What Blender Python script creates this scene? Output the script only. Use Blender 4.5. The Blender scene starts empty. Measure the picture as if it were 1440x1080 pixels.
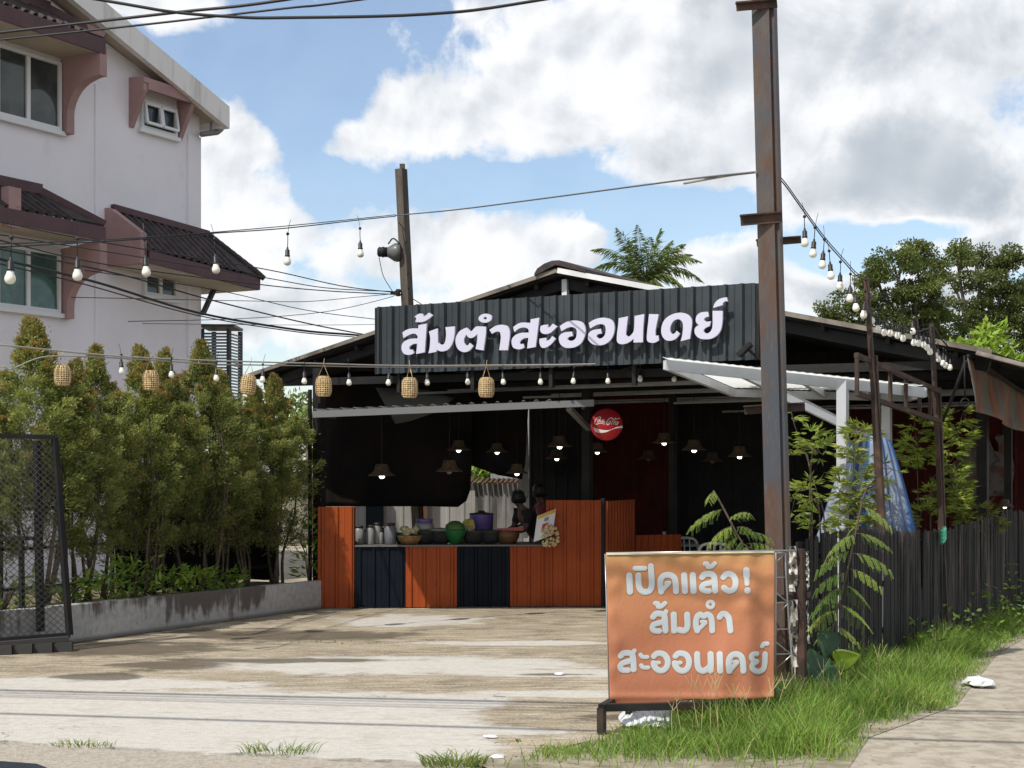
import bpy, bmesh, math, random
import numpy as np
from mathutils import Vector, Matrix, Euler
random.seed(7); RNG = np.random.default_rng(7)
SC = bpy.context.scene
COL = SC.collection
PI = math.pi

# ------------------------------------------------------------------ camera
CAM_H, FPX, CX, HY = 1.9, 2110.0, 720.0, 660.0      # eye height, focal length / centre / horizon in photo pixels
cam = bpy.data.cameras.new('camera'); cam_o = bpy.data.objects.new('camera', cam); COL.objects.link(cam_o)
cam.sensor_width = 36.0; cam.lens = 36.0*FPX/1440.0
cam.shift_y = (HY-540.0)/1440.0
cam.clip_start = 0.1; cam.clip_end = 3000
cam_o.location = (0, 0, CAM_H); cam_o.rotation_euler = (PI/2, 0, 0)
SC.camera = cam_o

# ------------------------------------------------------------------ light
SUN_EL = math.radians(52)
SH = Vector((-0.68, -0.73, 0)).normalized()
SUN = Vector((SH.x*math.cos(SUN_EL), SH.y*math.cos(SUN_EL), math.sin(SUN_EL)))
sl = bpy.data.lights.new('sun', 'SUN'); sl.energy = 3.5; sl.angle = math.radians(0.5); sl.color = (1.0, 0.95, 0.87)
so = bpy.data.objects.new('sun', sl); COL.objects.link(so)
so.rotation_euler = SUN.to_track_quat('Z', 'Y').to_euler()
SC.view_settings.view_transform = 'Standard'; SC.view_settings.look = 'None'
SC.view_settings.exposure = 0.30; SC.view_settings.gamma = 1.0
SC.cycles.max_bounces = 6; SC.cycles.diffuse_bounces = 3; SC.cycles.transparent_max_bounces = 12
SC.cycles.use_denoising = True

# ------------------------------------------------------------------ node helpers
class NT:
    def __init__(s, tree): s.t = tree; s.n = tree.nodes; s.l = tree.links
    def new(s, typ, **kw):
        n = s.n.new(typ)
        for k, v in kw.items(): setattr(n, k, v)
        return n
    def link(s, a, b): s.l.new(a, b)
    def put(s, sock, v):
        if hasattr(v, 'is_output') or isinstance(v, bpy.types.NodeSocket): s.link(v, sock)
        else: sock.default_value = v
    def math(s, op, a, b=0.0, c=None, clamp=False):
        n = s.new('ShaderNodeMath', operation=op); n.use_clamp = clamp
        s.put(n.inputs[0], a); s.put(n.inputs[1], b)
        if c is not None: s.put(n.inputs[2], c)
        return n.outputs[0]
    def mrange(s, v, a, b, c=0.0, d=1.0, smooth=True):
        n = s.new('ShaderNodeMapRange'); n.interpolation_type = 'SMOOTHSTEP' if smooth else 'LINEAR'
        s.put(n.inputs['Value'], v); n.inputs['From Min'].default_value = a; n.inputs['From Max'].default_value = b
        n.inputs['To Min'].default_value = c; n.inputs['To Max'].default_value = d
        return n.outputs[0]
    def noise(s, vec, scale, detail=4, rough=0.55, dist=0.0):
        n = s.new('ShaderNodeTexNoise'); s.link(vec, n.inputs['Vector'])
        n.inputs['Scale'].default_value = scale; n.inputs['Detail'].default_value = detail
        n.inputs['Roughness'].default_value = rough; n.inputs['Distortion'].default_value = dist
        return n.outputs['Fac']
    def mix(s, f, a, b):
        n = s.new('ShaderNodeMix', data_type='RGBA'); s.put(n.inputs[0], f)
        for i, v in ((6, a), (7, b)):
            if isinstance(v, bpy.types.NodeSocket): s.link(v, n.inputs[i])
            else: n.inputs[i].default_value = (*v[:3], 1)
        return n.outputs[2]
    def mapping(s, vec, scale=(1, 1, 1), loc=(0, 0, 0)):
        n = s.new('ShaderNodeMapping'); s.link(vec, n.inputs['Vector'])
        n.inputs['Scale'].default_value = scale; n.inputs['Location'].default_value = loc
        return n.outputs[0]

# ------------------------------------------------------------------ sky
world = bpy.data.worlds.new('World'); SC.world = world; world.use_nodes = True
W = NT(world.node_tree); W.n.clear()
wout = W.new('ShaderNodeOutputWorld')
sky = W.new('ShaderNodeTexSky', sky_type='NISHITA'); sky.sun_disc = False
sky.sun_elevation = SUN_EL; sky.sun_rotation = math.atan2(SUN.x, SUN.y)
sky.air_density = 1.0; sky.dust_density = 0.7; sky.ozone_density = 1.6
bg = W.new('ShaderNodeBackground'); bg.inputs[1].default_value = 0.13
W.link(sky.outputs[0], bg.inputs[0])
tc = W.new('ShaderNodeTexCoord'); sep = W.new('ShaderNodeSeparateXYZ'); W.link(tc.outputs['Generated'], sep.inputs[0])
az = W.math('ARCTAN2', sep.outputs[0], sep.outputs[1]); el = W.math('ARCSINE', sep.outputs[2])
cv = W.new('ShaderNodeCombineXYZ'); W.link(az, cv.inputs[0]); W.link(el, cv.inputs[1]); cvo = cv.outputs[0]
def azel(px, py):
    d = Vector(((px-CX)/FPX, 1.0, (HY-py)/FPX)).normalized(); return math.atan2(d.x, d.y), math.asin(d.z)
CLOUDS = [(1090, 60, 500, 165, 1.1), (1260, 240, 330, 130, 1.1), (800, 150, 270, 75, 1.0), (600, 165, 120, 62, .8), (1050, 200, 260, 70, 1.0),
          (340, 190, 75, 80, 1.0), (330, 300, 125, 85, .95), (300, 420, 150, 80, .8), (600, 355, 215, 65, .95), (470, 440, 200, 62, .8),
          (800, 335, 75, 55, .95), (1010, 385, 170, 55, .8), (215, 5, 120, 42, .9), (1400, 350, 75, 45, .95), (760, 420, 200, 45, .8), (1250, 420, 200, 60, .7), (500, 190, 60, 35, .5)]
dens = None
for (cx, cy, rx, ry, w) in CLOUDS:
    a0, e0 = azel(cx, cy); ra = rx/FPX; re = ry/FPX
    dx = W.math('DIVIDE', W.math('SUBTRACT', az, a0), ra); dy = W.math('DIVIDE', W.math('SUBTRACT', el, e0), re)
    r2 = W.math('ADD', W.math('MULTIPLY', dx, dx), W.math('MULTIPLY', dy, dy))
    f = W.math('MULTIPLY', W.math('SUBTRACT', 1.0, W.math('SQRT', r2)), w)
    dens = f if dens is None else W.math('SMOOTH_MAX', dens, f, 0.25)
# elsewhere round the sky (never in this view) cloud added to set the ambient light
for (cx, cy, rx, ry, w) in [(960, 295, 170, 40, 1.0), (1150, 345, 80, 60, .8), (690, 262, 170, 34, 1.2), (420, 120, 120, 100, 1.2), (455, 265, 50, 50, .9), (1290, 325, 110, 22, .7)]:
    a0, e0 = azel(cx, cy); dx = W.math('DIVIDE', W.math('SUBTRACT', az, a0), rx/FPX); dy = W.math('DIVIDE', W.math('SUBTRACT', el, e0), ry/FPX)
    r2 = W.math('ADD', W.math('MULTIPLY', dx, dx), W.math('MULTIPLY', dy, dy))
    dens = W.math('SUBTRACT', dens, W.math('MAXIMUM', 0.0, W.math('MULTIPLY', W.math('SUBTRACT', 1.0, W.math('SQRT', r2)), w)))
other = W.math('MULTIPLY', W.math('SUBTRACT', W.noise(tc.outputs['Generated'], 2.6, 4), 0.40), 3.0)
away = W.math('MAXIMUM', W.mrange(W.math('ABSOLUTE', az), 0.40, 0.60), W.mrange(el, 0.36, 0.52))
dens = W.math('MAXIMUM', dens, W.math('SUBTRACT', other, W.math('MULTIPLY', W.math('SUBTRACT', 1.0, away), 9.0)))
n1 = W.noise(cvo, 12, 9, 0.60, 0.25); n2 = W.noise(cvo, 46, 7, 0.62)
d = W.math('ADD', dens, W.math('MULTIPLY', W.math('SUBTRACT', n1, 0.5), 1.9))
d = W.math('ADD', d, W.math('MULTIPLY', W.math('SUBTRACT', n2, 0.5), 0.60))
greyR = W.mrange(W.math('ADD', az, W.math('MULTIPLY', el, -0.2)), -0.02, 0.20)
mask = W.mrange(W.math('SUBTRACT', d, W.math('MULTIPLY', greyR, 0.05)), -0.08, 0.30)
sA = W.noise(cvo, 15, 2, 0.5); sB = W.noise(W.mapping(cvo, loc=(0.012, -0.020, 0)), 15, 2, 0.5)      # offset toward the sun: which side of a billow is lit
fA = W.noise(W.mapping(cvo, loc=(0.004, -0.006, 0)), 12, 9, 0.60, 0.25)
big = W.noise(W.mapping(cvo, loc=(.31, .7, 0)), 6.0, 3, 0.5)
sh = W.math('ADD', W.math('MULTIPLY', W.math('SUBTRACT', sA, sB), W.mrange(greyR, 0.1, 0.9, 2.6, 1.5)), W.math('MULTIPLY', W.math('SUBTRACT', n1, fA), W.mrange(greyR, 0.1, 0.8, 2.3, 0.7)))
sh = W.math('ADD', sh, W.math('MULTIPLY', W.math('SUBTRACT', big, 0.48), 0.9))
thick = W.mrange(d, 0.15, 0.9)
sh = W.math('ADD', sh, W.math('MULTIPLY', W.math('MULTIPLY', greyR, thick), 0.64))
lowR = W.mrange(el, 0.25, 0.14)
sh = W.math('ADD', sh, W.math('MULTIPLY', W.math('MULTIPLY', greyR, lowR), W.math('MULTIPLY', thick, 0.22)))
sh = W.math('ADD', sh, 0.08)
sh = W.math('SMOOTH_MIN', W.math('SMOOTH_MAX', sh, 0.0, 0.2), 1.0, 0.5)
ccol = W.mix(sh, (0.98, 0.985, 1.0), (0.47, 0.525, 0.585))
ccol = W.mix(W.math('MULTIPLY', away, .12), ccol, (.12, .117, .112))  # clouds out of view are greyed to tune the ambient light
bg2 = W.new('ShaderNodeBackground'); W.link(ccol, bg2.inputs[0]); bg2.inputs[1].default_value = 0.85
lowm = W.mrange(el, -0.02, 0.14, 0.34, 0.09)
mask = W.math('MAXIMUM', W.math('MULTIPLY', mask, 0.97), lowm)
mx = W.new('ShaderNodeMixShader'); W.link(mask, mx.inputs[0]); W.link(bg.outputs[0], mx.inputs[1]); W.link(bg2.outputs[0], mx.inputs[2])
W.link(mx.outputs[0], wout.inputs[0])

# ------------------------------------------------------------------ materials
MATS = {}
def mat(name, c, rough=0.6, c2=None, scale=3.0, lo=0.4, hi=0.65, metal=0.0, bump=0.0, bscale=30.0, streak=False, spec=0.4, obj=False, detail=5, c3=None, s3=1.0, lo3=.55, hi3=.7):
    if name in MATS: return MATS[name]
    m = bpy.data.materials.new(name); m.use_nodes = True; N = NT(m.node_tree)
    p = N.n['Principled BSDF']; p.inputs['Base Color'].default_value = (*c, 1); p.inputs['Roughness'].default_value = rough
    p.inputs['Metallic'].default_value = metal; p.inputs['Specular IOR Level'].default_value = spec
    if obj: v = N.new('ShaderNodeTexCoord').outputs['Object']
    else: v = N.new('ShaderNodeNewGeometry').outputs['Position']
    if c2 is not None:
        vv = N.mapping(v, (1, 1, 0.12)) if streak else v
        f = N.mrange(N.noise(vv, scale, detail, 0.6), lo, hi)
        col = N.mix(f, c, c2)
        if c3 is not None:
            f3 = N.mrange(N.noise(N.mapping(vv, loc=(3.1, 7.7, 1.3)), s3, 5, 0.6), lo3, hi3)
            col = N.mix(f3, col, c3)
        N.link(col, p.inputs['Base Color'])
    if bump:
        b = N.new('ShaderNodeBump'); b.inputs['Strength'].default_value = bump; b.inputs['Distance'].default_value = 0.02
        N.link(N.noise(v, bscale, 4, 0.6), b.inputs['Height']); N.link(b.outputs[0], p.inputs['Normal'])
    MATS[name] = m; return m
def leafmat(name, rough=0.5, trans=0.3, tint=(1, 1, 1), spec=0.35):
    if name in MATS: return MATS[name]
    m = bpy.data.materials.new(name); m.use_nodes = True; N = NT(m.node_tree)
    p = N.n['Principled BSDF']; p.inputs['Roughness'].default_value = rough; p.inputs['Specular IOR Level'].default_value = spec
    a = N.new('ShaderNodeAttribute'); a.attribute_name = 'col'
    N.link(a.outputs['Color'], p.inputs['Base Color'])
    t = N.new('ShaderNodeBsdfTranslucent')
    tm = N.mix(0.5, a.outputs['Color'], (0.30, 0.42, 0.04)); N.link(tm, t.inputs[0])
    mxs = N.new('ShaderNodeMixShader'); mxs.inputs[0].default_value = trans
    N.link(p.outputs[0], mxs.inputs[1]); N.link(t.outputs[0], mxs.inputs[2])
    N.link(mxs.outputs[0], N.n['Material Output'].inputs[0])
    MATS[name] = m; return m
def emit(name, c, s):
    if name in MATS: return MATS[name]
    m = bpy.data.materials.new(name); m.use_nodes = True
    p = m.node_tree.nodes['Principled BSDF']; p.inputs['Base Color'].default_value = (*c, 1)
    p.inputs['Emission Color'].default_value = (*c, 1); p.inputs['Emission Strength'].default_value = s
    MATS[name] = m; return m

# ------------------------------------------------------------------ geometry helpers
def P(px, py, D): return Vector(((px-CX)/FPX*D, D, CAM_H+(HY-py)/FPX*D))      # the point D metres out that the photo shows at px, py
def G(px, py, z=0.0):
    D = (CAM_H-z)*FPX/(py-HY); return Vector(((px-CX)/FPX*D, D, z))
ANG = math.radians(29.5)
A = Vector((math.sin(ANG), math.cos(ANG), 0)); B = Vector((math.cos(ANG), -math.sin(ANG), 0)); Z = Vector((0, 0, 1))
ORG = {}
def sm(pts, n=4, closed=False):
    pts = [Vector(p) for p in pts]; out = []; L = len(pts)
    if L < 3: return pts
    for i in range(L if closed else L-1):
        p0 = pts[(i-1) % L] if closed or i > 0 else pts[0]*2-pts[1]
        p1 = pts[i]; p2 = pts[(i+1) % L]
        p3 = pts[(i+2) % L] if closed or i < L-2 else pts[-1]*2-pts[-2]
        for k in range(n):
            t = k/n
            out.append(0.5*((2*p1)+(p2-p0)*t+(2*p0-5*p1+4*p2-p3)*t*t+(3*p1-p0-3*p2+p3)*t**3))
    if not closed: out.append(pts[-1])
    return out
class MB:
    def __init__(s): s.v = []; s.f = []; s.smooth = set()
    def add(s, vs, fs, smooth=False):
        o = len(s.v); s.v += [Vector(x) for x in vs]
        for f in fs:
            if smooth: s.smooth.add(len(s.f))
            s.f.append([i+o for i in f])
        return s
    def hexa(s, q):       # 8 corners: bottom 0-3, top 4-7
        return s.add(q, [(3, 2, 1, 0), (4, 5, 6, 7), (0, 1, 5, 4), (1, 2, 6, 5), (2, 3, 7, 6), (3, 0, 4, 7)])
    def box(s, c, u, v, w):   # centre and three half vectors
        c, u, v, w = map(Vector, (c, u, v, w))
        return s.hexa([c-u-v-w, c+u-v-w, c+u+v-w, c-u+v-w, c-u-v+w, c+u-v+w, c+u+v+w, c-u+v+w])
    def beam(s, p0, p1, w, h=None, up=None):
        p0, p1 = Vector(p0), Vector(p1); h = h or w; d = (p1-p0); L = d.length; d.normalize()
        up = Vector(up) if up is not None else (Z if abs(d.z) < 0.95 else B)
        sd = d.cross(up).normalized(); u2 = sd.cross(d).normalized()
        return s.box((p0+p1)/2, d*L/2, sd*w/2, u2*h/2)
    def tube(s, pts, r, n=6, cap=True):
        pts = [Vector(p) for p in pts]; m = len(pts); rs = r if isinstance(r, (list, tuple)) else [r]*m
        vs = []; pu = None
        for i, p in enumerate(pts):
            d = (pts[min(i+1, m-1)]-pts[max(i-1, 0)])
            d = d.normalized() if d.length > 1e-9 else Vector((0, 0, 1))
            if pu is None: pu = d.orthogonal().normalized()
            pu = (pu-d*pu.dot(d)); pu = pu.normalized() if pu.length > 1e-6 else d.orthogonal().normalized()
            w = d.cross(pu)
            for k in range(n):
                a = 2*PI*k/n; vs.append(p+(pu*math.cos(a)+w*math.sin(a))*rs[i])
        fs = [(i*n+k, i*n+(k+1) % n, (i+1)*n+(k+1) % n, (i+1)*n+k) for i in range(m-1) for k in range(n)]
        s.add(vs, fs, n > 4)
        if cap:
            o = len(s.v)-len(vs); s.f.append([o+k for k in range(n)][::-1]); s.f.append([o+(m-1)*n+k for k in range(n)])
        return s
    def lathe(s, base, prof, n=16, axis=Z, sx=1.0, sy=1.0):
        axis = Vector(axis).normalized(); u = Vector((1, 0, 0)) if abs(axis.z) > .9 else axis.cross(Z).normalized(); w = axis.cross(u)
        base = Vector(base); vs = []
        for (r, h) in prof:
            for k in range(n):
                a = 2*PI*k/n; vs.append(base+axis*h+u*math.cos(a)*r*sx+w*math.sin(a)*r*sy)
        m = len(prof)
        fs = [(i*n+k, i*n+(k+1) % n, (i+1)*n+(k+1) % n, (i+1)*n+k) for i in range(m-1) for k in range(n)]
        s.add(vs, fs, True)
        o = len(s.v)-len(vs)
        if prof[0][0] > 1e-4: s.f.append([o+k for k in range(n)][::-1])
        if prof[-1][0] > 1e-4: s.f.append([o+(m-1)*n+k for k in range(n)])
        return s
    def prism(s, poly, d):    # planar polygon pushed along d
        d = Vector(d); n = len(poly); poly = [Vector(p) for p in poly]
        s.add(poly+[p+d for p in poly], [list(range(n))[::-1], [i+n for i in range(n)]]+[(i, (i+1) % n, (i+1) % n+n, i+n) for i in range(n)])
        return s
    def corr(s, p0, u, L, v, H, nrm, pitch=0.2, dep=0.03, th=0.004, rib=0.3, phase=0.0, skip=None, topj=None):
        # ribbed metal sheet: runs L along u, H along v, ribs stand out along nrm
        p0, u, v, nrm = Vector(p0), Vector(u).normalized(), Vector(v).normalized(), Vector(nrm).normalized()
        xs = [(0.0, 0.0)]; k = 0; x = phase*pitch
        r = pitch*rib
        while x < L:
            for (dx, dz) in ((0, 0), (r*.28, dep), (r*.72, dep), (r, 0), ((r+pitch)*.5-.012, 0), ((r+pitch)*.5-.006, dep*.16), ((r+pitch)*.5+.006, dep*.16), ((r+pitch)*.5+.012, 0)):
                if 0 < x+dx < L: xs.append((x+dx, dz))
            x += pitch
        xs.append((L, xs[-1][1])); n = len(xs)
        vs = []
        for off in (0.0, -th):
            for hh in (0.0, H):
                vs += [p0+u*a+v*hh+nrm*(b+off) for a, b in xs]
        fs = []
        for i in range(n-1):
            fs.append((i, i+1, n+i+1, n+i)); fs.append((2*n+i+1, 2*n+i, 3*n+i, 3*n+i+1))
            fs.append((i+1, i, 2*n+i, 2*n+i+1)); fs.append((n+i, n+i+1, 3*n+i+1, 3*n+i))
        fs.append((0, n, 3*n, 2*n)); fs.append((n-1, 3*n-1, 4*n-1, 2*n-1))
        return s.add(vs, fs)
    def build(s, name, m, parent=None, loc=None, bevel=0.0):
        me = bpy.data.meshes.new(name); o = bpy.data.objects.new(name, me); COL.objects.link(o)
        org = Vector((0, 0, 0))
        if parent is not None: o.parent = parent; org = ORG.get(parent.name, org)
        elif loc is not None: org = Vector(loc); o.location = org
        ORG[o.name] = org
        me.from_pydata([tuple(p-org) for p in s.v], [], s.f)
        if s.smooth:
            fl = [i in s.smooth for i in range(len(s.f))]; me.polygons.foreach_set('use_smooth', fl)
        me.validate(); me.update()
        if m is not None: me.materials.append(m)
        if bevel:
            b = o.modifiers.new('bevel', 'BEVEL'); b.width = bevel; b.segments = 2; b.limit_method = 'ANGLE'
        return o
def npmesh(name, V, F, m, parent=None, col=None, loc=None, smooth=False):
    V = np.asarray(V, dtype=np.float32); F = np.asarray(F, dtype=np.int32)
    me = bpy.data.meshes.new(name); o = bpy.data.objects.new(name, me); COL.objects.link(o)
    org = Vector((0, 0, 0))
    if parent is not None: o.parent = parent; org = ORG.get(parent.name, org)
    elif loc is not None: org = Vector(loc); o.location = org
    ORG[o.name] = org
    V = V-np.array(org, dtype=np.float32); k = F.shape[1]
    me.vertices.add(len(V)); me.vertices.foreach_set('co', V.ravel())
    me.loops.add(F.size); me.loops.foreach_set('vertex_index', F.ravel())
    me.polygons.add(len(F)); me.polygons.foreach_set('loop_start', np.arange(0, F.size, k, dtype=np.int32))
    me.update(calc_edges=True)
    if smooth: me.polygons.foreach_set('use_smooth', np.ones(len(F), dtype=bool))
    if col is not None:
        a = me.attributes.new('col', 'FLOAT_COLOR', 'POINT')
        c4 = np.ones((len(V), 4), dtype=np.float32); c4[:, :3] = col; a.data.foreach_set('color', c4.ravel())
    if m is not None: me.materials.append(m)
    return o
def unit(v): return v/np.maximum(np.linalg.norm(v, axis=-1, keepdims=True), 1e-9)
def leaf_quads(C, Dv, L, Wd, col, roll=None, bend=0.0):
    """one diamond leaf per row: base C, axis Dv, length L, width Wd -> verts, faces, colours"""
    n = len(C); Dv = unit(Dv); ref = RNG.normal(size=(n, 3)) if roll is None else roll
    S = unit(np.cross(Dv, ref)); U = np.cross(S, Dv)
    L = np.broadcast_to(np.asarray(L, float).reshape(-1, 1), (n, 1)); Wd = np.broadcast_to(np.asarray(Wd, float).reshape(-1, 1), (n, 1))
    M = C+Dv*L*0.45
    V = np.stack([C, M+S*Wd*.5+U*L*bend, C+Dv*L, M-S*Wd*.5+U*L*bend], 1).reshape(-1, 3)
    F = np.arange(4*n).reshape(n, 4)
    return V, F, np.repeat(col, 4, axis=0)
def join_np(parts):
    Vs, Fs, Cs = [], [], []; o = 0
    for V, F, c in parts:
        Vs.append(V); Fs.append(F+o); Cs.append(c); o += len(V)
    return np.concatenate(Vs), np.concatenate(Fs), np.concatenate(Cs)
def tag(o, label=None, cat=None, group=None, kind=None):
    if label: o['label'] = label
    if cat: o['category'] = cat
    if group: o['group'] = group
    if kind: o['kind'] = kind
    return o
def thing(name, label, cat, loc=(0, 0, 0), group=None):
    o = bpy.data.objects.new(name, None); COL.objects.link(o); o.location = loc; o.empty_display_size = .1
    ORG[o.name] = Vector(loc); return tag(o, label, cat, group)
def dup(root, loc, rz=0.0, label=None, group=None, sc=1.0):
    def cp(o, par):
        c = o.copy(); COL.objects.link(c); c.parent = par
        for ch in list(o.children): cp(ch, c)
        return c
    kids = list(root.children); r = root.copy(); COL.objects.link(r)
    r.location = loc; r.rotation_euler = (0, 0, rz); r.scale = (sc, sc, sc) if not isinstance(sc, tuple) else sc
    for ch in kids: cp(ch, r)
    ORG[r.name] = Vector(loc)
    return tag(r, label, None, group)
# ---- outlines and strokes of lettering
def round_poly(pts, n=5, sharp=52):
    """closed outline: soft where the turn is gentle, sharp at corners"""
    L = len(pts); P2 = [np.array(p, float) for p in pts]; cor = []
    for i in range(L):
        a = P2[i]-P2[i-1]; b = P2[(i+1) % L]-P2[i]
        ang = abs(math.degrees(math.atan2(a[0]*b[1]-a[1]*b[0], a[0]*b[0]+a[1]*b[1]))); cor.append(ang > sharp)
    out = []
    for i in range(L):
        p1, p2 = P2[i], P2[(i+1) % L]
        p0 = 2*p1-p2 if cor[i] else P2[i-1]
        p3 = 2*p2-p1 if cor[(i+1) % L] else P2[(i+2) % L]
        for k in range(n):
            t = k/n; out.append(0.5*((2*p1)+(p2-p0)*t+(2*p0-5*p1+4*p2-p3)*t*t+(3*p1-p0-3*p2+p3)*t**3))
    return out
def sdf_strokes(strokes, res, pad=6):
    """strokes: list of (points, width). signed distance on a grid"""
    allp = np.array([p for s in strokes for p in s[0]], float)
    x0, y0 = allp.min(0)-pad; x1, y1 = allp.max(0)+pad
    xs = np.arange(x0, x1, res); ys = np.arange(y0, y1, res); X, Y = np.meshgrid(xs, ys)
    D = np.full(X.shape, 1e9)
    for pts, w in strokes:
        q = [np.array(p, float) for p in pts]
        if len(q) > 2: q = [np.array(v[:2]) for v in sm([(a[0], a[1], 0) for a in q], 4)]
        if len(q) == 1: q = [q[0], q[0]+1e-3]
        for a, b in zip(q[:-1], q[1:]):
            ab = b-a; t = np.clip(((X-a[0])*ab[0]+(Y-a[1])*ab[1])/max(ab@ab, 1e-12), 0, 1)
            D = np.minimum(D, np.hypot(X-a[0]-t*ab[0], Y-a[1]-t*ab[1])-w/2)
    return xs, ys, D
def contour_mesh(xs, ys, D, level=0.0):
    """inside region (D<level) as grid cells clipped smoothly at the outline"""
    D = D-level; V = []; Fc = []; idx = {}
    def vert(key, p):
        if key not in idx: idx[key] = len(V); V.append(p)
        return idx[key]
    ins = D < 0
    any4 = ins[:-1, :-1] | ins[1:, :-1] | ins[:-1, 1:] | ins[1:, 1:]
    for j, i in zip(*np.nonzero(any4)):
        cs = [(j, i), (j, i+1), (j+1, i+1), (j+1, i)]; poly = []
        for k in range(4):
            a, b = cs[k], cs[(k+1) % 4]; da, db = D[a], D[b]
            if da < 0: poly.append(vert(a, (xs[a[1]], ys[a[0]])))
            if (da < 0) != (db < 0):
                t = da/(da-db); key = (min(a, b), max(a, b))
                poly.append(vert(key, (xs[a[1]]+(xs[b[1]]-xs[a[1]])*t, ys[a[0]]+(ys[b[0]]-ys[a[0]])*t)))
        if len(poly) > 2: Fc.append(poly)
    return V, Fc
# ================================================================== SETTING
CAMV = Vector((0, 0, CAM_H))
def hit(px, py, p0, n):
    r = Vector(((px-CX)/FPX, 1.0, (HY-py)/FPX)); return CAMV+r*((Vector(p0)-CAMV).dot(n)/r.dot(n))
def struct(name, mb, m): return tag(mb.build(name, m), kind='structure')

# ---- ground sheets
def ground_mat():
    m = bpy.data.materials.new('old_concrete'); m.use_nodes = True; N = NT(m.node_tree); p = N.n['Principled BSDF']
    pos = N.new('ShaderNodeNewGeometry').outputs['Position']; s = N.new('ShaderNodeSeparateXYZ'); N.link(pos, s.inputs[0])
    st = N.mapping(pos, (0.55, 1.0, 1))
    nA = N.noise(st, 0.75, 7, .62); nB = N.noise(st, 2.6, 7, .68, .4); nC = N.noise(pos, 16, 5, .7); nD = N.noise(pos, 70, 3, .6)
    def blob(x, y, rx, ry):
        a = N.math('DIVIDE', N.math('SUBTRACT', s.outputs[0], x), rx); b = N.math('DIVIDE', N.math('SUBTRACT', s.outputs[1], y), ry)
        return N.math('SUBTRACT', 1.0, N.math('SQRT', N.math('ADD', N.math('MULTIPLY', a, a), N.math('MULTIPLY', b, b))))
    # pale screed: the apron by the road and some later patches
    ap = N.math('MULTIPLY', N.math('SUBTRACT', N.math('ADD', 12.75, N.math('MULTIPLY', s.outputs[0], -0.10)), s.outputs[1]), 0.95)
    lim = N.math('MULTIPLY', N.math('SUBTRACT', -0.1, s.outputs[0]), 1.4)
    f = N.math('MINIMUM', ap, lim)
    for q in ((-1.25, 18.9, 1.0, .75), (-1.2, 14.6, 1.9, .75), (-4.6, 13.3, 2.4, .5), (0.5, 14.0, 1.3, .30), (.6, 12.7, 1.0, .2), (.3, 16.4, 1.3, .22), (-.2, 10.9, .6, .2)):  # the first is the sunlit wet patch before the counter, painted pale
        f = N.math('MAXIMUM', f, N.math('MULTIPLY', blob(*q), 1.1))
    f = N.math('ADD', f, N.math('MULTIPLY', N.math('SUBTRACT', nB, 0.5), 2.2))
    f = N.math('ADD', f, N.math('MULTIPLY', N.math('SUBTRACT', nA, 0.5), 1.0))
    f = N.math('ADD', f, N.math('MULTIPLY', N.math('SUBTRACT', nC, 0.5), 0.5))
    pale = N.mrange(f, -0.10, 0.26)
    nE = N.noise(N.mapping(pos, (.5, 1.6, 1)), 7, 6, .7, .3); nF = N.noise(pos, 2.3, 5, .55); nG = N.noise(N.mapping(pos, (1, 1, 1), (9, 3, 0)), .9, 3, .5)
    old = N.mix(N.mrange(nA, .38, .62), (0.305, 0.25, 0.17), (0.42, 0.355, 0.255))
    old = N.mix(N.math('MULTIPLY', N.mrange(nB, .48, .64), .8), old, (0.165, 0.14, 0.105))
    old = N.mix(N.math('MULTIPLY', N.mrange(nE, .52, .66), .75), old, (0.52, 0.475, 0.40))
    old = N.mix(N.math('MULTIPLY', N.mrange(nD, .52, .64), .5), old, (0.11, 0.095, 0.072))
    old = N.mix(N.math('MULTIPLY', N.mrange(nC, .58, .7), .6), old, (0.56, 0.52, 0.45))
    new = N.mix(N.mrange(nC, .35, .65), (0.545, 0.52, 0.475), (0.475, 0.45, 0.405))
    new = N.mix(N.math('MULTIPLY', N.mrange(nE, .52, .68), .55), new, (0.37, 0.345, 0.30))
    new = N.mix(N.math('MULTIPLY', N.mrange(nF, .55, .70), .45), new, (0.40, 0.36, 0.30))
    nS = N.noise(N.mapping(pos, (.22, 1.7, 1)), 8, 9, .72, .4); nT = N.noise(pos, 38, 6, .75)
    old = N.mix(N.math('MULTIPLY', N.mrange(nS, .52, .60), .62), old, (0.15, 0.122, 0.085)); old = N.mix(N.math('MULTIPLY', N.mrange(nS, .46, .38), .65), old, (0.55, 0.50, 0.41))
    old = N.mix(N.math('MULTIPLY', N.mrange(nT, .53, .62), .6), old, (0.10, 0.082, 0.058)); old = N.mix(N.math('MULTIPLY', N.mrange(nT, .46, .38), .5), old, (0.58, 0.53, 0.44))
    new = N.mix(N.math('MULTIPLY', N.mrange(nS, .55, .64), .42), new, (0.27, 0.25, 0.215)); new = N.mix(N.math('MULTIPLY', N.mrange(nT, .58, .68), .45), new, (0.25, 0.23, 0.20))
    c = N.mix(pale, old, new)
    damp = None
    for q in ((-3.35, 14.6, .8, .55), (-2.2, 14.9, 1.6, .25), (-3.8, 13.75, .6, .3), (0.4, 13.9, .5, .12), (-2.6, 17.2, 2.2, .8), (-4.2, 15.9, 1.5, .9), (1.1, 11.5, .8, .3)):
        b = blob(*q); damp = b if damp is None else N.math('MAXIMUM', damp, b)
    damp = N.math('ADD', damp, N.math('MULTIPLY', N.math('SUBTRACT', nB, 0.5), 2.2))
    c = N.mix(N.math('MULTIPLY', N.mrange(damp, 0.05, 0.5), .82), c, (0.088, 0.070, 0.050))
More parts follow.
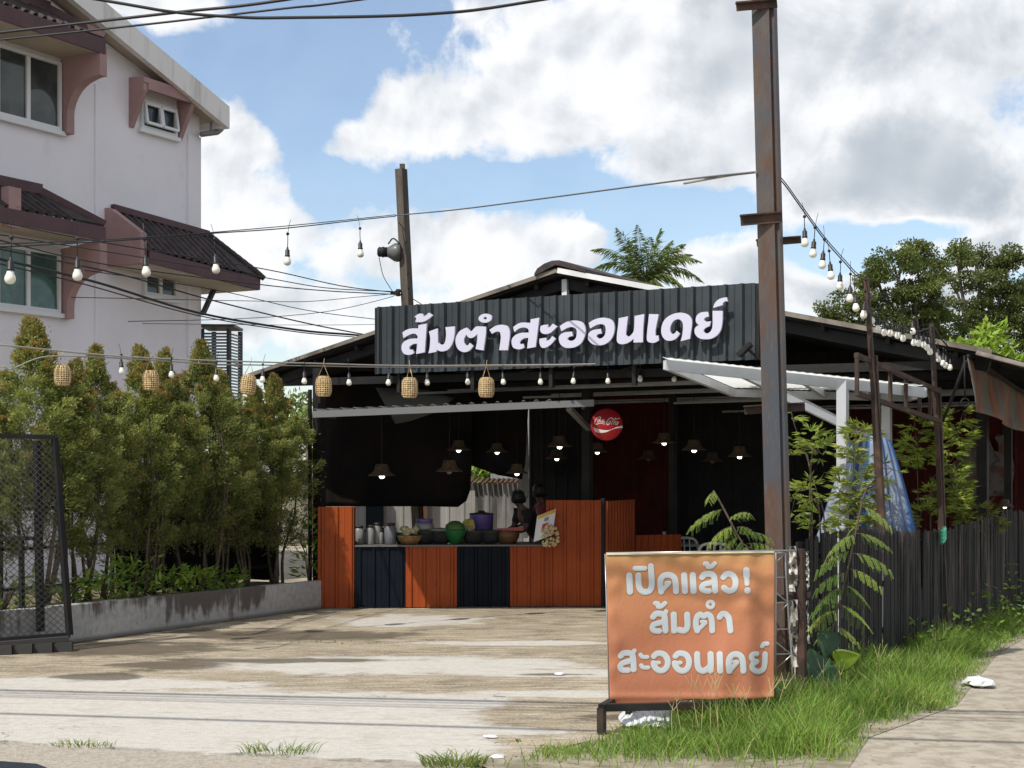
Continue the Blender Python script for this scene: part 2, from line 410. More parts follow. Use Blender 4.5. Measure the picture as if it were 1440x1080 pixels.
    crk = N.math('ABSOLUTE', N.math('SUBTRACT', nG, .5)); crk2 = N.math('ABSOLUTE', N.math('SUBTRACT', N.noise(N.mapping(pos, (.7, 1, 1), (2, 8, 0)), 1.7, 4, .6), .5))
    ck_ = N.math('MULTIPLY', N.math('MAXIMUM', N.mrange(crk, .0035, .0, 0, 1), N.mrange(crk2, .004, .0, 0, .8)), N.mrange(nF, .40, .56))
    c = N.mix(N.math('MULTIPLY', N.math('MULTIPLY', ck_, N.mrange(nA, .50, .60)), .6), c, (0.055, 0.048, 0.038))
    N.link(c, p.inputs['Base Color']); p.inputs['Roughness'].default_value = .88; p.inputs['Specular IOR Level'].default_value = .25
    h = N.math('ADD', N.math('MULTIPLY', nC, .6), N.math('ADD', N.math('MULTIPLY', nD, .5), N.math('MULTIPLY', pale, .25)))
    b = N.new('ShaderNodeBump'); b.inputs['Strength'].default_value = .55; b.inputs['Distance'].default_value = .03
    N.link(h, b.inputs['Height']); N.link(b.outputs[0], p.inputs['Normal']); return m
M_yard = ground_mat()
M_soil = mat('dry_soil', (0.16, 0.125, 0.08), .95, (0.09, 0.085, 0.04), 1.2, .4, .6, bump=.6, bscale=14)
M_road = mat('road_shoulder', (0.43, 0.385, 0.325), .9, (0.31, 0.275, 0.225), 30, .38, .66, bump=.7, bscale=60, c3=(.16, .14, .11), s3=1.4, lo3=.6, hi3=.74)
M_path = mat('path_concrete', (0.42, 0.375, 0.305), .9, (0.31, 0.27, 0.21), 6, .40, .62, bump=.7, bscale=40, c3=(.17, .15, .11), s3=14, lo3=.60, hi3=.72)
mb = MB(); mb.add([(-900, -60, -.07), (900, -60, -.07), (900, 1500, -.07), (-900, 1500, -.07)], [(0, 1, 2, 3)]); struct('ground', mb, M_soil)
e0, e1 = G(-60, 1040), G(700, 1076)                      # where the yard slab meets the road shoulder
ed = (e1-e0).normalized(); en = Vector((-ed.y, ed.x, 0))
yl = e0-ed*12; yr = e1-ed*0.2
mb = MB()
edge = []; nseg = 150
for i in range(nseg+1):
    q = yl.lerp(yr, i/nseg); q = q+en*(random.uniform(-.022, .022)+.03*math.sin(i*.7)+.02*math.sin(i*2.3)); edge.append(q)
top = edge+[Vector((2.45, 12.4, 0)), Vector((2.45, 12.4, 0))+A*24, Vector((-20, 40, 0))]
n = len(top)
mb.add([p for p in top]+[p-Z*.055 for p in top], [list(range(n))]+[(i, i+n, (i+1) % n+n, (i+1) % n) for i in range(n)])
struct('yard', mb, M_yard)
mb = MB(); r0 = e0-ed*30-en*.0; r1 = e1+ed*30
rr = random.Random(6); re_ = [r0.lerp(r1, i/260)-en*(.035+rr.uniform(-.018, .018)+.012*math.sin(i*.9)) for i in range(261)]
mb.add([p-Z*.012 for p in re_]+[p-Z*.06 for p in re_], [(i, i+1, 262+i, 261+i) for i in range(260)]); mb.add([r0-Z*.012-en*14, r1-Z*.012-en*14]+[p-Z*.012 for p in re_[::-1]], [tuple(range(263))]); struct('road', mb, M_road)
# path at the right, outside the fence
pth = [G(1205, 1082), G(1222, 1040), G(1345, 995), G(1400, 925), G(1440, 900)]
mb = MB(); far = Vector((2.53, 12.7, 0))+A*26+B*1.6
pl = [p+Z*.001 for p in ([G(1090, 1100), G(1130, 1030), G(1250, 990), G(1330, 910), Vector((2.9, 12.9, 0))+A*9+B*.5]+[far, far+B*7, Vector((9, 8.6, 0)), Vector((5, 8.3, 0))])]
mb.add(pl, [list(range(len(pl)))]); struct('path', mb, M_path)
# earth under the verge grass
vp = [G(660, 1071), G(800, 1052), G(905, 1022), G(1000, 985), Vector((2.35, 12.6, 0)), Vector((2.45, 12.7, 0))+A*14, Vector((2.45, 12.7, 0))+A*14+B*1.8, G(1440, 898), G(1400, 923), G(1345, 993), G(1222, 1038), G(1190, 1086), G(700, 1087)]
mb = MB(); mb.add([p+Z*.006 for p in vp], [list(range(len(vp)))]); struct('verge_earth', mb, mat('verge_grit', (0.33, 0.29, 0.22), .95, (0.21, 0.185, 0.125), 4, .42, .6, bump=.6, bscale=30))

# ================================================================== APARTMENT BUILDING
C0 = Vector((-5.75, 27.6, 0)); T = -A
def wall(px, py, out=0.0): return hit(px, py, C0+B*out, B)
def tz(px, py, out=0.0):
    p = wall(px, py, out); return (p-C0).dot(T), p.z
def wp(t, z, out=0.0): return C0+T*t+B*out+Z*z
M_wall = mat('white_render', (0.84, 0.81, 0.85), .85, (0.80, 0.765, 0.80), .7, .4, .65, bump=.06, bscale=40, c3=(.70, .665, .69), s3=2.2, lo3=.60, hi3=.85)
M_rake = mat('stained_fascia', (0.78, 0.75, 0.74), .85, (0.50, 0.47, 0.44), 3.2, .5, .72, streak=True)
M_pink = mat('dusty_pink_render', (0.40, 0.25, 0.245), .85, (0.34, 0.21, 0.205), 1.6, .4, .65)
M_purple = mat('maroon_board', (0.105, 0.052, 0.058), .6, (0.075, 0.04, 0.045), 2)
M_tile = mat('brown_roof_tile', (0.060, 0.042, 0.040), .75, (0.032, 0.025, 0.026), 6, .4, .6, bump=.3, bscale=20)
M_soff = mat('cream_soffit', (0.50, 0.44, 0.36), .8, (0.43, 0.37, 0.30), 1.2)
M_frame = mat('white_window_frame', (0.72, 0.73, 0.74), .4)
M_glass = mat('dark_window_glass', (0.035, 0.045, 0.045), .08, (0.07, 0.085, 0.08), 1.1, .45, .6, spec=.6)
M_green = mat('window_with_green_curtain', (0.07, 0.16, 0.13), .15, (0.045, 0.10, 0.085), 3.5, .4, .6, spec=.6)
M_pipe = mat('grey_pipe', (0.20, 0.20, 0.21), .5)
M_strut = mat('dark_steel', (0.05, 0.048, 0.05), .5)
bld = thing('apartment_building', 'white three storey house with brown tiled window canopies and maroon fascias', 'house', C0)
hT = wall(145, 0, .45); hB = wall(323, 150, .45); tT, zT = (hT-C0).dot(T), hT.z; tB, zB = (hB-C0).dot(T), hB.z
slope = (zT-zB)/(tT-tB)
zr = lambda t: zB+slope*(t-tB)
fh = (wall(323, 150, .45)-wall(323, 181, .45)).length
mb = MB(); zc = zr(0)-fh*.6
mb.prism([wp(0, 0), wp(13, 0), wp(13, zr(6.5)-.5), wp(6.5, zr(6.5)-.5), wp(0, zc)], -B*8)
mb.build('wall', M_wall, bld)
mb = MB()   # corner strip, drawn-in joints and the band under the upper floor
mb.box(wp(.17, zc*.5-.2, .02), T*.17, Z*(zc*.5-.25), B*.02)
for (x, y) in ((135, 250), ):
    t0, _ = tz(x, y); mb.box(wp(t0, 4.5, .012), T*.035, Z*3.9, B*.012)
mb.build('wall_trim', M_wall, bld)
mb = MB(); mb.prism([wp(tB, zr(tB), .45), wp(7.2, zr(7.2), .45), wp(7.2, zr(7.2)-fh, .45), wp(tB, zr(tB)-fh, .45)], -B*.12)
mb.prism([wp(tB, zr(tB)-.02, .33), wp(tB, zr(tB)-fh, .33), wp(tB+.12, zr(tB)-fh, .33), wp(tB+.12, zr(tB)-.02, .33)], -B*8.6)
mb.build('roof_fascia', M_rake, bld)
mb = MB(); mb.prism([wp(tB+.12, zr(tB)-.16, .33), wp(7.2, zr(7.2)-.16, .33), wp(7.2, zr(7.2)-.28, .33), wp(tB+.12, zr(tB)-.28, .33)], -B*8.6)
mb.build('roof', M_soff, bld)
mb = MB(); g0 = wall(283, 189, .18); mb.tube([g0, wall(306, 186, .18), wall(311, 182, .18), wall(312, 172, .18)], .05, 8)
mb.tube([wall(296, 186, .18), wall(297, 172, .2)], .022, 6); mb.build('gutter_pipe', M_pipe, bld)
def window(t0, t1, z0, z1, glass, mull, name='window'):
    fr = MB(); w = .055
    for (ta, tb, za, zb) in ((t0, t1, z0, z0+w), (t0, t1, z1-w, z1), (t0, t0+w, z0+w, z1-w), (t1-w, t1, z0+w, z1-w)):
        fr.box(wp((ta+tb)/2, (za+zb)/2, .035), T*abs(tb-ta)/2, Z*abs(zb-za)/2, B*.033)
    for m_ in mull: fr.box(wp(m_, (z0+z1)/2, .032), T*.035, Z*((z1-z0)/2-w-.002), B*.028)
    fr.box(wp((t0+t1)/2, z0-.04, .05), T*(abs(t1-t0)/2+.06), Z*.035, B*.05)
    f = fr.build(name, M_frame, bld)
    g = MB(); g.box(wp((t0+t1)/2, (z0+z1)/2, .012), T*(abs(t1-t0)/2-w), Z*((z1-z0)/2-w), B*.01); g.build('pane', glass, f)
    return f
def fin(px, pyb, pytop):      # curved bracket wall that carries a window canopy
    t, zb = tz(px, pyb); _, zt = tz(px, pytop)
    pr = [(0, zb), (.15, zb), (.15, zt-.95)]
    for k in range(1, 8):
        a = k/8*PI/2; pr.append((.15+.60*(1-math.cos(a)), zt-.95+.55*math.sin(a)))
    pr += [(.76, zt-.38), (.88, zt-.38), (.88, zt+.10), (.80, zt+.10), (0, zt+.02)]
    mb = MB(); mb.prism([wp(t, z, o) for o, z in pr], T*-.16); mb.build('bracket', M_pink, bld)
    return t, zb, zt
def canopy(t_end, z_top, z_fas, fas_h, hip):
    L = 4.2; out = .86
    mb = MB(); a = wp(t_end+hip, z_top, .02); b_ = wp(t_end+hip, z_fas+.03, out)
    v = (b_-a); nrm = T.cross(v).normalized(); nrm = nrm if nrm.z > 0 else -nrm
    mb.corr(a, T, L-hip, v, v.length, nrm, .19, .045, .02, .6)
    mb.prism([a+nrm*.03, wp(t_end+.02, z_fas+.03, out)+nrm*.03, b_+nrm*.03], -nrm*.05)
    r = mb.build('canopy_tiles', M_tile, bld)
    mb = MB(); mb.box(wp(t_end+L/2, z_fas-fas_h/2+.02, out+.012), T*L/2, Z*fas_h/2, B*.02)
    mb.beam(wp(t_end, z_fas+.05, out+.0), wp(t_end+hip, z_top+.05, .03), .06, .16); mb.beam(wp(t_end+hip-.02, z_top+.07, .06), wp(t_end+L, z_top+.07, .06), .10, .17)
    mb.build('canopy_fascia', M_purple, bld)
    mb = MB(); mb.box(wp(t_end+L/2, z_fas-fas_h+.06, out/2), T*L/2, Z*.02, B*(out/2-.02)); mb.build('canopy_soffit', M_soff, bld)
tU, zUb, zUt = fin(85, 188, 82)
tLw, zLb, zLt = fin(85, 448, 352)
dz = zUb-zLb
def zat(px, py, out): return wall(px, py, out).z
canopy(tU-.12, zat(119, 36, 0), zat(136, 54, .86), .24, .45)
canopy(tLw-.12, zat(100, 283, 0), zat(136, 319, .86), .22, .62)
w0 = tz(83, 89); w1 = tz(83, 185); wm = tz(37, 100)[0]
window(w0[0], w0[0]+1.75, w1[1], w0[1], M_glass, [wm, wm+.62])
w0 = tz(82, 356); w1 = tz(82, 441); window(w0[0], w0[0]+1.75, w1[1], w0[1], M_green, [wm, wm+.62])
mb = MB(); z0 = zat(8, 311, .7); mb.box(wp(tz(0, 300, .5)[0]+.05, z0+.2, .8), T*.12, Z*.3, B*.08); mb.build('bracket', M_pink, bld)
# hooded small window
tl, ztl = tz(181, 113); tr, ztr = tz(254, 151); _, zbl = tz(181, 177); _, zbr = tz(254, 204)
mb = MB()
for t in (tl, tr+.1):
    mb.prism([wp(t, zbl-.02, 0), wp(t, zbl-.02, .03), wp(t, ztl-.20, .34), wp(t, ztl-.07, .34), wp(t, ztl-.07, 0)], T*-.10)
mb.prism([wp(tl+.0, ztl-.07, 0), wp(tl+.0, ztl-.07, .36), wp(tl, ztl+.02, .36), wp(tl, ztl+.05, 0)], T*-(tl-tr))
mb.box(wp((tl+tr)/2, ztl-.12, .33), T*((tl-tr)/2-.11), Z*.055, B*.028)
mb.build('window_hood', M_pink, bld)
a0 = tz(196, 136); a1 = tz(246, 194); f = window(a1[0], a0[0], a1[1], tz(246, 154)[1], M_glass, [])
mb = MB(); mid = (a0[0]+a1[0])/2; hz = (tz(246, 154)[1]-a1[1])
for (ta, tb) in ((a1[0]+.06, mid-.02), (mid+.02, a0[0]-.06)):
    zt_, zb_ = a1[1]+hz-.07, a1[1]+.10
    for (q0, q1, o0, o1) in (((ta, zt_), (tb, zt_), .08, .08), ((ta, zb_), (tb, zb_), .13, .13), ((ta, zt_), (ta, zb_), .08, .13), ((tb, zt_), (tb, zb_), .08, .13)):
        mb.beam(wp(q0[0], q0[1], o0), wp(q1[0], q1[1], o1), .05, .045)
mb.build('opened_sash', M_frame, f)
# tiled skirt roof running round the corner
t0, _ = tz(147, 300); zc1 = tz(147, 292)[1]; zc2 = tz(147, 374)[1]
zfr = zat(205, 328, .82); zfb = zat(206, 371, .82)
mb = MB(); mb.prism([wp(t0, zc1, 0), wp(t0, zc1-.02, .12), wp(t0, zfr, .82), wp(t0, zfb, .82), wp(t0, zc2, 0)], T*-.14); mb.build('canopy_cheek', M_pink, bld)
tE = (wall(364, 400, .86)-C0).dot(T); hipt = (wall(290, 331, 0)-C0).dot(T); tS = t0-.14
zFa, zFb = zat(207, 352, .86), zat(364, 392, .86); zTa, zTb = zat(170, 299, 0), zat(290, 333, 0)
def zF(t): return zFa+(zFb-zFa)*(t-tS)/(tE-tS)
def zTp(t): return zTa+(zTb-zTa)*(t-tS)/(hipt-tS)
a = wp(hipt, zTp(hipt), .02); b_ = wp(hipt, zF(hipt)+.03, .86); u = wp(tS, zTp(tS), .02)-a; v = b_-a; nrm = u.cross(v).normalized(); nrm = nrm if nrm.z > 0 else -nrm
mb = MB(); mb.corr(a, u, u.length, v, v.length, nrm, .19, .04, .02, .6)
c1 = wp(tE, zF(tE)+.03, .86); c2 = wp(tE, zF(tE)+.03, -1.6)
mb.prism([a+nrm*.03, c1+nrm*.03, b_+nrm*.03], -nrm*.05); mb.prism([a+Z*.03, wp(hipt, zTp(hipt), -1.6)+Z*.03, c2+Z*.03, c1+Z*.03], -Z*.05)
hp = [a+Z*.05, c1+Z*.05]
for k in range(9): mb.lathe(hp[0].lerp(hp[1], k/9), [(.06, 0), (.065, .05), (.05, .26)], 8, hp[1]-hp[0])
mb.build('skirt_roof_tiles', M_tile, bld)
fh2 = .21; mb = MB(); q0, q1 = wp(tS, zF(tS)-fh2*.5, .875), wp(tE, zF(tE)-fh2*.5, .875); mb.beam(q0, q1, .04, fh2); mb.beam(q1-B*.03, q1-B*2.3, .04, fh2)
mb.beam(wp(tS, zTp(tS)+.05, .05), wp(hipt, zTp(hipt)+.05, .05), .08, .11); mb.build('skirt_roof_fascia', M_purple, bld)
mb = MB(); w0_, w1_ = wp(tS-.02, zF(tS)-fh2*.9, .02), wp(tE+.05, zF(tE)-fh2*.9, .02); mb.prism([w0_, w1_, w1_+B*.83, w0_+B*.83], -Z*.03)
e0_ = wp(-.02, zF(0)-fh2*.9, .0); e1_ = wp(tE+.05, zF(tE)-fh2*.9, .0); mb.prism([e0_, e1_, e1_-B*1.5, e0_-B*1.5], -Z*.03); mb.build('skirt_roof_soffit', M_soff, bld)
mb = MB(); mb.beam(wall(306, 396, .1), wall(285, 442, .1), .09, .06); mb.build('roof_strut', M_strut, bld)
a0 = tz(200, 382); a1 = tz(246, 421); window(a1[0], a0[0], a1[1], tz(246, 391)[1], M_glass, [(a0[0]+a1[0])/2])
mb = MB(); b0 = tz(203, 368); b1 = tz(253, 378); mb.box(wp((b0[0]+b1[0])/2, b1[1]+.10, .11), T*((b0[0]-b1[0])/2), Z*.11, B*.10); mb.build('shutter_box', M_frame, bld, bevel=.02)

# louvred grey enclosure standing past the corner of the house
lv = thing('louvred_screen', 'grey slatted metal enclosure peeping out behind the corner of the white house', 'louvre screen', G(310, 795))
q0 = P(284, 462, 30); q1 = P(322, 462, 30); lo = P(284, 525, 30).z
mb = MB(); u = (q1-q0); uh = u.normalized()
for k in range(2):
    c = q0 if k == 0 else q1; mb.beam(Vector((c.x, c.y, 0)), c, .07)
    mb.beam(Vector((c.x+.1, c.y+.7, 0)), c+Vector((.1, .7, 0)), .07)
mb.build('frame', M_strut, lv)
mb = MB(); zz = lo-1.5
while zz < q0.z-.1:
    mb.beam(Vector((q0.x+.04, q0.y, zz)), Vector((q1.x-.04, q1.y, zz)), .05, .012, up=(0, -.7, .7)); mb.beam(Vector((q1.x+.01, q1.y+.05, zz)), Vector((q1.x+.1, q1.y+.66, zz)), .05, .012, up=(.7, 0, .7)); zz += .062
mb.build('slats', mat('grey_louvre', (.30, .305, .31), .6), lv)
mb = MB(); mb.box((q0+q1)/2+Vector((.05, .35, .05)), uh*(u.length/2+.08), Vector((0, .5, 0)), Z*.025); mb.build('lid', M_strut, lv)

# ================================================================== SHED
SL0 = Vector((-1.81, 20.1, 0))
def S(b, a, z): return SL0+B*b+A*a+Z*z
def hs(px, py, a):
    p = hit(px, py, SL0+A*a, A); return (p-SL0).dot(B), p.z
M_black = mat('black_painted_steel', (0.012, 0.0125, 0.014), .6, (0.020, 0.019, 0.018), 3, spec=.25)
M_roofu = mat('dark_roof', (0.024, 0.022, 0.021), .9, (0.015, 0.014, 0.014), 2, spec=.1)  # dark grey-brown, faintly mottled
M_trim = mat('weathered_verge_board', (0.21, 0.185, 0.155), .7, (0.09, 0.075, 0.062), 2.4, .4, .65)
M_white = mat('white_metal', (0.72, 0.73, 0.74), .4, (0.60, 0.61, 0.62), 2)
M_galv = mat('grey_galvanised', (0.30, 0.31, 0.32), .45, (0.22, 0.225, 0.23), 3)
M_orange = mat('orange_metal_sheet', (0.335, 0.065, 0.012), .5, (0.26, 0.047, 0.010), 1.5, .35, .65, spec=.25, c3=(.17, .042, .02), s3=4, lo3=.6, hi3=.78)
M_navy = mat('navy_metal_sheet', (0.005, 0.008, 0.014), .6, (0.008, 0.011, 0.018), 2, spec=.12)
M_redw = mat('dark_red_metal_sheet', (0.075, 0.009, 0.008), .7, (0.045, 0.006, 0.006), 2, spec=.2)
M_dark = mat('dark_grey_sheet', (0.040, 0.040, 0.041), .7, (0.030, 0.030, 0.031), 2, spec=.2)
GA = .14
bL, zL = hs(356, 526, GA); bR, zR = hs(785, 380, GA); bE, zE = hs(1392, 494, GA)
DEP = 9.5
shed = thing('restaurant_shed', 'open fronted black steel eatery shelter under a wide low gabled roof', 'shed', S(bR, 0, 0))
mb = MB(); th = .07
mb.prism([S(bL, GA, zL), S(bR, GA, zR), S(bR, GA, zR-th), S(bL, GA, zL-th)], A*DEP)
mb.prism([S(bR+.001, GA, zR), S(bE, GA, zE), S(bE, GA, zE-th), S(bR+.001, GA, zR-th)], A*DEP)
roof = mb.build('roof', M_roofu, shed)
def onroof(b): return zL+(zR-zL)*(b-bL)/(bR-bL) if b < bR else zR+(zE-zR)*(b-bR)/(bE-bR)
mb = MB(); mb.beam(S(bL-.06, GA-.03, zL-.02), S(bR, GA-.03, zR-.005), .035, .05); mb.beam(S(bR+1.35, GA-.03, onroof(bR+1.35)-.01), S(bE+.03, GA-.03, zE-.01), .035, .055)
mb.build('verge_board', M_trim, roof)
mb = MB(); mb.beam(S(bR+.02, GA-.04, zR-.01), S(bR+1.6, GA-.04, onroof(bR+1.6)+.0), .05, .065); mb.prism([S(bR, GA-.02, zR+.012), S(bR+1.6, GA-.02, onroof(bR+1.6)+.012), S(bR+1.6, GA-.02, onroof(bR+1.6)+.03), S(bR, GA-.02, zR+.03)], A*1.6); mb.build('roof_sheet', M_white, roof)
arch = [(-.30, -.06), (-.26, .0), (-.16, .055), (-.05, .085), (.05, .085), (.16, .055), (.30, .0), (.42, -.05), (.42, -.09), (.0, .03), (-.30, -.09)]
mb = MB(); mb.prism([S(bR+x, GA-.08, zR+.03+y) for x, y in arch], A*(DEP+.1)); mb.build('ridge_cap', M_tile, roof)
mb = MB()
for a in (.35, 2.4, 4.6, 7.0, 9.3):
    mb.beam(S(bL+.05, a, zL-.15), S(bR, a, zR-.15), .08, .13); mb.beam(S(bR, a, zR-.15), S(bE-.05, a, zE-.15), .08, .13)
    mb.beam(S(bL+.3, a+.02, zL-.12), S(bE-.3, a+.02, zE-.12), .07, .10)
for k in range(7):
    for (b0, b1) in ((bL, bR), (bR, bE)):
        b = b0+(b1-b0)*(k+.5)/7; mb.beam(S(b, GA+.05, onroof(b)-.10), S(b, DEP, onroof(b)-.10), .05, .06)
mb.build('roof_frame', M_black, shed)
mb = MB(); mb.beam(S(bR+.02, .3, zL), S(bR+.02, .3, zR-.1), .07); mb.build('king_post', M_white, shed)
mb = MB()
for (a, z, bs, be) in ((1.3, 2.98, -.2, 5.6), (2.6, 2.95, .8, 6.6), (3.5, 2.86, 2.8, 7.4), (4.4, 2.93, .4, 7.6), (5.4, 2.80, 2.8, 7.6), (6.3, 2.84, 2.8, 7.6)):
    mb.beam(S(bs, a, z), S(be, a, z+.03), .03, .03); mb.beam(S(bs+.2, a+.5, z+.06), S(be-.3, a+.5, z+.09), .03, .022)
mb.build('tie_beam', M_galv, shed)
for (px, D, w) in ((449, 20.9, .13), (826, 20.98, .12), (946, 22.4, .09), (1382, 19.2, .13), (1418, 21, .10)):
    g = Vector(((px-CX)/FPX*D, D, 0)); mb = MB(); b = (g-SL0).dot(B); mb.beam(g, g+Z*(onroof(b)-.2), w, w, up=A)
    mb.build('post', M_black, shed)
mb = MB(); g = P(436, 600, 20.7); mb.beam(Vector((g.x, g.y, 0)), Vector((g.x, g.y, 3.0)), .04); mb.build('post', M_black, shed)
# rear walls of the dining room (red on the left, black further on)
def wall_sheet(name, x0, x1, ytop, D0, D1, m, z0=0.0, pitch=.2, nz=None):
    a = Vector(((x0-CX)/FPX*D0, D0, z0)); b = Vector(((x1-CX)/FPX*D1, D1, z0)); zt = CAM_H+(HY-ytop)/FPX*D0
    u = (b-a); nn = Vector((u.y, -u.x, 0)).normalized(); mb = MB(); mb.corr(a, u, u.length, Z, zt-z0, nn, pitch, .02); return mb
wall_sheet('wall', 832, 950, 520, 25.5, 25.5, M_redw).build('wall', M_redw, shed)
wall_sheet('wall', 951, 1200, 500, 26.2, 25.2, M_black).build('wall', M_black, shed)
wall_sheet('wall', 744, 833, 520, 25.4, 25.4, M_dark).build('wall', M_dark, shed)
mb = MB(); mb.corr(S(4.15, 7.62, 0), B, 3.9, Z, 2.95, -A, .2, .02); mb.build('wall', M_redw, shed)
mb = MB(); mb.prism([S(bL+.1, DEP-.15, 2.3), S(bE-.1, DEP-.15, 2.3), S(bE-.1, DEP-.15, zE-.08), S(bR, DEP-.15, zR-.08), S(bL+.1, DEP-.15, zL-.08)], A*.03); mb.build('gable_wall', M_dark, shed)

# ---- neighbours' walls seen through the shed
M_wsheet = mat('white_wall_sheet', (0.29, 0.285, 0.27), .6, (0.24, 0.235, 0.22), 1.5)
M_weath = mat('weathered_concrete_panel', (0.20, 0.195, 0.185), .9, (0.06, 0.058, 0.054), 5, .38, .6, streak=True, bump=.3, bscale=20)
nw = thing('neighbour_wall', 'pale ribbed metal wall seen below the black tarpaulin', 'wall', Vector(((505-CX)/FPX*29.5, 29.5, 0)))
wall_sheet('x', 498, 668, 690, 29.5, 29.5, None, 0, .3).build('sheet', M_wsheet, nw)
mb = MB(); g = P(592, 730, 29.3); mb.box(Vector((g.x, g.y, 1.2)), (.13, 0, 0), (0, .06, 0), (0, 0, 1.2)); mb.build('post', mat('rusty_brown_post', (.09, .05, .03), .8), nw)
mb = MB(); g = P(527, 730, 29.3); mb.box(Vector((g.x, g.y, .75)), (.17, 0, 0), (0, .05, 0), (0, 0, .75)); mb.build('door', M_navy, nw)
gw = thing('garden_wall', 'weathered grey panel wall with a row of red coping tiles in the gap of the tarpaulin', 'wall', Vector(((690-CX)/FPX*30, 30, 0)))
a = P(664, 681, 30); b = P(722, 681, 30)
mb = MB(); mb.corr(Vector((a.x-.4, 30, 0)), (1, 0, 0), b.x-a.x+.6, Z, a.z+.02, (0, -1, 0), .33, .02, .06, .3); mb.build('panel', M_weath, gw)
mb = MB()
for k in range(14): mb.lathe(Vector((a.x-.35+k*.10, 29.85, a.z+.02)), [(.028, 0), (.032, .02), (.028, .18)], 7, (.3, .5, .35))
mb.build('coping_tiles', mat('red_clay_tile', (.10, .045, .03), .8), gw)
nh = thing('neighbour_house', 'low white house with a sunlit side wall beyond the garden wall', 'house', Vector(((740-CX)/FPX*33, 33, 0)))
mb = MB(); a = P(716, 600, 33); mb.corr(Vector((a.x-.1, 33, 0)), (1, 0, 0), 2.4, Z, 3.4, (0, -1, 0), .25, .02, .05); mb.build('wall', M_wsheet, nh)
mb = MB(); mb.box(Vector((a.x+.6, 32.6, 1.75)), (1.0, 0, 0), (0, .35, 0), (0, 0, .05)); mb.build('ledge', M_galv, nh)
# ================================================================== SHOP SIGN
M_sheet = mat('charcoal_metal_sheet', (0.046, 0.056, 0.064), .55, (0.036, 0.044, 0.051), 2, .4, .6, spec=.25)
M_lett = mat('pale_lilac_acrylic', (0.56, 0.555, 0.69), .5)
sb0, sz0 = hs(530, 526, 0); sb1, _ = hs(1062, 505, 0); sz1 = hs(530, 432, 0)[1]
sign = thing('shop_sign', 'long charcoal ribbed metal fascia sign with raised white lettering under the gable', 'sign', S(sb0, 0, sz0))
mb = MB(); mb.corr(S(sb0, 0, sz0), B, sb1-sb0, Z, sz1-sz0, -A, .205, .05, .004, .30, .1); mb.build('panel', M_sheet, sign)
mb = MB()
for z in (sz0+.1, sz1-.1): mb.beam(S(sb0, .045, z), S(sb1, .045, z), .05, .05)
mb.beam(S(sb1+.01, .03, sz0), S(sb1+.01, .03, sz1-.005), .03, .07); mb.beam(S(sb0-.01, .03, sz0), S(sb0-.01, .03, sz1-.005), .03, .07)
for k in range(5): mb.beam(S(sb0+.3+k*1.15, .09, sz0-.25), S(sb0+.3+k*1.15, .09, sz1-.05), .05, .05)
mb.build('frame', M_black, sign)
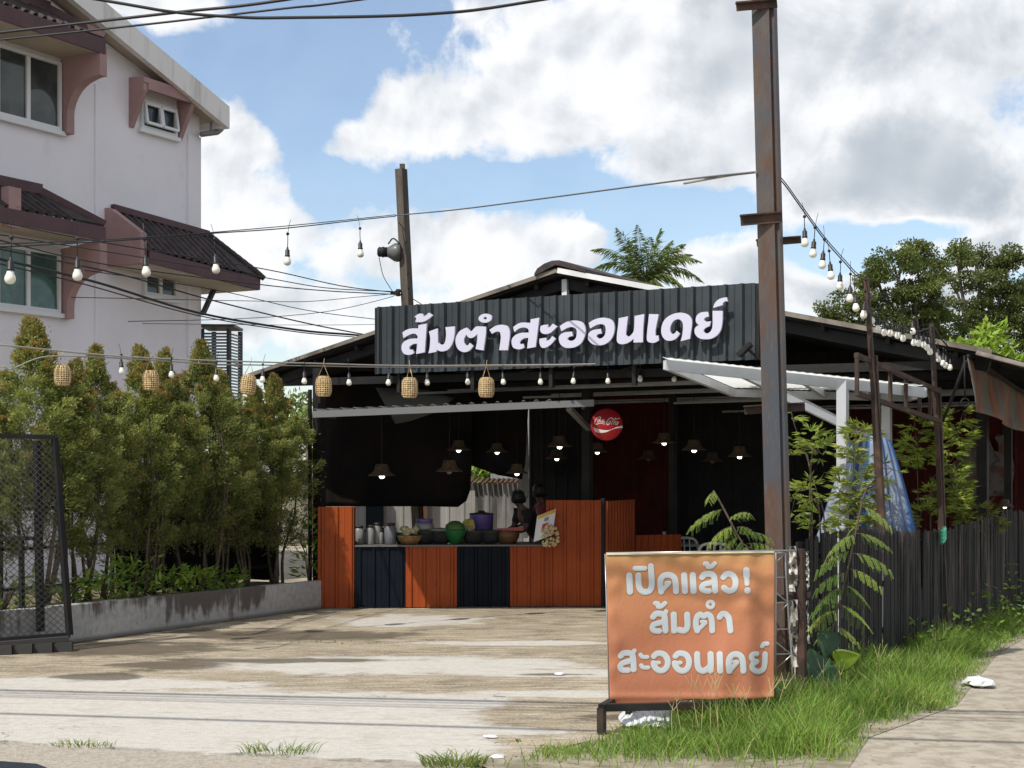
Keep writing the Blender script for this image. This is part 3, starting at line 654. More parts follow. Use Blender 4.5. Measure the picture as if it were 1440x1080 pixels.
GL = [  # (crop origin, outline, holes) ; crop scale 10.286
 ((560, 420), [(232,262),(290,222),(330,215),(358,232),(362,262),(400,240),(440,203),(498,240),(450,285),(380,325),(310,340),(245,335),(262,290),(250,268)], []),
 ((560, 420), [(60,490),(110,455),(180,432),(290,430),(290,382),(412,360),(382,775),(258,800),(275,650),(220,655),(170,685),(158,715),(170,742),(205,735),(226,785),(190,805),(130,812),(75,790),(48,730),(55,660),(100,610),(180,580),(278,575),(280,545),(255,512),(215,505),(150,525),(75,570)], []),
 ((560, 420), [(443,475),(570,428),(575,635),(625,672),(665,650),(685,590),(692,500),(682,412),(818,400),(812,520),(785,640),(725,730),(645,762),(590,755),(555,738),(550,768),(436,790),(455,700),(462,560)], []),
 ((560, 420), [(985,418),(1010,440),(1050,480),(1080,450),(1110,415),(1150,400),(1268,405),(1265,520),(1232,750),(1118,728),(1140,620),(1145,510),(1100,550),(1050,570),(1010,555),(985,520),(960,560),(950,610),(965,660),(992,680),(1015,665),(1030,640),(1083,685),(1050,730),(1000,765),(935,772),(870,735),(835,670),(828,590),(850,520),(900,460)], []),
 ((560, 420), 'ring', (1257,282,96,65,25,18)),
 ((690, 420), [(-19,450),(18,508),(60,485),(105,474),(135,490),(145,540),(143,600),(122,745),(248,745),(275,540),(272,460),(240,400),(180,378),(110,382),(50,405)], []),
 ((690, 420), [(325,412),(380,370),(450,345),(575,350),(578,298),(702,275),(650,698),(526,720),(545,568),(490,570),(440,600),(418,635),(430,660),(470,650),(486,705),(440,728),(380,730),(325,705),(302,640),(312,575),(360,525),(440,495),(550,490),(548,450),(520,425),(470,415),(400,435),(340,482)], []),
 ((690, 420), [(722,395),(770,380),(832,375),(820,415),(850,410),(875,390),(892,362),(962,402),(910,455),(850,500),(780,512),(730,490),(715,445)], []),
 ((690, 420), [(705,580),(760,570),(805,565),(802,608),(835,600),(865,575),(888,542),(938,580),(890,640),(830,690),(775,712),(730,700),(705,645)], []),
 ((690, 420), [(1000,395),(1060,355),(1130,325),(1220,315),(1300,330),(1350,375),(1372,450),(1360,540),(1310,640),(1230,695),(1150,712),(1070,705),(1010,660),(985,590),(1000,530),(1060,490),(1175,475),(1190,540),(1150,545),(1115,565),(1110,590),(1140,608),(1190,605),(1230,570),(1245,500),(1238,445),(1200,415),(1150,410),(1090,430),(1020,470)], []),
 ((780, 420), [(492,350),(560,308),(640,282),(720,275),(800,295),(850,345),(866,420),(850,520),(800,605),(720,660),(630,675),(545,655),(490,600),(480,545),(500,490),(560,452),(668,435),(680,505),(640,508),(608,525),(605,548),(635,575),(680,570),(722,530),(738,460),(730,400),(700,372),(650,368),(590,385),(512,430)], []),
 ((780, 420), [(925,282),(1060,255),(1050,330),(1035,450),(1030,520),(1060,550),(1095,535),(1140,475),(1152,380),(1155,250),(1295,222),(1280,430),(1275,630),(1140,635),(1142,578),(1090,620),(1030,650),(965,658),(915,640),(898,590),(905,480),(920,370)], []),
 ((900, 410), [(130,325),(268,328),(248,430),(225,550),(222,630),(238,640),(265,632),(273,705),(220,735),(165,742),(115,725),(98,680),(105,560),(120,430)], []),
 ((900, 410), [(580,305),(650,315),(710,350),(748,410),(750,480),(735,590),(722,682),(588,718),(612,620),(622,500),(610,440),(575,405),(535,400),(480,430),(445,490),(435,550),(448,600),(475,615),(505,600),(528,568),(575,612),(530,670),(470,705),(400,710),(345,680),(310,610),(310,520),(340,430),(400,365),(490,320)], []),
 ((900, 410), [(985,292),(995,362),(960,368),(930,390),(928,415),(960,435),(1025,428),(1005,500),(965,515),(925,545),(918,575),(945,605),(990,600),(1030,560),(1050,480),(1050,278),(1195,278),(1190,440),(1165,560),(1110,635),(1030,680),(930,690),(850,670),(800,620),(788,570),(800,520),(850,485),(810,440),(808,380),(840,325),(900,298)], []),
 ((900, 410), [(1058,235),(1075,180),(1120,125),(1180,95),(1255,82),(1268,142),(1230,140),(1200,165),(1195,195)], []),
]
from mathutils.geometry import tessellate_polygon
LETT_A = -.145
def sign_pt(o, x, y, a): return hit(o[0]+x/10.286, o[1]+y/10.286, SL0+A*a, A)
mb = MB()
for o, outl, holes in GL:
    if outl == 'ring':
        cx, cy, r1, r2, q1, q2 = holes
        loops = [[(cx+r1*math.cos(k*PI/14), cy+r2*math.sin(k*PI/14)-6*math.cos(k*PI/14)) for k in range(28)], [(cx+q1*math.cos(k*PI/14), cy+q2*math.sin(k*PI/14)) for k in range(28)]]
    else: loops = [round_poly(outl, 4)]
    fr = [[sign_pt(o, x, y, LETT_A) for x, y in l] for l in loops]
    bk = [[q+A*.028 for q in l] for l in fr]
    flat = [q for l in fr for q in l]; nv = len(flat)
    tri = tessellate_polygon([[Vector(((q-SL0).dot(B), q.z, 0)) for q in l] for l in fr])
    flat += [q for l in bk for q in l]
    fs = []
    for t in tri:
        q = [flat[i] for i in t]; nn = (q[1]-q[0]).cross(q[2]-q[0])
        t = tuple(t) if nn.dot(A) < 0 else tuple(reversed(t))
        fs.append(t); fs.append(tuple(i+nv for i in reversed(t)))
    s0 = 0
    for l in fr:
        m_ = len(l)
        for i in range(m_): fs.append((s0+i, s0+(i+1) % m_, s0+(i+1) % m_+nv, s0+i+nv))
        s0 += m_
    mb.add(flat, fs)
mb.build('lettering', M_lett, sign)
fl = thing('floodlight', 'small black floodlight on the lower right corner of the fascia sign', 'floodlight', hit(1050, 494, SL0-A*.15, A))
q = hit(1047, 492, SL0-A*.16, A); mb = MB(); dr = (B*.75+Z*.66).normalized(); mb.box(q, dr*.10, A*.05, dr.cross(A)*.03); mb.build('lamp_body', M_black, fl, bevel=.008)
mb = MB(); mb.beam(q+B*.05, q+B*.13-Z*.10+A*.1, .025); mb.beam(q+B*.09-Z*.10+A*.12, q+B*.17-Z*.10+A*.12, .03); mb.build('bracket', M_black, fl)

# ================================================================== LEAN-TO AWNING, COUNTER
aw = thing('awning', 'narrow grey ribbed metal awning over the food counter', 'awning', P(640, 600, 19.4))
wL, wR = P(440, 586, 19.0), P(835, 570, 19.0); u = wR-wL
mb = MB(); bk = (Vector((0, 1, .035))).normalized(); nn = u.normalized().cross(bk); nn = nn if nn.z > 0 else -nn
mb.corr(wL+Z*.07, u, u.length*.86, bk, 2.0, nn, .165, .03, .004, .35); mb.build('sheet', M_galv, aw)
mb = MB(); mb.beam(wL+Z*.03, wR+Z*.03, .05, .085); mb.beam(wL+Z*.03+Vector((.05, .03, 0)), wL+Z*.05+Vector((.05, 1.95, .02)), .04, .05); mb.beam(wR+Z*.03+Vector((-.1, .03, 0)), wR+Vector((-.05, 1.9, .05)), .04, .05)
mb.beam(P(800, 574, 19.05), P(828, 603, 20.8), .07, .06); mb.build('frame', mat('grey_painted_steel', (.17, .175, .18), .5), aw)

DK0, DK1 = 20.45, 20.75
def ck(px): return DK0+(DK1-DK0)*(px-460)/385.0
def cpt(px, z): D = ck(px); return Vector(((px-CX)/FPX*D, D, z))
cu = (cpt(845, 0)-cpt(460, 0)).normalized(); cn = Vector((cu.y, -cu.x, 0))
def panel(px0, px1, z1, m, name, parent=None, z0=.015, off=0.0, pitch=.19, ph=.2):
    a = cpt(px0, z0)+cn*off; L = (cpt(px1, 0)-cpt(px0, 0)).length; mb = MB(); mb.corr(a, cu, L-.006, Z, z1-z0, cn, pitch, .022, .004, .30, ph); return mb.build(name, m, parent)
ZC = .865
ctr = thing('food_counter', 'long serving counter clad in alternating navy and orange ribbed metal', 'counter', cpt(640, 0))
for (x0, x1, m) in ((499, 570.5, M_navy), (570.5, 643, M_orange), (643, 717.5, M_navy), (717.5, 771, M_orange)): panel(x0, x1, ZC-.02, m, 'panel', ctr)
mb = MB(); a, b = cpt(499, ZC-.012), cpt(771, ZC-.012); mb.box((a+b)/2-cn*.42, cu*(b-a).length/2, cn*.45, Z*.010)
mb.build('counter_top', mat('grey_counter_top', (.14, .135, .13), .5), ctr)
mb = MB(); mb.beam(cpt(499, .04)-cn*.03, cpt(771, .04)-cn*.03, .04); 
for x in (501, 570, 643, 717, 769): mb.beam(cpt(x, 0)-cn*.035, cpt(x, ZC-.03)-cn*.035, .035)
mb.build('frame', M_black, ctr)
po = thing('orange_partition', 'narrow tall orange ribbed panel at the left end of the counter by the planter', 'partition', cpt(473, 0))
panel(447, 498.5, 1.39, M_orange, 'panel', po); mb = MB(); mb.beam(cpt(449, 0)-cn*.03, cpt(449, 1.38)-cn*.03, .04); mb.beam(cpt(497, 0)-cn*.03, cpt(497, 1.38)-cn*.03, .04); mb.build('frame', M_black, po)
pr = thing('orange_partition', 'wide tall orange ribbed panel at the right end of the counter under the round red sign', 'partition', cpt(808, 0))
panel(768, 846, 1.475, M_orange, 'panel', pr, off=.012); mb = MB(); mb.beam(cpt(770, 0)-cn*.02, cpt(770, 1.46)-cn*.02, .04); mb.beam(cpt(848, 0)-cn*.01, cpt(848, 1.50)-cn*.01, .07); mb.build('frame', M_black, pr)
ps = thing('orange_partition', 'dull red orange ribbed panel turned back from the counter corner', 'partition', cpt(853, 0))
a = cpt(852, .01); b = Vector(((893-CX)/FPX*21.9, 21.9, .01)); uu = (b-a); mb = MB(); mb.corr(a, uu, uu.length, Z, 1.45, Vector((uu.y, -uu.x, 0)), .125, .022, .004, .4); mb.build('panel', M_orange, ps)
pt = thing('low_partition', 'low dull orange ribbed partition behind the orange banner', 'partition', Vector(((925-CX)/FPX*21.9, 21.9, 0)))
a = Vector(((893-CX)/FPX*21.9, 21.9, .01)); b = Vector(((958-CX)/FPX*22.1, 22.1, .01)); mb = MB(); mb.corr(a, b-a, (b-a).length, Z, .93, (0, -1, 0), .1, .02, .004, .4); mb.build('panel', M_orange, pt)

# ---- round red drink sign
rs = thing('round_sign', 'round red drink sign with white script fixed to the black post', 'sign', P(853, 597, 20.1))
DS = 20.05; sc = P(853, 597, DS); R = 22.5/FPX*DS
mb = MB(); mb.lathe(sc+Vector((0, .05, 0)), [(R*.97, 0), (R, .008), (R, .062), (R*.97, .07), (0, .071)], 40, (0, -1, 0)); mb.build('disc', mat('glossy_red', (.36, .008, .015), .4), rs)
def cc(x, y, yoff): return P(825+x/19.63, 570+y/19.63, DS)+Vector((0, yoff, 0))
stk = [([(350,395),(385,345),(370,322),(320,330),(255,390),(222,460),(228,512),(280,522),(350,497)], 24), ([(300,512),(350,500),(420,500),(490,522)], 20),
 ([(330,400),(300,430),(305,465),(335,455),(350,415),(330,400)], 20), ([(395,395),(370,425),(372,465),(410,460)], 20), ([(455,395),(425,425),(425,465),(455,455),(475,395),(470,465),(500,460)], 20),
 ([(690,395),(720,370),(690,345),(620,370),(565,440),(550,510),(580,540),(630,500)], 24), ([(640,430),(610,470),(620,510),(650,490),(660,450),(640,430)], 20), ([(690,530),(688,500),(720,440),(780,370),(790,350),(800,380),(850,372),(900,360)], 22),
 ([(760,530),(740,505),(790,430)], 20), ([(840,450),(800,470),(785,520),(815,540),(850,470),(835,545),(880,460)], 20)]
stk = [([(x, y) for x, y in p], w*.76) for p, w in stk]
xs, ys, Dd = sdf_strokes(stk, 4, 30); V, Fc = contour_mesh(xs, ys, Dd)
mb = MB(); mb.add([cc(x, y, -.0235) for x, y in V], Fc); M_scr = mat('white_enamel', (.74, .70, .68), .4); mb.build('script_lettering', M_scr, rs)
rib = round_poly([(180,612),(300,650),(450,680),(600,685),(720,650),(850,590),(985,560),(990,630),(900,625),(780,640),(650,690),(540,740),(400,760),(250,740),(215,690)], 4)
mb = MB(); tri = tessellate_polygon([[Vector((x, y, 0)) for x, y in rib]]); mb.add([cc(x, y, -.0235) for x, y in rib], [tuple(t) for t in tri]); mb.build('ribbon_mark', M_scr, rs)

# ================================================================== TARPAULINS
def cloth(name, label, cat, poly, D, m, amp=.05, seed=1, res=14, parent=None, dD=0.0):
    """hanging sheet cut to an outline, with folds and a real hem thickness"""
    rr = random.Random(seed); ph = [rr.uniform(0, 6) for _ in range(4)]
    xs_ = [p[0] for p in poly]; ys_ = [p[1] for p in poly]
    bm = bmesh.new(); vs = [bm.verts.new((x, y, 0)) for x, y in poly]; bm.faces.new(vs)
    for ax, lo, hi in ((0, min(xs_), max(xs_)), (1, min(ys_), max(ys_))):
        q = lo+res
        while q < hi:
            co = (q, 0, 0) if ax == 0 else (0, q, 0); no = (1, 0, 0) if ax == 0 else (0, 1, 0)
            bmesh.ops.bisect_plane(bm, geom=bm.verts[:]+bm.edges[:]+bm.faces[:], plane_co=co, plane_no=no); q += res
    bm.verts.index_update(); fc = [[v.index for v in f.verts] for f in bm.faces]; x0 = min(xs_)
    pts = []
    for v in bm.verts:
        x, y = v.co.x, v.co.y; dd = amp*(math.sin(x*.045+ph[0])+.6*math.sin(x*.11+y*.03+ph[1])+.5*math.sin(y*.06+ph[2]))
        pts.append(P(x, y, D+dD*(x-x0)/100+dd))
    bm.free(); mb = MB(); mb.add(pts, fc, True); o = mb.build(name, m, parent, loc=pts[0] if parent is None else None)
    sd = o.modifiers.new('hem', 'SOLIDIFY'); sd.thickness = .006
    if label: tag(o, label, cat)
    return o
M_tarp = mat('black_tarpaulin', (0.009, 0.008, 0.0085), .8, (0.016, 0.010, 0.009), 1.5, .45, .65, spec=.15)
cloth('tarpaulin', 'large black tarpaulin hanging behind the counter with its hem above the pots', 'tarpaulin', [(452, 522), (640, 522), (664, 560), (664, 640), (663, 660), (661, 690), (656, 704), (644, 713), (600, 712), (455, 712)], 22.2, M_tarp, .05, 3)
cloth('tarpaulin', 'black tarpaulin strip with a slanting hem above the gap to the garden wall', 'tarpaulin', [(640, 535), (745, 535), (739, 650), (734, 674), (700, 668), (664, 655), (640, 655)], 22.5, M_tarp, .04, 5)
cloth('tarpaulin', 'grey sagging tarpaulin strip under the roof at the left', 'tarpaulin', [(528, 545), (600, 548), (640, 560), (612, 580), (578, 592), (556, 596)], 21.3, mat('grey_tarpaulin', (.085, .085, .08), .7), .05, 8)
cloth('curtain', 'narrow whitish curtain strip hanging beside the dark wall', 'curtain', [(735, 596), (742, 596), (744, 650), (743, 700), (727, 700), (731, 640)], 24.8, mat('whitish_cloth', (.52, .50, .46), .8), .03, 2, 8)

# ================================================================== THINGS ON THE COUNTER
def ct(px, back=.35): D = ck(px)+back; return Vector(((px-CX)/FPX*D, D, ZC))
def lathe_thing(name, label, cat, px, prof, m, back=.35, group=None, n=20, extra=None, sx=1.0):
    b = ct(px, back); o = thing(name, label, cat, b, group); mb = MB(); mb.lathe(b, prof, n, sx=sx); mb.build('body', m, o)
    if extra: extra(o, b)
    return o
M_clay = mat('black_clay', (.022, .022, .024), .6, (.04, .038, .036), 6); M_wood = mat('dark_turned_wood', (.16, .075, .03), .6, (.10, .05, .02), 5)
M_plastic_g = mat('green_plastic', (.02, .15, .04), .4); M_purpl = mat('purple_plastic', (.13, .085, .27), .4); M_clear = mat('cloudy_plastic', (.22, .22, .21), .3)
M_bask = mat('woven_rattan', (.34, .20, .08), .8, (.20, .11, .04), 30, .4, .6)
pot = [(.10, 0), (.14, .03), (.165, .09), (.175, .15), (.19, .165), (.19, .185), (.165, .18), (.15, .10), (.0, .05)]
def cover(col, h=.03):
    def f(o, b):
        mb = MB(); mb.lathe(b+Z*.186, [(.19, 0), (.185, h*.5), (.10, h), (0, h+.01)], 20); mb.build('lid', col, o)
    return f
def small_bowl(o, b):
    mb = MB(); mb.lathe(b+Z*.19, [(.13, 0), (.14, .04), (.12, .09), (.105, .10)], 18); mb.build('lid', M_clear, o); mb = MB(); mb.lathe(b+Z*.292, [(.11, 0), (.12, .05), (.10, .055)], 18); mb.build('bowl', M_purpl, o)
lathe_thing('mortar', 'black clay mortar topped with a clear cover and purple bowl', 'mortar', 597, pot, M_clay, group='black mortars on the counter', extra=small_bowl)
lathe_thing('mortar', 'black clay mortar with a flat whitish lid left of the green colander', 'mortar', 619, pot, M_clay, group='black mortars on the counter', extra=cover(M_clear))
lathe_thing('mortar', 'open black clay mortar right under the bananas', 'mortar', 667, pot, M_clay, group='black mortars on the counter')
lathe_thing('mortar', 'open black clay mortar under the purple tub', 'mortar', 689, pot, M_clay, group='black mortars on the counter')
lathe_thing('mortar', 'brown wooden mortar with a red board laid across it', 'mortar', 713, [(.12, 0), (.14, .03), (.17, .09), (.175, .17), (.155, .17), (.13, .1), (0, .06)], M_wood,
            extra=lambda o, b: MB().box(b+Vector((.03, 0, .195)), (.2, 0, .01), (0, .1, 0), (0, 0, .02)).build('board', mat('red_board', (.35, .07, .06), .5), o))
def holes(o, b):
    mb = MB(); mb.lathe(b+Z*.17, [(.17, 0), (.18, .012), (.17, .02)], 20); mb.build('rim', M_plastic_g, o); mb = MB(); mb.lathe(b+Z*.165, [(.15, 0), (.13, .10), (.06, .15), (0, .16)], 14); mb.build('leaves', mat('green_vegetables', (.05, .12, .03), .6), o)
lathe_thing('colander', 'bright green plastic colander heaped with greens', 'colander', 640, [(.06, 0), (.08, .01), (.09, .05), (.16, .16), (.17, .18), (.15, .16), (0, .05)], M_plastic_g, .25, extra=holes)
lathe_thing('colander', 'bright green plastic colander next to the rattan basket at the left', 'colander', 566, [(.07, 0), (.11, .05), (.15, .13), (.16, .15), (.13, .13), (0, .04)], M_plastic_g, .4)
def fill(o, b):
    mb = MB()
    for k in range(16): mb.lathe(b+Vector((random.uniform(-.1, .1), random.uniform(-.08, .08), .10+random.uniform(0, .07))), [(0, 0), (.04, .02), (.045, .045), (.03, .075), (0, .085)], 8)
    mb.build('produce', mat('pale_garlic', (.42, .38, .22), .6), o)
lathe_thing('basket', 'shallow rattan basket full of pale produce', 'basket', 576, [(.11, 0), (.15, .05), (.175, .11), (.18, .125), (.16, .11), (0, .05)], M_bask, .2, extra=fill)
lathe_thing('basket', 'small rattan basket between green colander and bananas', 'basket', 654, [(.09, 0), (.13, .05), (.15, .12), (.13, .11), (0, .04)], M_bask, .45, extra=fill)
b = ct(657, .55)+Z*.14; o = thing('banana_bunch', 'yellow bunch of bananas beside the purple tub', 'bananas', b)
mb = MB()
for k in range(5):
    a_ = -1.0+k*.32; mb.tube([b+Vector((.05, 0, .20)), b+Vector((.05+math.sin(a_)*.09, -.03, .17)), b+Vector((.05+math.sin(a_)*.15, -.05, .08)), b+Vector((.05+math.sin(a_)*.15, -.05, -.02))], [.008, .022, .024, .008], 7)
mb.build('fruit', mat('banana_yellow', (.55, .46, .10), .5, (.40, .36, .08), 8), o)
def knob(o, b):
    mb = MB(); mb.lathe(b+Z*.235, [(.175, 0), (.17, .015), (.05, .03), (.05, .05), (0, .055)], 20); mb.build('lid', mat('dark_lid', (.03, .025, .04), .5), o)
lathe_thing('tub', 'purple plastic tub with a dark lid standing behind the mortars', 'tub', 677, [(.15, 0), (.165, .02), (.17, .22), (.172, .235)], M_purpl, .75, extra=lambda o, b: knob(o, b)).location.z += .16
k = 0
for (px, h, r, lab, m) in ((505, .26, .075, 'stubby cloudy plastic jar leftmost on the counter', M_clear), (512, .20, .07, 'low jar with pinkish contents near the counter left end', mat('pink_pickle', (.36, .22, .20), .4)), (521, .27, .055, 'slim tall grey jar beside the pinkish jar', M_clear), (530, .30, .06, 'tall cloudy jar with black lid in the middle of the jars', M_clear), (540, .24, .05, 'small sauce bottle with narrow neck', mat('brown_sauce', (.10, .05, .025), .3)), (549, .30, .085, 'wide grey lidded container right of the jars', mat('grey_box', (.13, .13, .15), .5)), (535, .20, .05, 'short pale jar behind the sauce bottle', M_clear)):
    k += 1
    lathe_thing('jar', lab, 'jar', px, [(r*.9, 0), (r, .01), (r, h*.72), (r*.75, h*.82), (r*.7, h*.86)], m, .22+.09*(k % 3), group='jars and bottles at the left of the counter', n=14,
                extra=lambda o, b, r=r, h=h: MB().lathe(b+Z*h*.86, [(r*.78, 0), (r*.8, h*.12), (0, h*.14)], 14).build('lid', M_clay, o))
# snack bags hung on the orange partition
b = cpt(770, .84)+cn*.10; o = thing('snack_bag', 'clear bag of pale puffed snacks hanging on the orange partition edge', 'bag', b)
mb = MB(); rr = random.Random(4)
for k in range(95):
    t_ = rr.random(); w_ = .13*(.55+.45*math.sin(PI*min(1, t_*1.15))); c_ = b+Vector((rr.uniform(-w_, w_)+.02, rr.uniform(-.05, .05), t_*.30)); r_ = rr.uniform(.016, .027)
    mb.lathe(c_, [(0, -r_), (r_*.8, -r_*.5), (r_, 0), (r_*.75, r_*.6), (0, r_)], 7, (rr.uniform(-1, 1), rr.uniform(-1, 1), rr.uniform(-1, 1)))
mb.build('snacks', mat('puffed_snack', (.62, .50, .30), .8, (.48, .36, .19), 20), o)
b = cpt(766, 1.0)+cn*.07; o = thing('paper_bag', 'white printed packet with yellow top and red patch hanging above the snacks', 'packet', b)
def pk(u_, v_, off): return b+Vector((-.16+u_*.26+v_*.05, -off-.03*math.sin(u_*PI), v_*.36-.1*(1-u_)))
def sheet(u0, u1, v0, v1, off, name, m):
    mb = MB(); vs = [pk(u0+(u1-u0)*i/6, v0+(v1-v0)*j/6, off) for j in range(7) for i in range(7)]; mb.add(vs+[q+Vector((0, .004, 0)) for q in vs], [(j*7+i, j*7+i+1, j*7+i+8, j*7+i+7) for j in range(6) for i in range(6)]+[(49+j*7+i, 49+j*7+i+7, 49+j*7+i+8, 49+j*7+i+1) for j in range(6) for i in range(6)]); mb.build(name, m, o)
sheet(0, 1, 0, 1, 0, 'packet', mat('white_packet', (.66, .67, .70), .4)); sheet(.05, .98, .86, .99, .006, 'yellow_band', mat('packet_yellow', (.62, .36, .04), .5)); sheet(.35, .65, .38, .58, .006, 'red_patch', mat('packet_red', (.50, .03, .03), .5)); sheet(.42, .66, .66, .80, .006, 'grey_print', mat('packet_print', (.22, .22, .34), .5))

# ================================================================== PENDANT LAMPS
M_shade = mat('brown_straw_shade', (.13, .09, .055), .85, (.075, .05, .03), 25, .4, .6, obj=True)
M_lit = emit('lit_bulb', (1.0, .97, .92), 4.0); M_cord = mat('black_cord', (.015, .015, .015), .6)
LAMPS = [(537, 668, 21.3, 1.15, 'straw hat pendant lamp lowest at the left before the black tarpaulin'), (645, 632, 22.0, 1.0, 'straw pendant lamp high above the black tarpaulin hem, left of two level ones'), (699, 635, 22.3, .95, 'straw pendant lamp right of two level ones over the tarpaulin'),
 (727, 665, 21.8, .95, 'straw pendant lamp hanging before the gap to the garden wall'), (787, 627, 21.6, 1.05, 'straw pendant lamp, upper of a pair before the dark wall'), (783, 644, 23.5, 1.0, 'straw pendant lamp, lower of a pair before the dark wall'), (840, 635, 22.6, .95, 'straw pendant lamp half hidden by the black post under the round sign'),
 (934, 622, 22.0, 1.0, 'straw pendant lamp beside the thin black post in the red walled bay'), (976, 632, 22.0, 1.05, 'straw pendant lamp between the thin post and the next lamp, in the dark bay'), (1040, 641, 21.6, 1.0, 'straw pendant lamp closest to the rusty pole in the dark bay'), (1196, 640, 21.0, .9, 'straw pendant lamp glimpsed among leaves left of the white post'), (1413, 712, 19.8, .7, 'small lit lamp low behind the dark fence at the far right')]
UNLIT = [(632, 662, 20.9, 1.1, 'unlit straw pendant lamp in front of the tarpaulin'), (1002, 648, 25.0, 1.0, 'dim straw lamp farther back between two lit lamps'), (912, 645, 25.0, 1.0, 'dim straw lamp against the red wall')]
def lamp_proto(lit):
    o = thing('pendant_lamp', 'x', 'pendant lamp', (0, 0, 0), 'straw pendant lamps under the roof')
    mb = MB(); mb.lathe((0, 0, 0), [(.21, -.015), (.205, 0), (.15, .035), (.115, .07), (.095, .155), (.085, .165), (.02, .17), (.02, .165), (.08, .158), (.108, .07), (.145, .03), (.20, -.012)], 22); mb.build('lamp_shade', M_shade, o)
    mb = MB(); mb.lathe((0, 0, -.055), [(0, 0), (.030, .010), (.044, .035), (.040, .06), (.02, .10)], 12); mb.build('bulb', M_lit if lit else M_clear, o)
    mb = MB(); mb.tube([(0, 0, .165), (0, 0, 1.0)], .006, 5); mb.build('cord', M_cord, o); return o
for lst, lit in ((LAMPS, True), (UNLIT, False)):
    pr_ = None
    for (px, py, D, s_, lab) in lst:
        s_ *= .82
        loc = P(px, py, D)
        if pr_ is None: pr_ = lamp_proto(lit); pr_.location = loc; pr_.scale = (s_,)*3; pr_['label'] = lab
        else: dup(pr_, loc, random.uniform(0, 3), lab, None, s_)
# ================================================================== BANNER ON ITS STAND
DB = 11.0
bstand = thing('banner_stand', 'faded orange cloth banner with white lettering on a black wire stand', 'banner', G(970, 1028))
CR = [(852, 779), (1089.5, 776), (1088.5, 980), (858, 992)]
def bend(px, py):
    x, y = px-850, py-775
    f = .012*math.sin(x*.035+y*.012)+.006*math.sin(x*.09-y*.05+1)+.005*math.sin(y*.07+x*.02)
    f += .050*math.exp(-((x-203-(y*.02))/20)**2)*min(1, max(0, (y-20)/60))+.030*math.exp(-((x-165-(200-y)*.12)/16)**2)*max(0, min(1, (y-90)/70))
    f -= .03*math.exp(-((x-222)/14)**2)
    f += .013*math.exp(-((x-14-4*math.sin(y*.06))/9)**2)*(.6+.4*math.sin(y*.16))+.010*math.exp(-((y-205)/5)**2)
    f += .004*math.sin(x*.22+2*math.sin(y*.03))*math.exp(-((y-5)/16)**2)+.0035*math.sin(x*.16+.10*y)*math.exp(-((x-195)/30)**2)*math.exp(-((y-70)/45)**2)
    return -f+ (y-100)*-.0003
def bpt(px, py, off=0.0): return P(px, py, DB+bend(px, py)-off)
NX, NY = 110, 96; vs = []
for j in range(NY+1):
    for i in range(NX+1):
        s_, t_ = i/NX, j/NY
        x = (CR[0][0]*(1-s_)+CR[1][0]*s_)*(1-t_)+(CR[3][0]*(1-s_)+CR[2][0]*s_)*t_; y = (CR[0][1]*(1-s_)+CR[1][1]*s_)*(1-t_)+(CR[3][1]*(1-s_)+CR[2][1]*s_)*t_
        y += (1.2*math.sin(s_*9)+.8*math.sin(s_*23))*(t_**6)
        vs.append(bpt(x, y))
fs = [(j*(NX+1)+i, (j+1)*(NX+1)+i, (j+1)*(NX+1)+i+1, j*(NX+1)+i+1) for j in range(NY) for i in range(NX)]
def banner_mat():
    m = bpy.data.materials.new('faded_orange_vinyl'); m.use_nodes = True; N = NT(m.node_tree); p = N.n['Principled BSDF']
    pos = N.new('ShaderNodeNewGeometry').outputs['Position']; s = N.new('ShaderNodeSeparateXYZ'); N.link(pos, s.inputs[0])
    n1 = N.noise(pos, 3.5, 5, .6); n2 = N.noise(N.mapping(pos, (1, 1, 6)), 40, 3, .6)
    # the print runs from yellowish orange at the top to salmon at the bottom and has bleached at the edges
    h = N.math('ADD', s.outputs[2], N.math('MULTIPLY', N.math('SUBTRACT', n1, .5), .15))
    c = N.mix(N.mrange(h, .5, 1.25), (0.43, 0.165, 0.090), (0.45, 0.205, 0.090))
    c = N.mix(N.mrange(s.outputs[2], 1.16, 1.30), c, (0.43, 0.25, 0.10))
    c = N.mix(N.math('MULTIPLY', N.mrange(n2, .5, .75), .25), c, (0.55, 0.30, 0.17)); c = N.mix(N.math('MULTIPLY', N.mrange(n1, .60, .8), .12), c, (0.36, 0.125, 0.05))
    N.link(c, p.inputs['Base Color']); p.inputs['Roughness'].default_value = .55; p.inputs['Specular IOR Level'].default_value = .3
    b = N.new('ShaderNodeBump'); b.inputs['Strength'].default_value = .2; b.inputs['Distance'].default_value = .02
    N.link(N.noise(N.mapping(pos, (1, 1, .5)), 18, 4, .6, 1.2), b.inputs['Height']); N.link(b.outputs[0], p.inputs['Normal']); return m
mb = MB(); mb.add(vs, fs, True); cl = mb.build('cloth', banner_mat(), bstand)
sd = cl.modifiers.new('thickness', 'SOLIDIFY'); sd.thickness = .003; sd.offset = -1
mb = MB()
for i in range(60):
    x0, x1 = 853+i*3.93, 853+(i+1)*3.93; y0, y1 = 779-(x0-852)*.0126, 779-(x1-852)*.0126
    mb.hexa([bpt(x0, y0+1.3, -.02), bpt(x1, y1+1.3, -.02), bpt(x1, y1+1.3, .012), bpt(x0, y0+1.3, .012), bpt(x0, y0-1.2, -.02), bpt(x1, y1-1.2, -.02), bpt(x1, y1-1.2, .012), bpt(x0, y0-1.2, .012)])
mb.build('top_hem', mat('bleached_hem', (.60, .55, .38), .6), cl)
def tr(o, k, strokes): return [([(o[0]+x/k, o[1]+y/k) for x, y in pts], w/k) for pts, w in strokes]
ST = []
k1 = 13.09
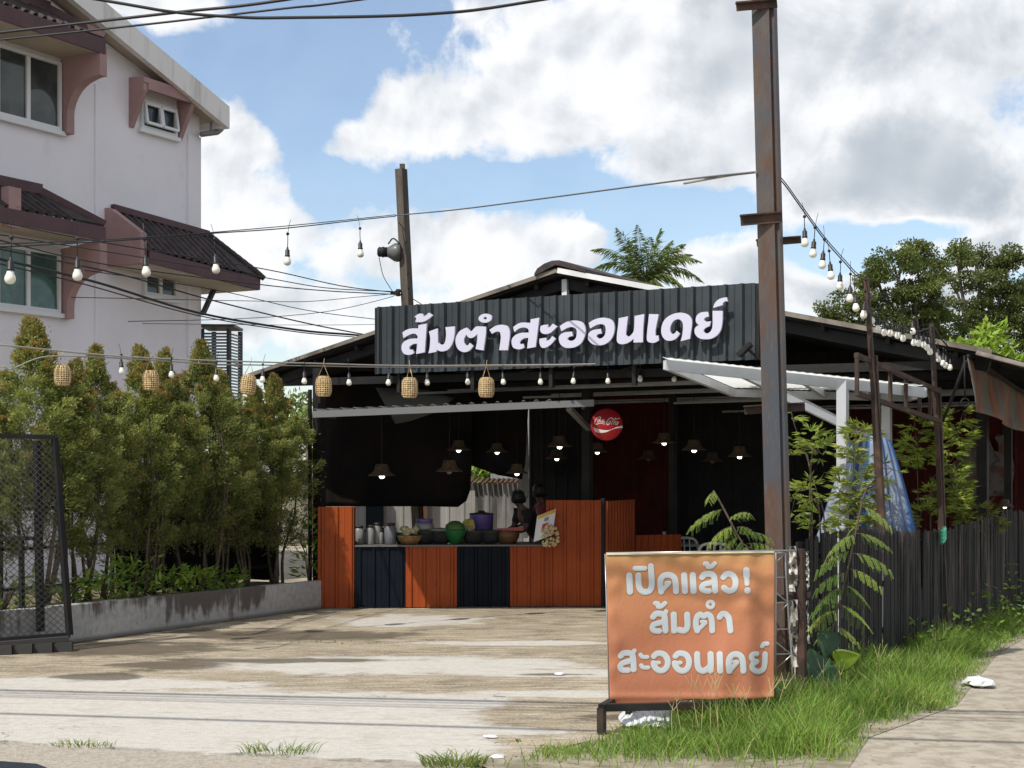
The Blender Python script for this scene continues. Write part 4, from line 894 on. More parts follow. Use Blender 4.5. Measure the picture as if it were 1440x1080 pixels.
ST += tr((870, 780), k1, [([(195,385),(210,680)],112), ([(300,252),(480,250)],86), ([(362,385),(370,560),(400,640),(450,680),(500,683),(560,670),(598,620),(608,540),(604,400),(592,210)],106),
  ([(1055,675),(1050,540),(1030,440),(980,390),(900,370),(820,395),(772,460),(768,560),(785,680)],106), ([(788,672),(920,535)],76), ([(872,520),(935,515)],66),
  ([(1205,380),(1220,670)],110), ([(1365,375),(1378,670)],110)])
ST += tr((960, 780), k1, [([(410,165),(455,170),(468,225),(530,215),(590,160)],78), ([(360,415),(400,365),(480,355),(550,370),(585,440),(598,665)],106), ([(585,490),(500,520),(400,545),(352,600),(375,650),(440,668),(485,668)],98),
  ([(750,415),(800,360),(870,355),(940,400),(975,500),(950,620),(880,665),(820,655),(760,610)],104), ([(1172,290),(1177,400)],116), ([(1177,400),(1185,535)],86), ([(1193,660)],116)])
k2 = 10.286
ST += tr((900, 840), k2, [([(222,85),(258,92),(265,135),(310,128),(362,85)],64), ([(190,282),(230,240),(300,238),(348,265),(362,340),(370,482)],84), ([(358,265),(378,205)],62), ([(360,345),(290,368),(210,390),(178,430),(198,476),(250,488),(278,488)],78),
  ([(488,250),(496,482)],86), ([(500,482),(560,470)],60), ([(682,250),(688,400),(668,462),(625,482),(570,470)],84),
  ([(1045,482),(1040,350),(1020,275),(970,248),(922,272),(870,248),(828,280),(808,360),(816,440),(830,482)],80), ([(832,480),(945,370)],58), ([(890,352),(945,352)],48),
  ([(1020+45*math.cos(a_*PI/6), 105+45*math.sin(a_*PI/6)) for a_ in range(13)],48), ([(1152,285),(1185,242),(1240,245),(1285,300),(1300,400),(1310,482)],82)])
k3 = 12.0
ST += tr((860, 890), k3, [([(155,388),(200,345),(290,340),(345,365),(365,440),(375,618)],96), ([(355,365),(385,302)],74), ([(365,455),(280,482),(190,512),(145,565),(175,622),(250,632),(278,630)],92),
  ([(490,368),(525,405),(605,407)],66), ([(500,548),(535,583),(620,585)],66),
  ([(715,392),(760,352),(820,345),(900,375),(948,470),(930,575),(860,635),(780,622),(722,560),(708,510)],94), ([(708,510),(800,502)],62),
  ([(1078,392),(1122,352),(1182,345),(1262,375),(1308,470),(1290,580),(1220,640),(1140,626),(1082,562),(1065,510)],94), ([(1065,510),(1165,502)],62)])
ST += tr((970, 890), k3, [([(125,358),(130,520),(155,605),(210,640),(270,625),(350,560)],98), ([(350,358),(355,520),(350,635)],100), ([(505,360),(515,640)],100),
  ([(905,642),(898,500),(868,400),(800,362),(722,372),(672,430),(658,530),(672,645)],98), ([(676,640),(795,505)],74), ([(745,488),(800,485)],56),
  ([(1130,352),(1065,362),(1040,405),(1062,455)],84), ([(1125,485),(1065,530),(1055,590),(1100,638),(1170,650),(1238,612),(1264,520),(1268,358)],90), ([(1222,225),(1250,185),(1308,182)],72)])
LINES = [[q for q in ST if lo <= q[0][0][1] < hi] for lo, hi in ((700, 842), (842, 892), (892, 1000))]
for ln in LINES:
    xs, ys, Dd = sdf_strokes(ln, .5, 5); par = cl
    for nm, lev, off, m in (('lettering_edge', .55, .0030, mat('grey_print_edge', (.30, .28, .30), .5)), ('lettering_outline', 0.0, .0045, mat('cream_print', (.60, .58, .52), .5)), ('lettering', -1.15, .0060, mat('pale_blue_print', (.47, .52, .56), .5))):
        V, Fc = contour_mesh(xs, ys, Dd, lev); mb = MB(); mb.add([bpt(x, y, off) for x, y in V], [f[::-1] for f in Fc], True); mb.build(nm, m, cl)
M_bsteel = mat('black_square_steel', (.022, .021, .021), .5, (.05, .03, .02), 6, .55, .7); M_wire = mat('galvanised_wire', (.42, .42, .41), .35, metal=.6)
mb = MB(); DL = DB+.10
for (x0, y0, D0, x1, y1, D1) in ((846, 1032, 10.75, 846, 995, 10.75), (846, 996, 10.75, 866, 984, 11.05), (884, 1016, 11.35, 884, 985, 11.2), (893, 1014, 11.5, 893, 985, 11.3), (920, 998, 11.5, 920, 985, 11.3), (846, 995, 10.78, 1090, 990, DL)):
    mb.beam(P(x0, y0, D0), P(x1, y1, D1), .052)
mb.build('legs_frame', M_bsteel, bstand)
mb = MB(); w = .007
mb.tube([P(851, 779, DL), P(857, 992, DL)], .006, 5)
rt = [(1090, 776), (1104, 778), (1105, 810), (1108, 860), (1113, 920), (1115, 972)]
mb.tube([P(x, y, DL+.05) for x, y in rt], w, 5); mb.tube([P(1091, 778, DL), P(1090, 985, DL)], w, 5); mb.tube([P(852, 778, DL), P(1118, 774, DL)], .008, 5)
yv = [778, 812, 848, 885, 920, 957]; xr = [1104, 1105.5, 1108, 1111, 1113, 1114.5]
for k in range(6): mb.tube([P(1090, yv[k], DL), P(xr[k], yv[k]-.5, DL+.05)], .005, 5)
for (x0, y0, x1, y1) in ((1090, 792, 1103, 779), (1090, 832, 1108, 848), (1108, 849, 1090, 866), (1090, 902, 1112, 920), (1113, 921, 1090, 942), (1090, 965, 1112, 982)): mb.tube([P(x0, y0, DL), P(x1, y1, DL+.05)], .005, 5)
mb.build('wire_truss', M_wire, bstand)
mb = MB(); rr = random.Random(5)
vs = []; c0 = G(915, 1014, .01)
nx, ny = 26, 14
for j in range(ny):
    for i in range(nx):
        u_, v_ = i/(nx-1)*2-1, j/(ny-1)*2-1; e_ = 1-.25*abs(math.sin(i*1.3))*0
        vs.append(c0+Vector((u_*.24*(1-.2*v_*v_), v_*.42*(1-.25*u_*u_), .01+.07*max(0, 1-u_*u_-v_*v_*.8)+rr.uniform(0, .022)*(1 if abs(u_) < .95 else .3))))
mb.add(vs, [(j*nx+i, j*nx+i+1, (j+1)*nx+i+1, (j+1)*nx+i) for j in range(ny-1) for i in range(nx-1)])
M_lit2 = mat('white_plastic_film', (.66, .68, .70), .35)
o = mb.build('plastic_sheet', M_lit2, None, loc=c0); o.modifiers.new('film', 'SOLIDIFY').thickness = .004; tag(o, 'crumpled white plastic sheet on the ground behind the banner legs', 'plastic sheet')
def litter(px, py, L, Wd, H, lab, name='plastic_bag', m=None):
    c0 = G(px, py, 0); rr = random.Random(int(px)); mb = MB(); prof = [(0, .0), (.6, .06), (1.0, .35), (.85, .7), (.35, .95), (0, 1)]
    vs = []; n = 11
    for (r, h) in prof:
        for k in range(n): a = 2*PI*k/n; q = r*rr.uniform(.72, 1.2); vs.append(c0+Vector((math.cos(a)*q*L, math.sin(a)*q*Wd, .002+h*H*rr.uniform(.75, 1.2))))
    mb.add(vs, [(i*n+k, i*n+(k+1) % n, (i+1)*n+(k+1) % n, (i+1)*n+k) for i in range(len(prof)-1) for k in range(n)])
    return tag(mb.build(name, m or M_lit2, None, loc=c0), lab, 'litter')
litter(1376, 966, .12, .16, .09, 'white plastic bag lying on the path at the right')
litter(786, 949, .05, .06, .02, 'scrap of white paper on the yard left of the banner', 'paper_scrap'); litter(688, 1037, .06, .06, .015, 'scrap of white paper near the front grass', 'paper_scrap')
litter(700, 1066, .05, .05, .02, 'white scrap lying at the tip of the grass verge', 'paper_scrap'); litter(1106, 993, .06, .05, .07, 'dry brown leaf in the grass right of the banner', 'dead_leaf', mat('dry_leaf', (.34, .19, .09), .8))

# ================================================================== STEEL POLE
def rust_mat():
    m = bpy.data.materials.new('rusty_painted_steel'); m.use_nodes = True; N = NT(m.node_tree); p = N.n['Principled BSDF']
    pos = N.new('ShaderNodeNewGeometry').outputs['Position']; n1 = N.noise(N.mapping(pos, (1, 1, .35)), 5, 7, .65, .5); n2 = N.noise(N.mapping(pos, (1, 1, .5), (4, 2, 9)), 2.4, 5, .6); n3 = N.noise(N.mapping(pos, (4, 4, .4)), 22, 4, .6)
    c = N.mix(N.mrange(n1, .36, .60), (0.080, 0.072, 0.067), (0.088, 0.042, 0.025)); c = N.mix(N.mrange(n2, .46, .62), c, (0.050, 0.058, 0.072)); c = N.mix(N.math('MULTIPLY', N.mrange(n3, .55, .7), .6), c, (0.14, 0.09, 0.06))
    N.link(c, p.inputs['Base Color']); p.inputs['Roughness'].default_value = .55
    b = N.new('ShaderNodeBump'); b.inputs['Strength'].default_value = .3; b.inputs['Distance'].default_value = .01; N.link(n3, b.inputs['Height']); N.link(b.outputs[0], p.inputs['Normal']); return m
M_rust = rust_mat(); M_rdark = mat('dark_rusted_iron', (.040, .024, .018), .7, (.085, .045, .03), 6, .5, .65)
DPO = 12.35
pb = P(1099, 660, DPO); pole_b = Vector((pb.x, DPO, 0)); pole_t = P(1072.5, -60, DPO)
pole_b = Vector((P(1099.5, 985, DPO).x, DPO, 0))
pole = thing('steel_pole', 'tall rusty square steel pole rising in front of the shed with flat iron cross pieces', 'pole', pole_b)
dv = (pole_t-pole_b).normalized(); a1 = math.radians(24); U = Vector((math.cos(a1), -math.sin(a1), 0)); Wv = Vector((math.sin(a1), math.cos(a1), 0))
mb = MB()
hw, fl_ = .078, .085
mb.beam(pole_b-U*.022, pole_t-U*.022, .125, .15, up=Wv)
mb.beam(pole_b+U*.050-Wv*.055, pole_t+U*.050-Wv*.055, .018, .042, up=Wv); mb.beam(pole_b+U*.066+Wv*.02, pole_t+U*.066+Wv*.02, .05, .11, up=Wv)
mb.build('shaft', M_rust, pole)
def on_pole(y): q = (P(720, y, DPO).z-pole_b.z)/(pole_t.z-pole_b.z); return pole_b.lerp(pole_t, q)
for (y, x0, x1, w_, dy, off) in ((12, 1040, 1097, .065, -2, -.10), (310, 1046, 1104, .085, 0, -.10), (336, 1058, 1121, .055, -1, .14), (573, 1040, 1126, .07, 0, .15)):
    mb = MB(); a_ = P(x0, y+3, DPO); b_ = P(x1, y-2, DPO); mb.beam(a_+Wv*off, b_+Wv*off, .012, w_); mb.beam(a_+Wv*(off-.02)+Z*w_*.45, b_+Wv*(off-.02)+Z*w_*.45, .045, .012); mb.build('cross_piece', M_rdark, pole)

# ================================================================== WOODEN POST WITH LAMP
DW = 23.4
wt, wb = P(564, 238, DW), P(575, 470, DW); dd = (wb-wt).normalized(); wb = wt+dd*(wt.z/-dd.z)
post = thing('utility_post', 'weathered grey square timber post behind the left end of the sign', 'post', wb)
M_timber = mat('weathered_timber', (.115, .098, .080), .85, (.065, .055, .045), 7, .4, .62, streak=True, bump=.5, bscale=40)
mb = MB(); mb.beam(wb, wt, .15, .13, up=B); mb.box(wt+Vector((.02, 0, .03)), (.04, 0, 0), (0, .04, 0), (0, 0, .05)); mb.build('shaft', M_timber, post)
mb = MB()
for y in (300, 340, 385, 405): q = P(566+(y-238)*.05, y, DW-.08); mb.lathe(q, [(.012, 0), (.014, .02), (0, .03)], 7, (0, -1, 0))
q = P(560, 412, DW-.05); mb.lathe(q, [(.03, -.05), (.05, -.03), (.03, 0), (.05, .03), (.03, .06)], 10); mb.beam(q, q+Vector((-.12, 0, .0)), .06, .05); mb.build('insulator', M_black, post)
lm = thing('street_lamp', 'bowl shaped street lamp fixed sideways to the timber post', 'street lamp', P(560, 357, DW))
q = P(561, 355, DW-.02); mb = MB(); mb.lathe(q, [(.0, -.03), (.14, -.02), (.15, .02), (.14, .07), (.09, .15), (.075, .18)], 20, (-1, 0, .03)); mb.build('lamp_bowl', mat('grey_lamp_bowl', (.12, .125, .125), .35), lm)
mb = MB(); mb.lathe(q+Vector((-.18, 0, .004)), [(.078, 0), (.078, .05), (.085, .055), (.085, .08), (.075, .085), (.08, .13), (.05, .155), (0, .16)], 16, (-1, 0, .03)); mb.build('lamp_neck', M_black, lm)
mb = MB(); mb.tube(sm([q+Vector((.02, -.1, .12)), q+Vector((-.08, -.12, .20)), q+Vector((-.16, -.08, .12))], 5), .012, 6); mb.build('handle', M_strut, lm)

# ================================================================== CABLES
M_cable = mat('black_cable', (.013, .013, .014), .5)
def cable(pts, r, label, name='power_cable', cat='cable', m=None, group='power cables'):
    pts = [p if isinstance(p, Vector) else P(*p) for p in pts]
    mb = MB(); mb.tube(sm(pts, 6), r, 5); return tag(mb.build(name, m or M_cable, None, loc=pts[0]), label, cat, group)
near = 'road cables overhead'
cable([(-120, 60, 7.25), (0, 46, 7.18), (244, 18, 7.02), (400, 0, 6.94), (760, -60, 6.79), (1700, -190, 6.55), (4200, -520, 6.24)], .0075, 'thick black cable rising from the left edge across the top of the white house', group=near)
cable([(-120, 66, 7.41), (0, 56, 7.33), (200, 35, 7.18), (400, 12, 7.02), (505, 0, 7.02), (1000, -70, 6.86), (1700, -160, 6.71), (4200, -460, 6.40)], .0055, 'thinner black cable just under the thick one at the upper left', group=near)
cable([(-300, -75, 6.94), (142, 0, 6.86), (244, 17, 6.86), (333, 24, 6.86), (400, 25, 6.86), (600, 20, 6.86), (760, 0, 6.86), (1200, -80, 6.79), (1700, -200, 6.71), (4200, -540, 6.40)], .0075, 'sagging black cable that dips below the top edge of the photo at its lowest', group=near)
def overhead(Ysh, slope, h, r, lab):      # a cable above the frame whose shadow crosses the yard
    off = SH*(h/math.tan(SUN_EL)); pts = []
    for x in (-16, -8, 0, 8, 16): pts.append(Vector((x, Ysh+slope*x, 0))+off+Z*(h+.0016*x*x))
    return cable(pts, r, lab, group=near)
for (y_, s_, h_, r_, lab) in ((12.27, -.14, 6.1, .046, 'thick bundled cable above the road that shades the yard'), (12.14, -.138, 6.3, .020, 'thin cable strung just over the thick bundle above the road'), (11.99, -.148, 6.6, .015, 'cable above the road, second highest, slightly askew'), (11.87, -.155, 6.9, .018, 'cable above the road, highest of all'), (11.0, -.165, 5.9, .036, 'cable above the road, lowest of those over the frame')):
    overhead(y_, s_, h_, r_, lab)
dl, dr = 15.0, DW
def lc(pts, r, lab):
    x0 = pts[0][0]; x1 = 555.0; cable([(x, y, dl+(dr-dl)*min(1.05, max(0, (x/555.0)))) for x, y in pts], r, lab, group='service cables to the timber post')
lc([(-60, 302), (0, 312), (140, 340), (370, 378), (480, 402), (553, 411)], .008, 'service cable highest at the left edge below the string of bulbs'); lc([(-60, 318), (0, 330), (200, 362), (370, 390), (460, 405), (553, 410)], .007, 'service cable second from the top by the maroon canopy')
lc([(-60, 326), (0, 338), (150, 372), (365, 400), (460, 409), (555, 414)], .008, 'service cable running level into the insulator of the timber post'); lc([(-60, 352), (0, 364), (140, 398), (280, 440), (420, 464), (500, 471), (560, 478)], .016, 'thick twisted cable bundle dipping behind the sign'); lc([(-60, 356), (0, 371), (120, 400), (280, 444), (420, 467), (500, 474), (560, 480)], .008, 'thin cable just under the twisted bundle')
lc([(-60, 338), (0, 350), (170, 386), (290, 420), (420, 452), (505, 469), (560, 478)], .010, 'black cable meeting the twisted bundle from above'); lc([(120, 380), (300, 407), (430, 436), (530, 449), (590, 455)], .006, 'thin pair of wires passing behind the sign end'); lc([(180, 452), (340, 448), (460, 438), (545, 419), (556, 413)], .005, 'slack wire rising to the insulator from below')
lc([(100, 418), (340, 423), (430, 424), (500, 418), (555, 413)], .005, 'nearly level thin wire below the insulator'); lc([(200, 455), (420, 457), (530, 456), (600, 452)], .004, 'faint level wire close over the shed eave')
cable([(533, 362, DW-.1), (539, 388, DW-.1), (552, 410, DW-.1)], .006, 'thin wire drooping from the street lamp to the insulator', group=None); cable([(580, 420, DW+.1), (593, 428, DW+.3), (612, 440, DW+.6)], .007, 'short wire leaving the timber post to the right', group=None)

# ================================================================== STRINGS OF BULBS AND LANTERNS
M_bulbw = mat('frosted_bulb', (.80, .78, .70), .25); M_neck = mat('clear_bulb_neck', (.62, .62, .58), .2); M_sock = mat('black_socket', (.016, .016, .017), .45); M_strw = mat('pale_string_wire', (.30, .29, .26), .6)
def holder_mesh(dr):      # dr: wire to bulb, in bulb lengths
    a = MB(); a.lathe((0, 0, 0), [(.010, .25), (.014, .24), (.018, .215), (.032, .208), (.032, .14), (.038, .135), (.038, .122), (.02, .12)], 10); a.tube([(0, 0, .245), (.004, 0, (.245+dr)/2), (0, 0, dr)], .006, 5)
    a.lathe((0, 0, dr), [(.01, -.02), (.022, -.01), (.022, .01), (.01, .02)], 8); a.tube([(0, 0, dr), (.015, .01, dr+.12), (.035, .02, dr+.19)], .0035, 4); return a
b = MB(); b.lathe((0, 0, 0), [(0, -.005), (.025, 0), (.045, .016), (.052, .042), (.048, .068), (.036, .094), (.030, .122)], 14); BULB = b
SPROTO = None
def string(label, wire, bulbs, r=.008, drop=1.0, m=None, scale=1.0, second=None):
    o = thing('string_light', label, 'string lights', P(*wire[0]))
    mb = MB(); mb.tube(sm([P(*p) for p in wire], 6), r, 5)
    if second: mb.tube(sm([P(*p) for p in second], 6), r*.8, 5)
    mb.build('wire', m or M_cable, o)
    global SPROTO; first = None
    for (px, py, D) in bulbs:
        if first is None:
            c = holder_mesh(drop).build('lamp_holder', M_sock); first = c
            if SPROTO is None: SPROTO = BULB.build('bulb', M_bulbw); d = SPROTO
            else: d = SPROTO.copy(); COL.objects.link(d)
            d.parent = c; BL_ = d
        else:
            c = first.copy(); COL.objects.link(c); d = SPROTO.copy(); COL.objects.link(d); d.parent = c
        c.parent = o; c.location = P(px, py, D)-ORG[o.name]-Z*.04*scale; c.rotation_euler = (random.uniform(-.07, .07), random.uniform(-.07, .07), random.uniform(0, 6)); c.scale = (scale,)*3
    return o
ud = lambda x: 13.6+(DW-.2-13.6)*max(0, x)/555.0
string('string of large white bulbs from the timber post across the white house', [(x, y, ud(x)) for x, y in ((-80, 346), (0, 347), (100, 342), (200, 336), (300, 328), (400, 321), (507, 309), (556, 304))],
       [(14, 393, ud(14)), (109, 389, ud(109)), (206, 384, ud(206)), (304, 380, ud(304)), (404, 369, ud(404)), (507, 358, ud(507))], .008, .43, scale=1.0, second=[(x, y, ud(x)) for x, y in ((-80, 344), (0, 343), (200, 334), (400, 318), (556, 302))])
cable([(556, 303, DW-.1), (640, 295, 19.2), (750, 281, 17.3), (900, 261, 14.9), (985, 250, 13.6), (1062, 242, DPO-.05)], .009, 'pale stay wire from the timber post to the rusty pole', 'stay_wire', m=mat('grey_wire', (.12, .12, .12), .5), group=None)
cable([(962, 258, 13.9), (1000, 251, 13.4), (1030, 246, 12.9), (1063, 242, DPO-.06)], .011, 'twisted pale end of the stay wire at the rusty pole', 'wire_end', m=M_strw, group=None)
ld = lambda x: 14.7+3.8*max(0, min(1, x/640.0))
lw = [(-80, 481), (0, 485), (120, 497), (204, 503), (300, 507), (440, 511), (560, 514), (700, 513.5), (830, 512), (950, 508)]
string('lower string of small white bulbs across the yard front under the sign', [(x, y, ld(x)) for x, y in lw],
       [(x, y+4, ld(x)) for x, y in ((171, 519), (241, 524), (304, 529), (369, 531), (428, 533), (491, 535), (546, 535), (601, 535), (658, 534), (708, 534), (760, 534), (806, 533), (855, 533), (900, 530), (948, 530))], .009, .33, m=M_strw, scale=.62, second=[(x, y+2.0+1.5*math.sin(x*.05), ld(x)+.01) for x, y in ((-80, 508), (0, 513), (15, 516), (60, 500), (120, 500), (204, 505), (300, 509), (440, 512.5), (560, 514), (700, 513.5), (830, 512), (950, 508))])
rd = lambda x: DPO+.05+(14.6-DPO)*(x-1092)/(1222-1092)
rw = [(1088, 243), (1105, 262), (1130, 297), (1160, 338), (1190, 372), (1205, 388), (1222, 396)]
rw2 = [(1222, 396), (1222, 436), (1234, 449), (1262, 458), (1290, 466), (1313, 459)]
rw3 = [(1313, 460), (1325, 478), (1345, 500), (1365, 512)]
d2 = lambda x: 14.6+(16.0-14.6)*(x-1222)/91.0; d3 = lambda x: 16.0+1.0*(x-1313)/40
string('string of white bulbs sloping down from the rusty pole to the thin rusty post', [(x, y, rd(x)) for x, y in rw], [(x, y+4, rd(x)) for x, y in ((1132, 339), (1143, 354), (1156, 370), (1169, 385), (1181, 400), (1195, 417), (1204, 430), (1214, 440), (1226, 448))], .006, .40, scale=.66, second=[(x, y-4, rd(x)) for x, y in rw])
string('string of white bulbs between the two thin rusty posts over the fence', [(x, y, d2(x)) for x, y in rw2[1:]], [(x, y+4, d2(x)) for x, y in ((1234, 460), (1244, 465), (1252, 466), (1262, 469), (1270, 473), (1284, 463), (1285, 479), (1292, 480), (1299, 482), (1304, 486), (1308, 492))], .009, .33, scale=.58)
string('short string of white bulbs from the second rusty post to the shed eave', [(x, y, d3(x)) for x, y in rw3], [(x, y+4, d3(x)) for x, y in ((1316, 498), (1320, 502), (1326, 508), (1330, 511), (1336, 514))], .009, .33, scale=.58)
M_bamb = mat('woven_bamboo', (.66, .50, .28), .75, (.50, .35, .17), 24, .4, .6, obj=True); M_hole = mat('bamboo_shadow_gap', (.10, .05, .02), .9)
def lantern():
    o = thing('bamboo_lantern', 'x', 'lantern', (0, 0, 0), 'bamboo lanterns on the lower string')
    prof = [(.075, .0), (.098, .03), (.106, .07), (.108, .13), (.106, .19), (.098, .235), (.078, .262), (.06, .268)]
    def rad(h):
        for (r0, h0), (r1, h1) in zip(prof[:-1], prof[1:]):
            if h0 <= h <= h1: return r0+(r1-r0)*(h-h0)/(h1-h0)
        return prof[-1][0]
    mb = MB()
    for k in range(9):       # hoops woven in and out of the uprights
        h = .016+k*.029; n = 40
        for hh in (-.0065, ):
            vs = []
            for s_, (dr_, dh) in enumerate(((-.003, -.0066), (.003, -.0066), (.003, .0066), (-.003, .0066))):
                for q in range(n): a = 2*PI*q/n; r = rad(h)+dr_+.0035*math.cos(10*a+PI*k); vs.append((r*math.cos(a), r*math.sin(a), h+dh))
            mb.add(vs, [(s_*n+q, s_*n+(q+1) % n, ((s_+1) % 4)*n+(q+1) % n, ((s_+1) % 4)*n+q) for s_ in range(4) for q in range(n)])
    for q in range(20):
        a = 2*PI*q/20; pts = [Vector(((rad(h)-.0035*math.cos(q*PI))*math.cos(a), (rad(h)-.0035*math.cos(q*PI))*math.sin(a), h)) for h in (.0, .03, .07, .13, .19, .235, .262)]
        for p0, p1 in zip(pts[:-1], pts[1:]): mb.beam(p0, p1, .012, .004, up=Vector((math.cos(a), math.sin(a), 0)))
    mb.lathe((0, 0, 0), [(.078, 0), (.078, .008), (0, .008)], 20); mb.lathe((0, 0, .262), [(.082, 0), (.082, .01), (.058, .014), (.05, .01)], 20)
    mb.build('basket_body', M_bamb, o)
    mb = MB(); mb.lathe((0, 0, .005), [(.070, 0), (.092, .03), (.099, .07), (.100, .13), (.098, .19), (.09, .23), (.07, .255), (0, .256)], 16); mb.build('shade_core', M_hole, o)  # inner shell coloured dark to stand for the shade between the strips
    mb = MB(); mb.tube([(-.075, 0, .26), (0, 0, .44), (.075, 0, .26)], .006, 5); mb.tube([(0, 0, .43), (.01, 0, .52)], .004, 4); mb.build('hanger', M_bamb, o)
    return o
lp = None
for (px, py, sc_, lab) in ((88, 528, 1.0, 'bamboo lantern leftmost of six, before the tallest hedge tree'), (212, 535, .97, 'bamboo lantern second from the left, before the hedge'), (347.5, 541, .97, 'bamboo lantern third from the left, tilted at the hedge end'), (455, 543.5, 1.0, 'bamboo lantern hanging before the left eave of the shed'), (576, 545.5, 1.0, 'bamboo lantern under the left part of the sign lettering'), (684, 545, .98, 'bamboo lantern rightmost of six, under the middle of the sign')):
    if lp is None: lp = lantern(); q = lp; q['label'] = lab
    else: q = dup(lp, (0, 0, 0), random.uniform(0, 3), lab)
    D = ld(px); sc_ *= D/20.5; q.location = P(px, py, D)-Z*.135*sc_; q.scale = (sc_,)*3
    if abs(px-347.5) < 1: q.rotation_euler = (0, .12, .6)

# ================================================================== CANOPY, RUSTY FRAME, FENCE
cp = thing('canopy', 'white steel framed canopy with translucent sheets over the side yard', 'canopy', G(1185, 880))
zn0, zn1 = P(936, 509, 15.0), P(1300, 548, 15.4); zf0, zf1 = P(1031, 549, 17.8), P(1277, 556, 18.2)
M_poly = leafmat('x_', 0.4) if False else None
m = bpy.data.materials.new('translucent_sheet'); m.use_nodes = True; N = NT(m.node_tree); p_ = N.n['Principled BSDF']; p_.inputs['Base Color'].default_value = (.74, .75, .75, 1); p_.inputs['Roughness'].default_value = .5
t_ = N.new('ShaderNodeBsdfTranslucent'); t_.inputs[0].default_value = (.92, .93, .92, 1); x_ = N.new('ShaderNodeMixShader'); x_.inputs[0].default_value = .8; N.link(p_.outputs[0], x_.inputs[1]); N.link(t_.outputs[0], x_.inputs[2]); N.link(x_.outputs[0], N.n['Material Output'].inputs[0]); M_trans = m
mb = MB(); e = (zn0-zf0).normalized()*.12; up = Z*.035
q0, q1, q2, q3 = zn0+e+up, zn1+e+up, zf1+up, zf0+up; NS = 30; vs = []
for i in range(NS*4+1):
    s_ = i/(NS*4); w_ = .003*math.cos(i*PI/2)
    vs += [q0.lerp(q1, s_)+Z*w_, q3.lerp(q2, s_)+Z*w_]
mb.add(vs, [(2*i, 2*i+2, 2*i+3, 2*i+1) for i in range(NS*4)]); sh_ = mb.build('roof_sheet', M_trans, cp); sd = sh_.modifiers.new('t', 'SOLIDIFY'); sd.thickness = .003
M_wsteel = mat('white_painted_steel', (.46, .485, .52), .35, (.38, .40, .43), 2)
mb = MB(); mb.beam(zn0-Z*.03, zn1-Z*.03, .05, .105); mb.beam(zf0-Z*.03, zf1-Z*.03, .05, .09); mb.beam(zn0-Z*.03, zf0-Z*.03, .05, .09); mb.beam(zn1-Z*.03, zf1-Z*.03, .05, .09)
for s_ in (.28, .52, .76): mb.beam(zn0.lerp(zn1, s_)-Z*.03, zf0.lerp(zf1, s_)-Z*.03, .05, .07)
mb.build('roof_frame', M_wsteel, cp)
for (px, D, top_) in ((1185, 15.25, 535), (1247, 17.6, 553)):
    g = Vector(((px-CX)/FPX*D, D, 0)); mb = MB(); mb.beam(g, Vector((g.x, g.y, P(px, top_, D).z)), .10, .10); mb.build('leg', M_wsteel, cp)
mb = MB(); mb.beam(P(1100, 556, 15.2), P(1182, 596, 15.35), .06, .07); mb.beam(P(1100, 552, 15.9), P(1240, 622, 17.0), .06, .07); mb.build('brace', M_wsteel, cp)
mb = MB(); q = P(1224, 620, 15.6); vs = []; n = 64; rows = 12
for j in range(rows+1):
    v_ = j/rows
    for i in range(n+1):
        a = -.25+(PI+.5)*i/n; fold = 1+.10*math.cos(i*.95+1.5*math.sin(v_*3))*(.4+v_)
        rx = (.20+.28*v_**.8)*fold; ry = (.10+.22*v_)*fold
        vs.append(q+Vector((-math.cos(a)*rx-.04*v_, -math.sin(a)*ry, .10*math.sin(a)**2*(1-v_)*.5-v_*1.05)))
mb.add(vs, [(j*(n+1)+i, (j+1)*(n+1)+i, (j+1)*(n+1)+i+1, j*(n+1)+i+1) for j in range(rows) for i in range(n)], True)
def stripe_mat():
    m = bpy.data.materials.new('blue_white_stripes'); m.use_nodes = True; N = NT(m.node_tree); p = N.n['Principled BSDF']
    a = N.new('ShaderNodeAttribute'); a.attribute_name = 'col'; N.link(a.outputs['Color'], p.inputs['Base Color']); p.inputs['Roughness'].default_value = .6
    t = N.new('ShaderNodeBsdfTranslucent'); N.link(a.outputs['Color'], t.inputs[0]); x = N.new('ShaderNodeMixShader'); x.inputs[0].default_value = .3; N.link(p.outputs[0], x.inputs[1]); N.link(t.outputs[0], x.inputs[2]); N.link(x.outputs[0], N.n['Material Output'].inputs[0]); return m
o = mb.build('striped_sheet', stripe_mat(), None, loc=q); tag(o, 'blue and white striped plastic sheet draped over a tall stand behind the fence', 'sheet')
at = o.data.attributes.new('col', 'FLOAT_COLOR', 'POINT'); cols = []
for j in range(rows+1):
    for i in range(n+1):
        b_ = (i//3) % 2; c_ = (.035, .14, .38) if b_ else (.30, .36, .47)
        if (i//3) % 6 == 1: c_ = (.035, .10, .27)
        cols += [*c_, 1]
at.data.foreach_set('color', cols); o.modifiers.new('t', 'SOLIDIFY').thickness = .004
rf = thing('rusty_gate_frame', 'rusty black steel ladder frame carried on two thin posts above the fence', 'frame', Vector(((1234-CX)/FPX*14.6, 14.6, 0)))
def fpost(xt, yt, xb, yb, D, w):
    mb = MB(); t_, b_ = P(xt, yt, D), P(xb, yb, D); d_ = (b_-t_).normalized(); b_ = t_+d_*(t_.z/-d_.z); mb.beam(t_, b_, w, w, up=A); mb.build('post', M_rdark, rf)
fpost(1218, 390, 1241, 735, 14.6, .045); fpost(1310, 455, 1324, 735, 16.0, .045)
mb = MB(); t_ = P(1228, 500, 14.65); mb.beam(t_, P(1241, 762, 14.65), .075, .05, up=A); t_ = P(1318, 545, 16.05); mb.beam(t_, P(1325, 750, 16.05), .075, .05, up=A); mb.build('post', M_rdark, rf)
fr_ = lambda x: 14.35+(15.95-14.35)*(x-1204)/116.0
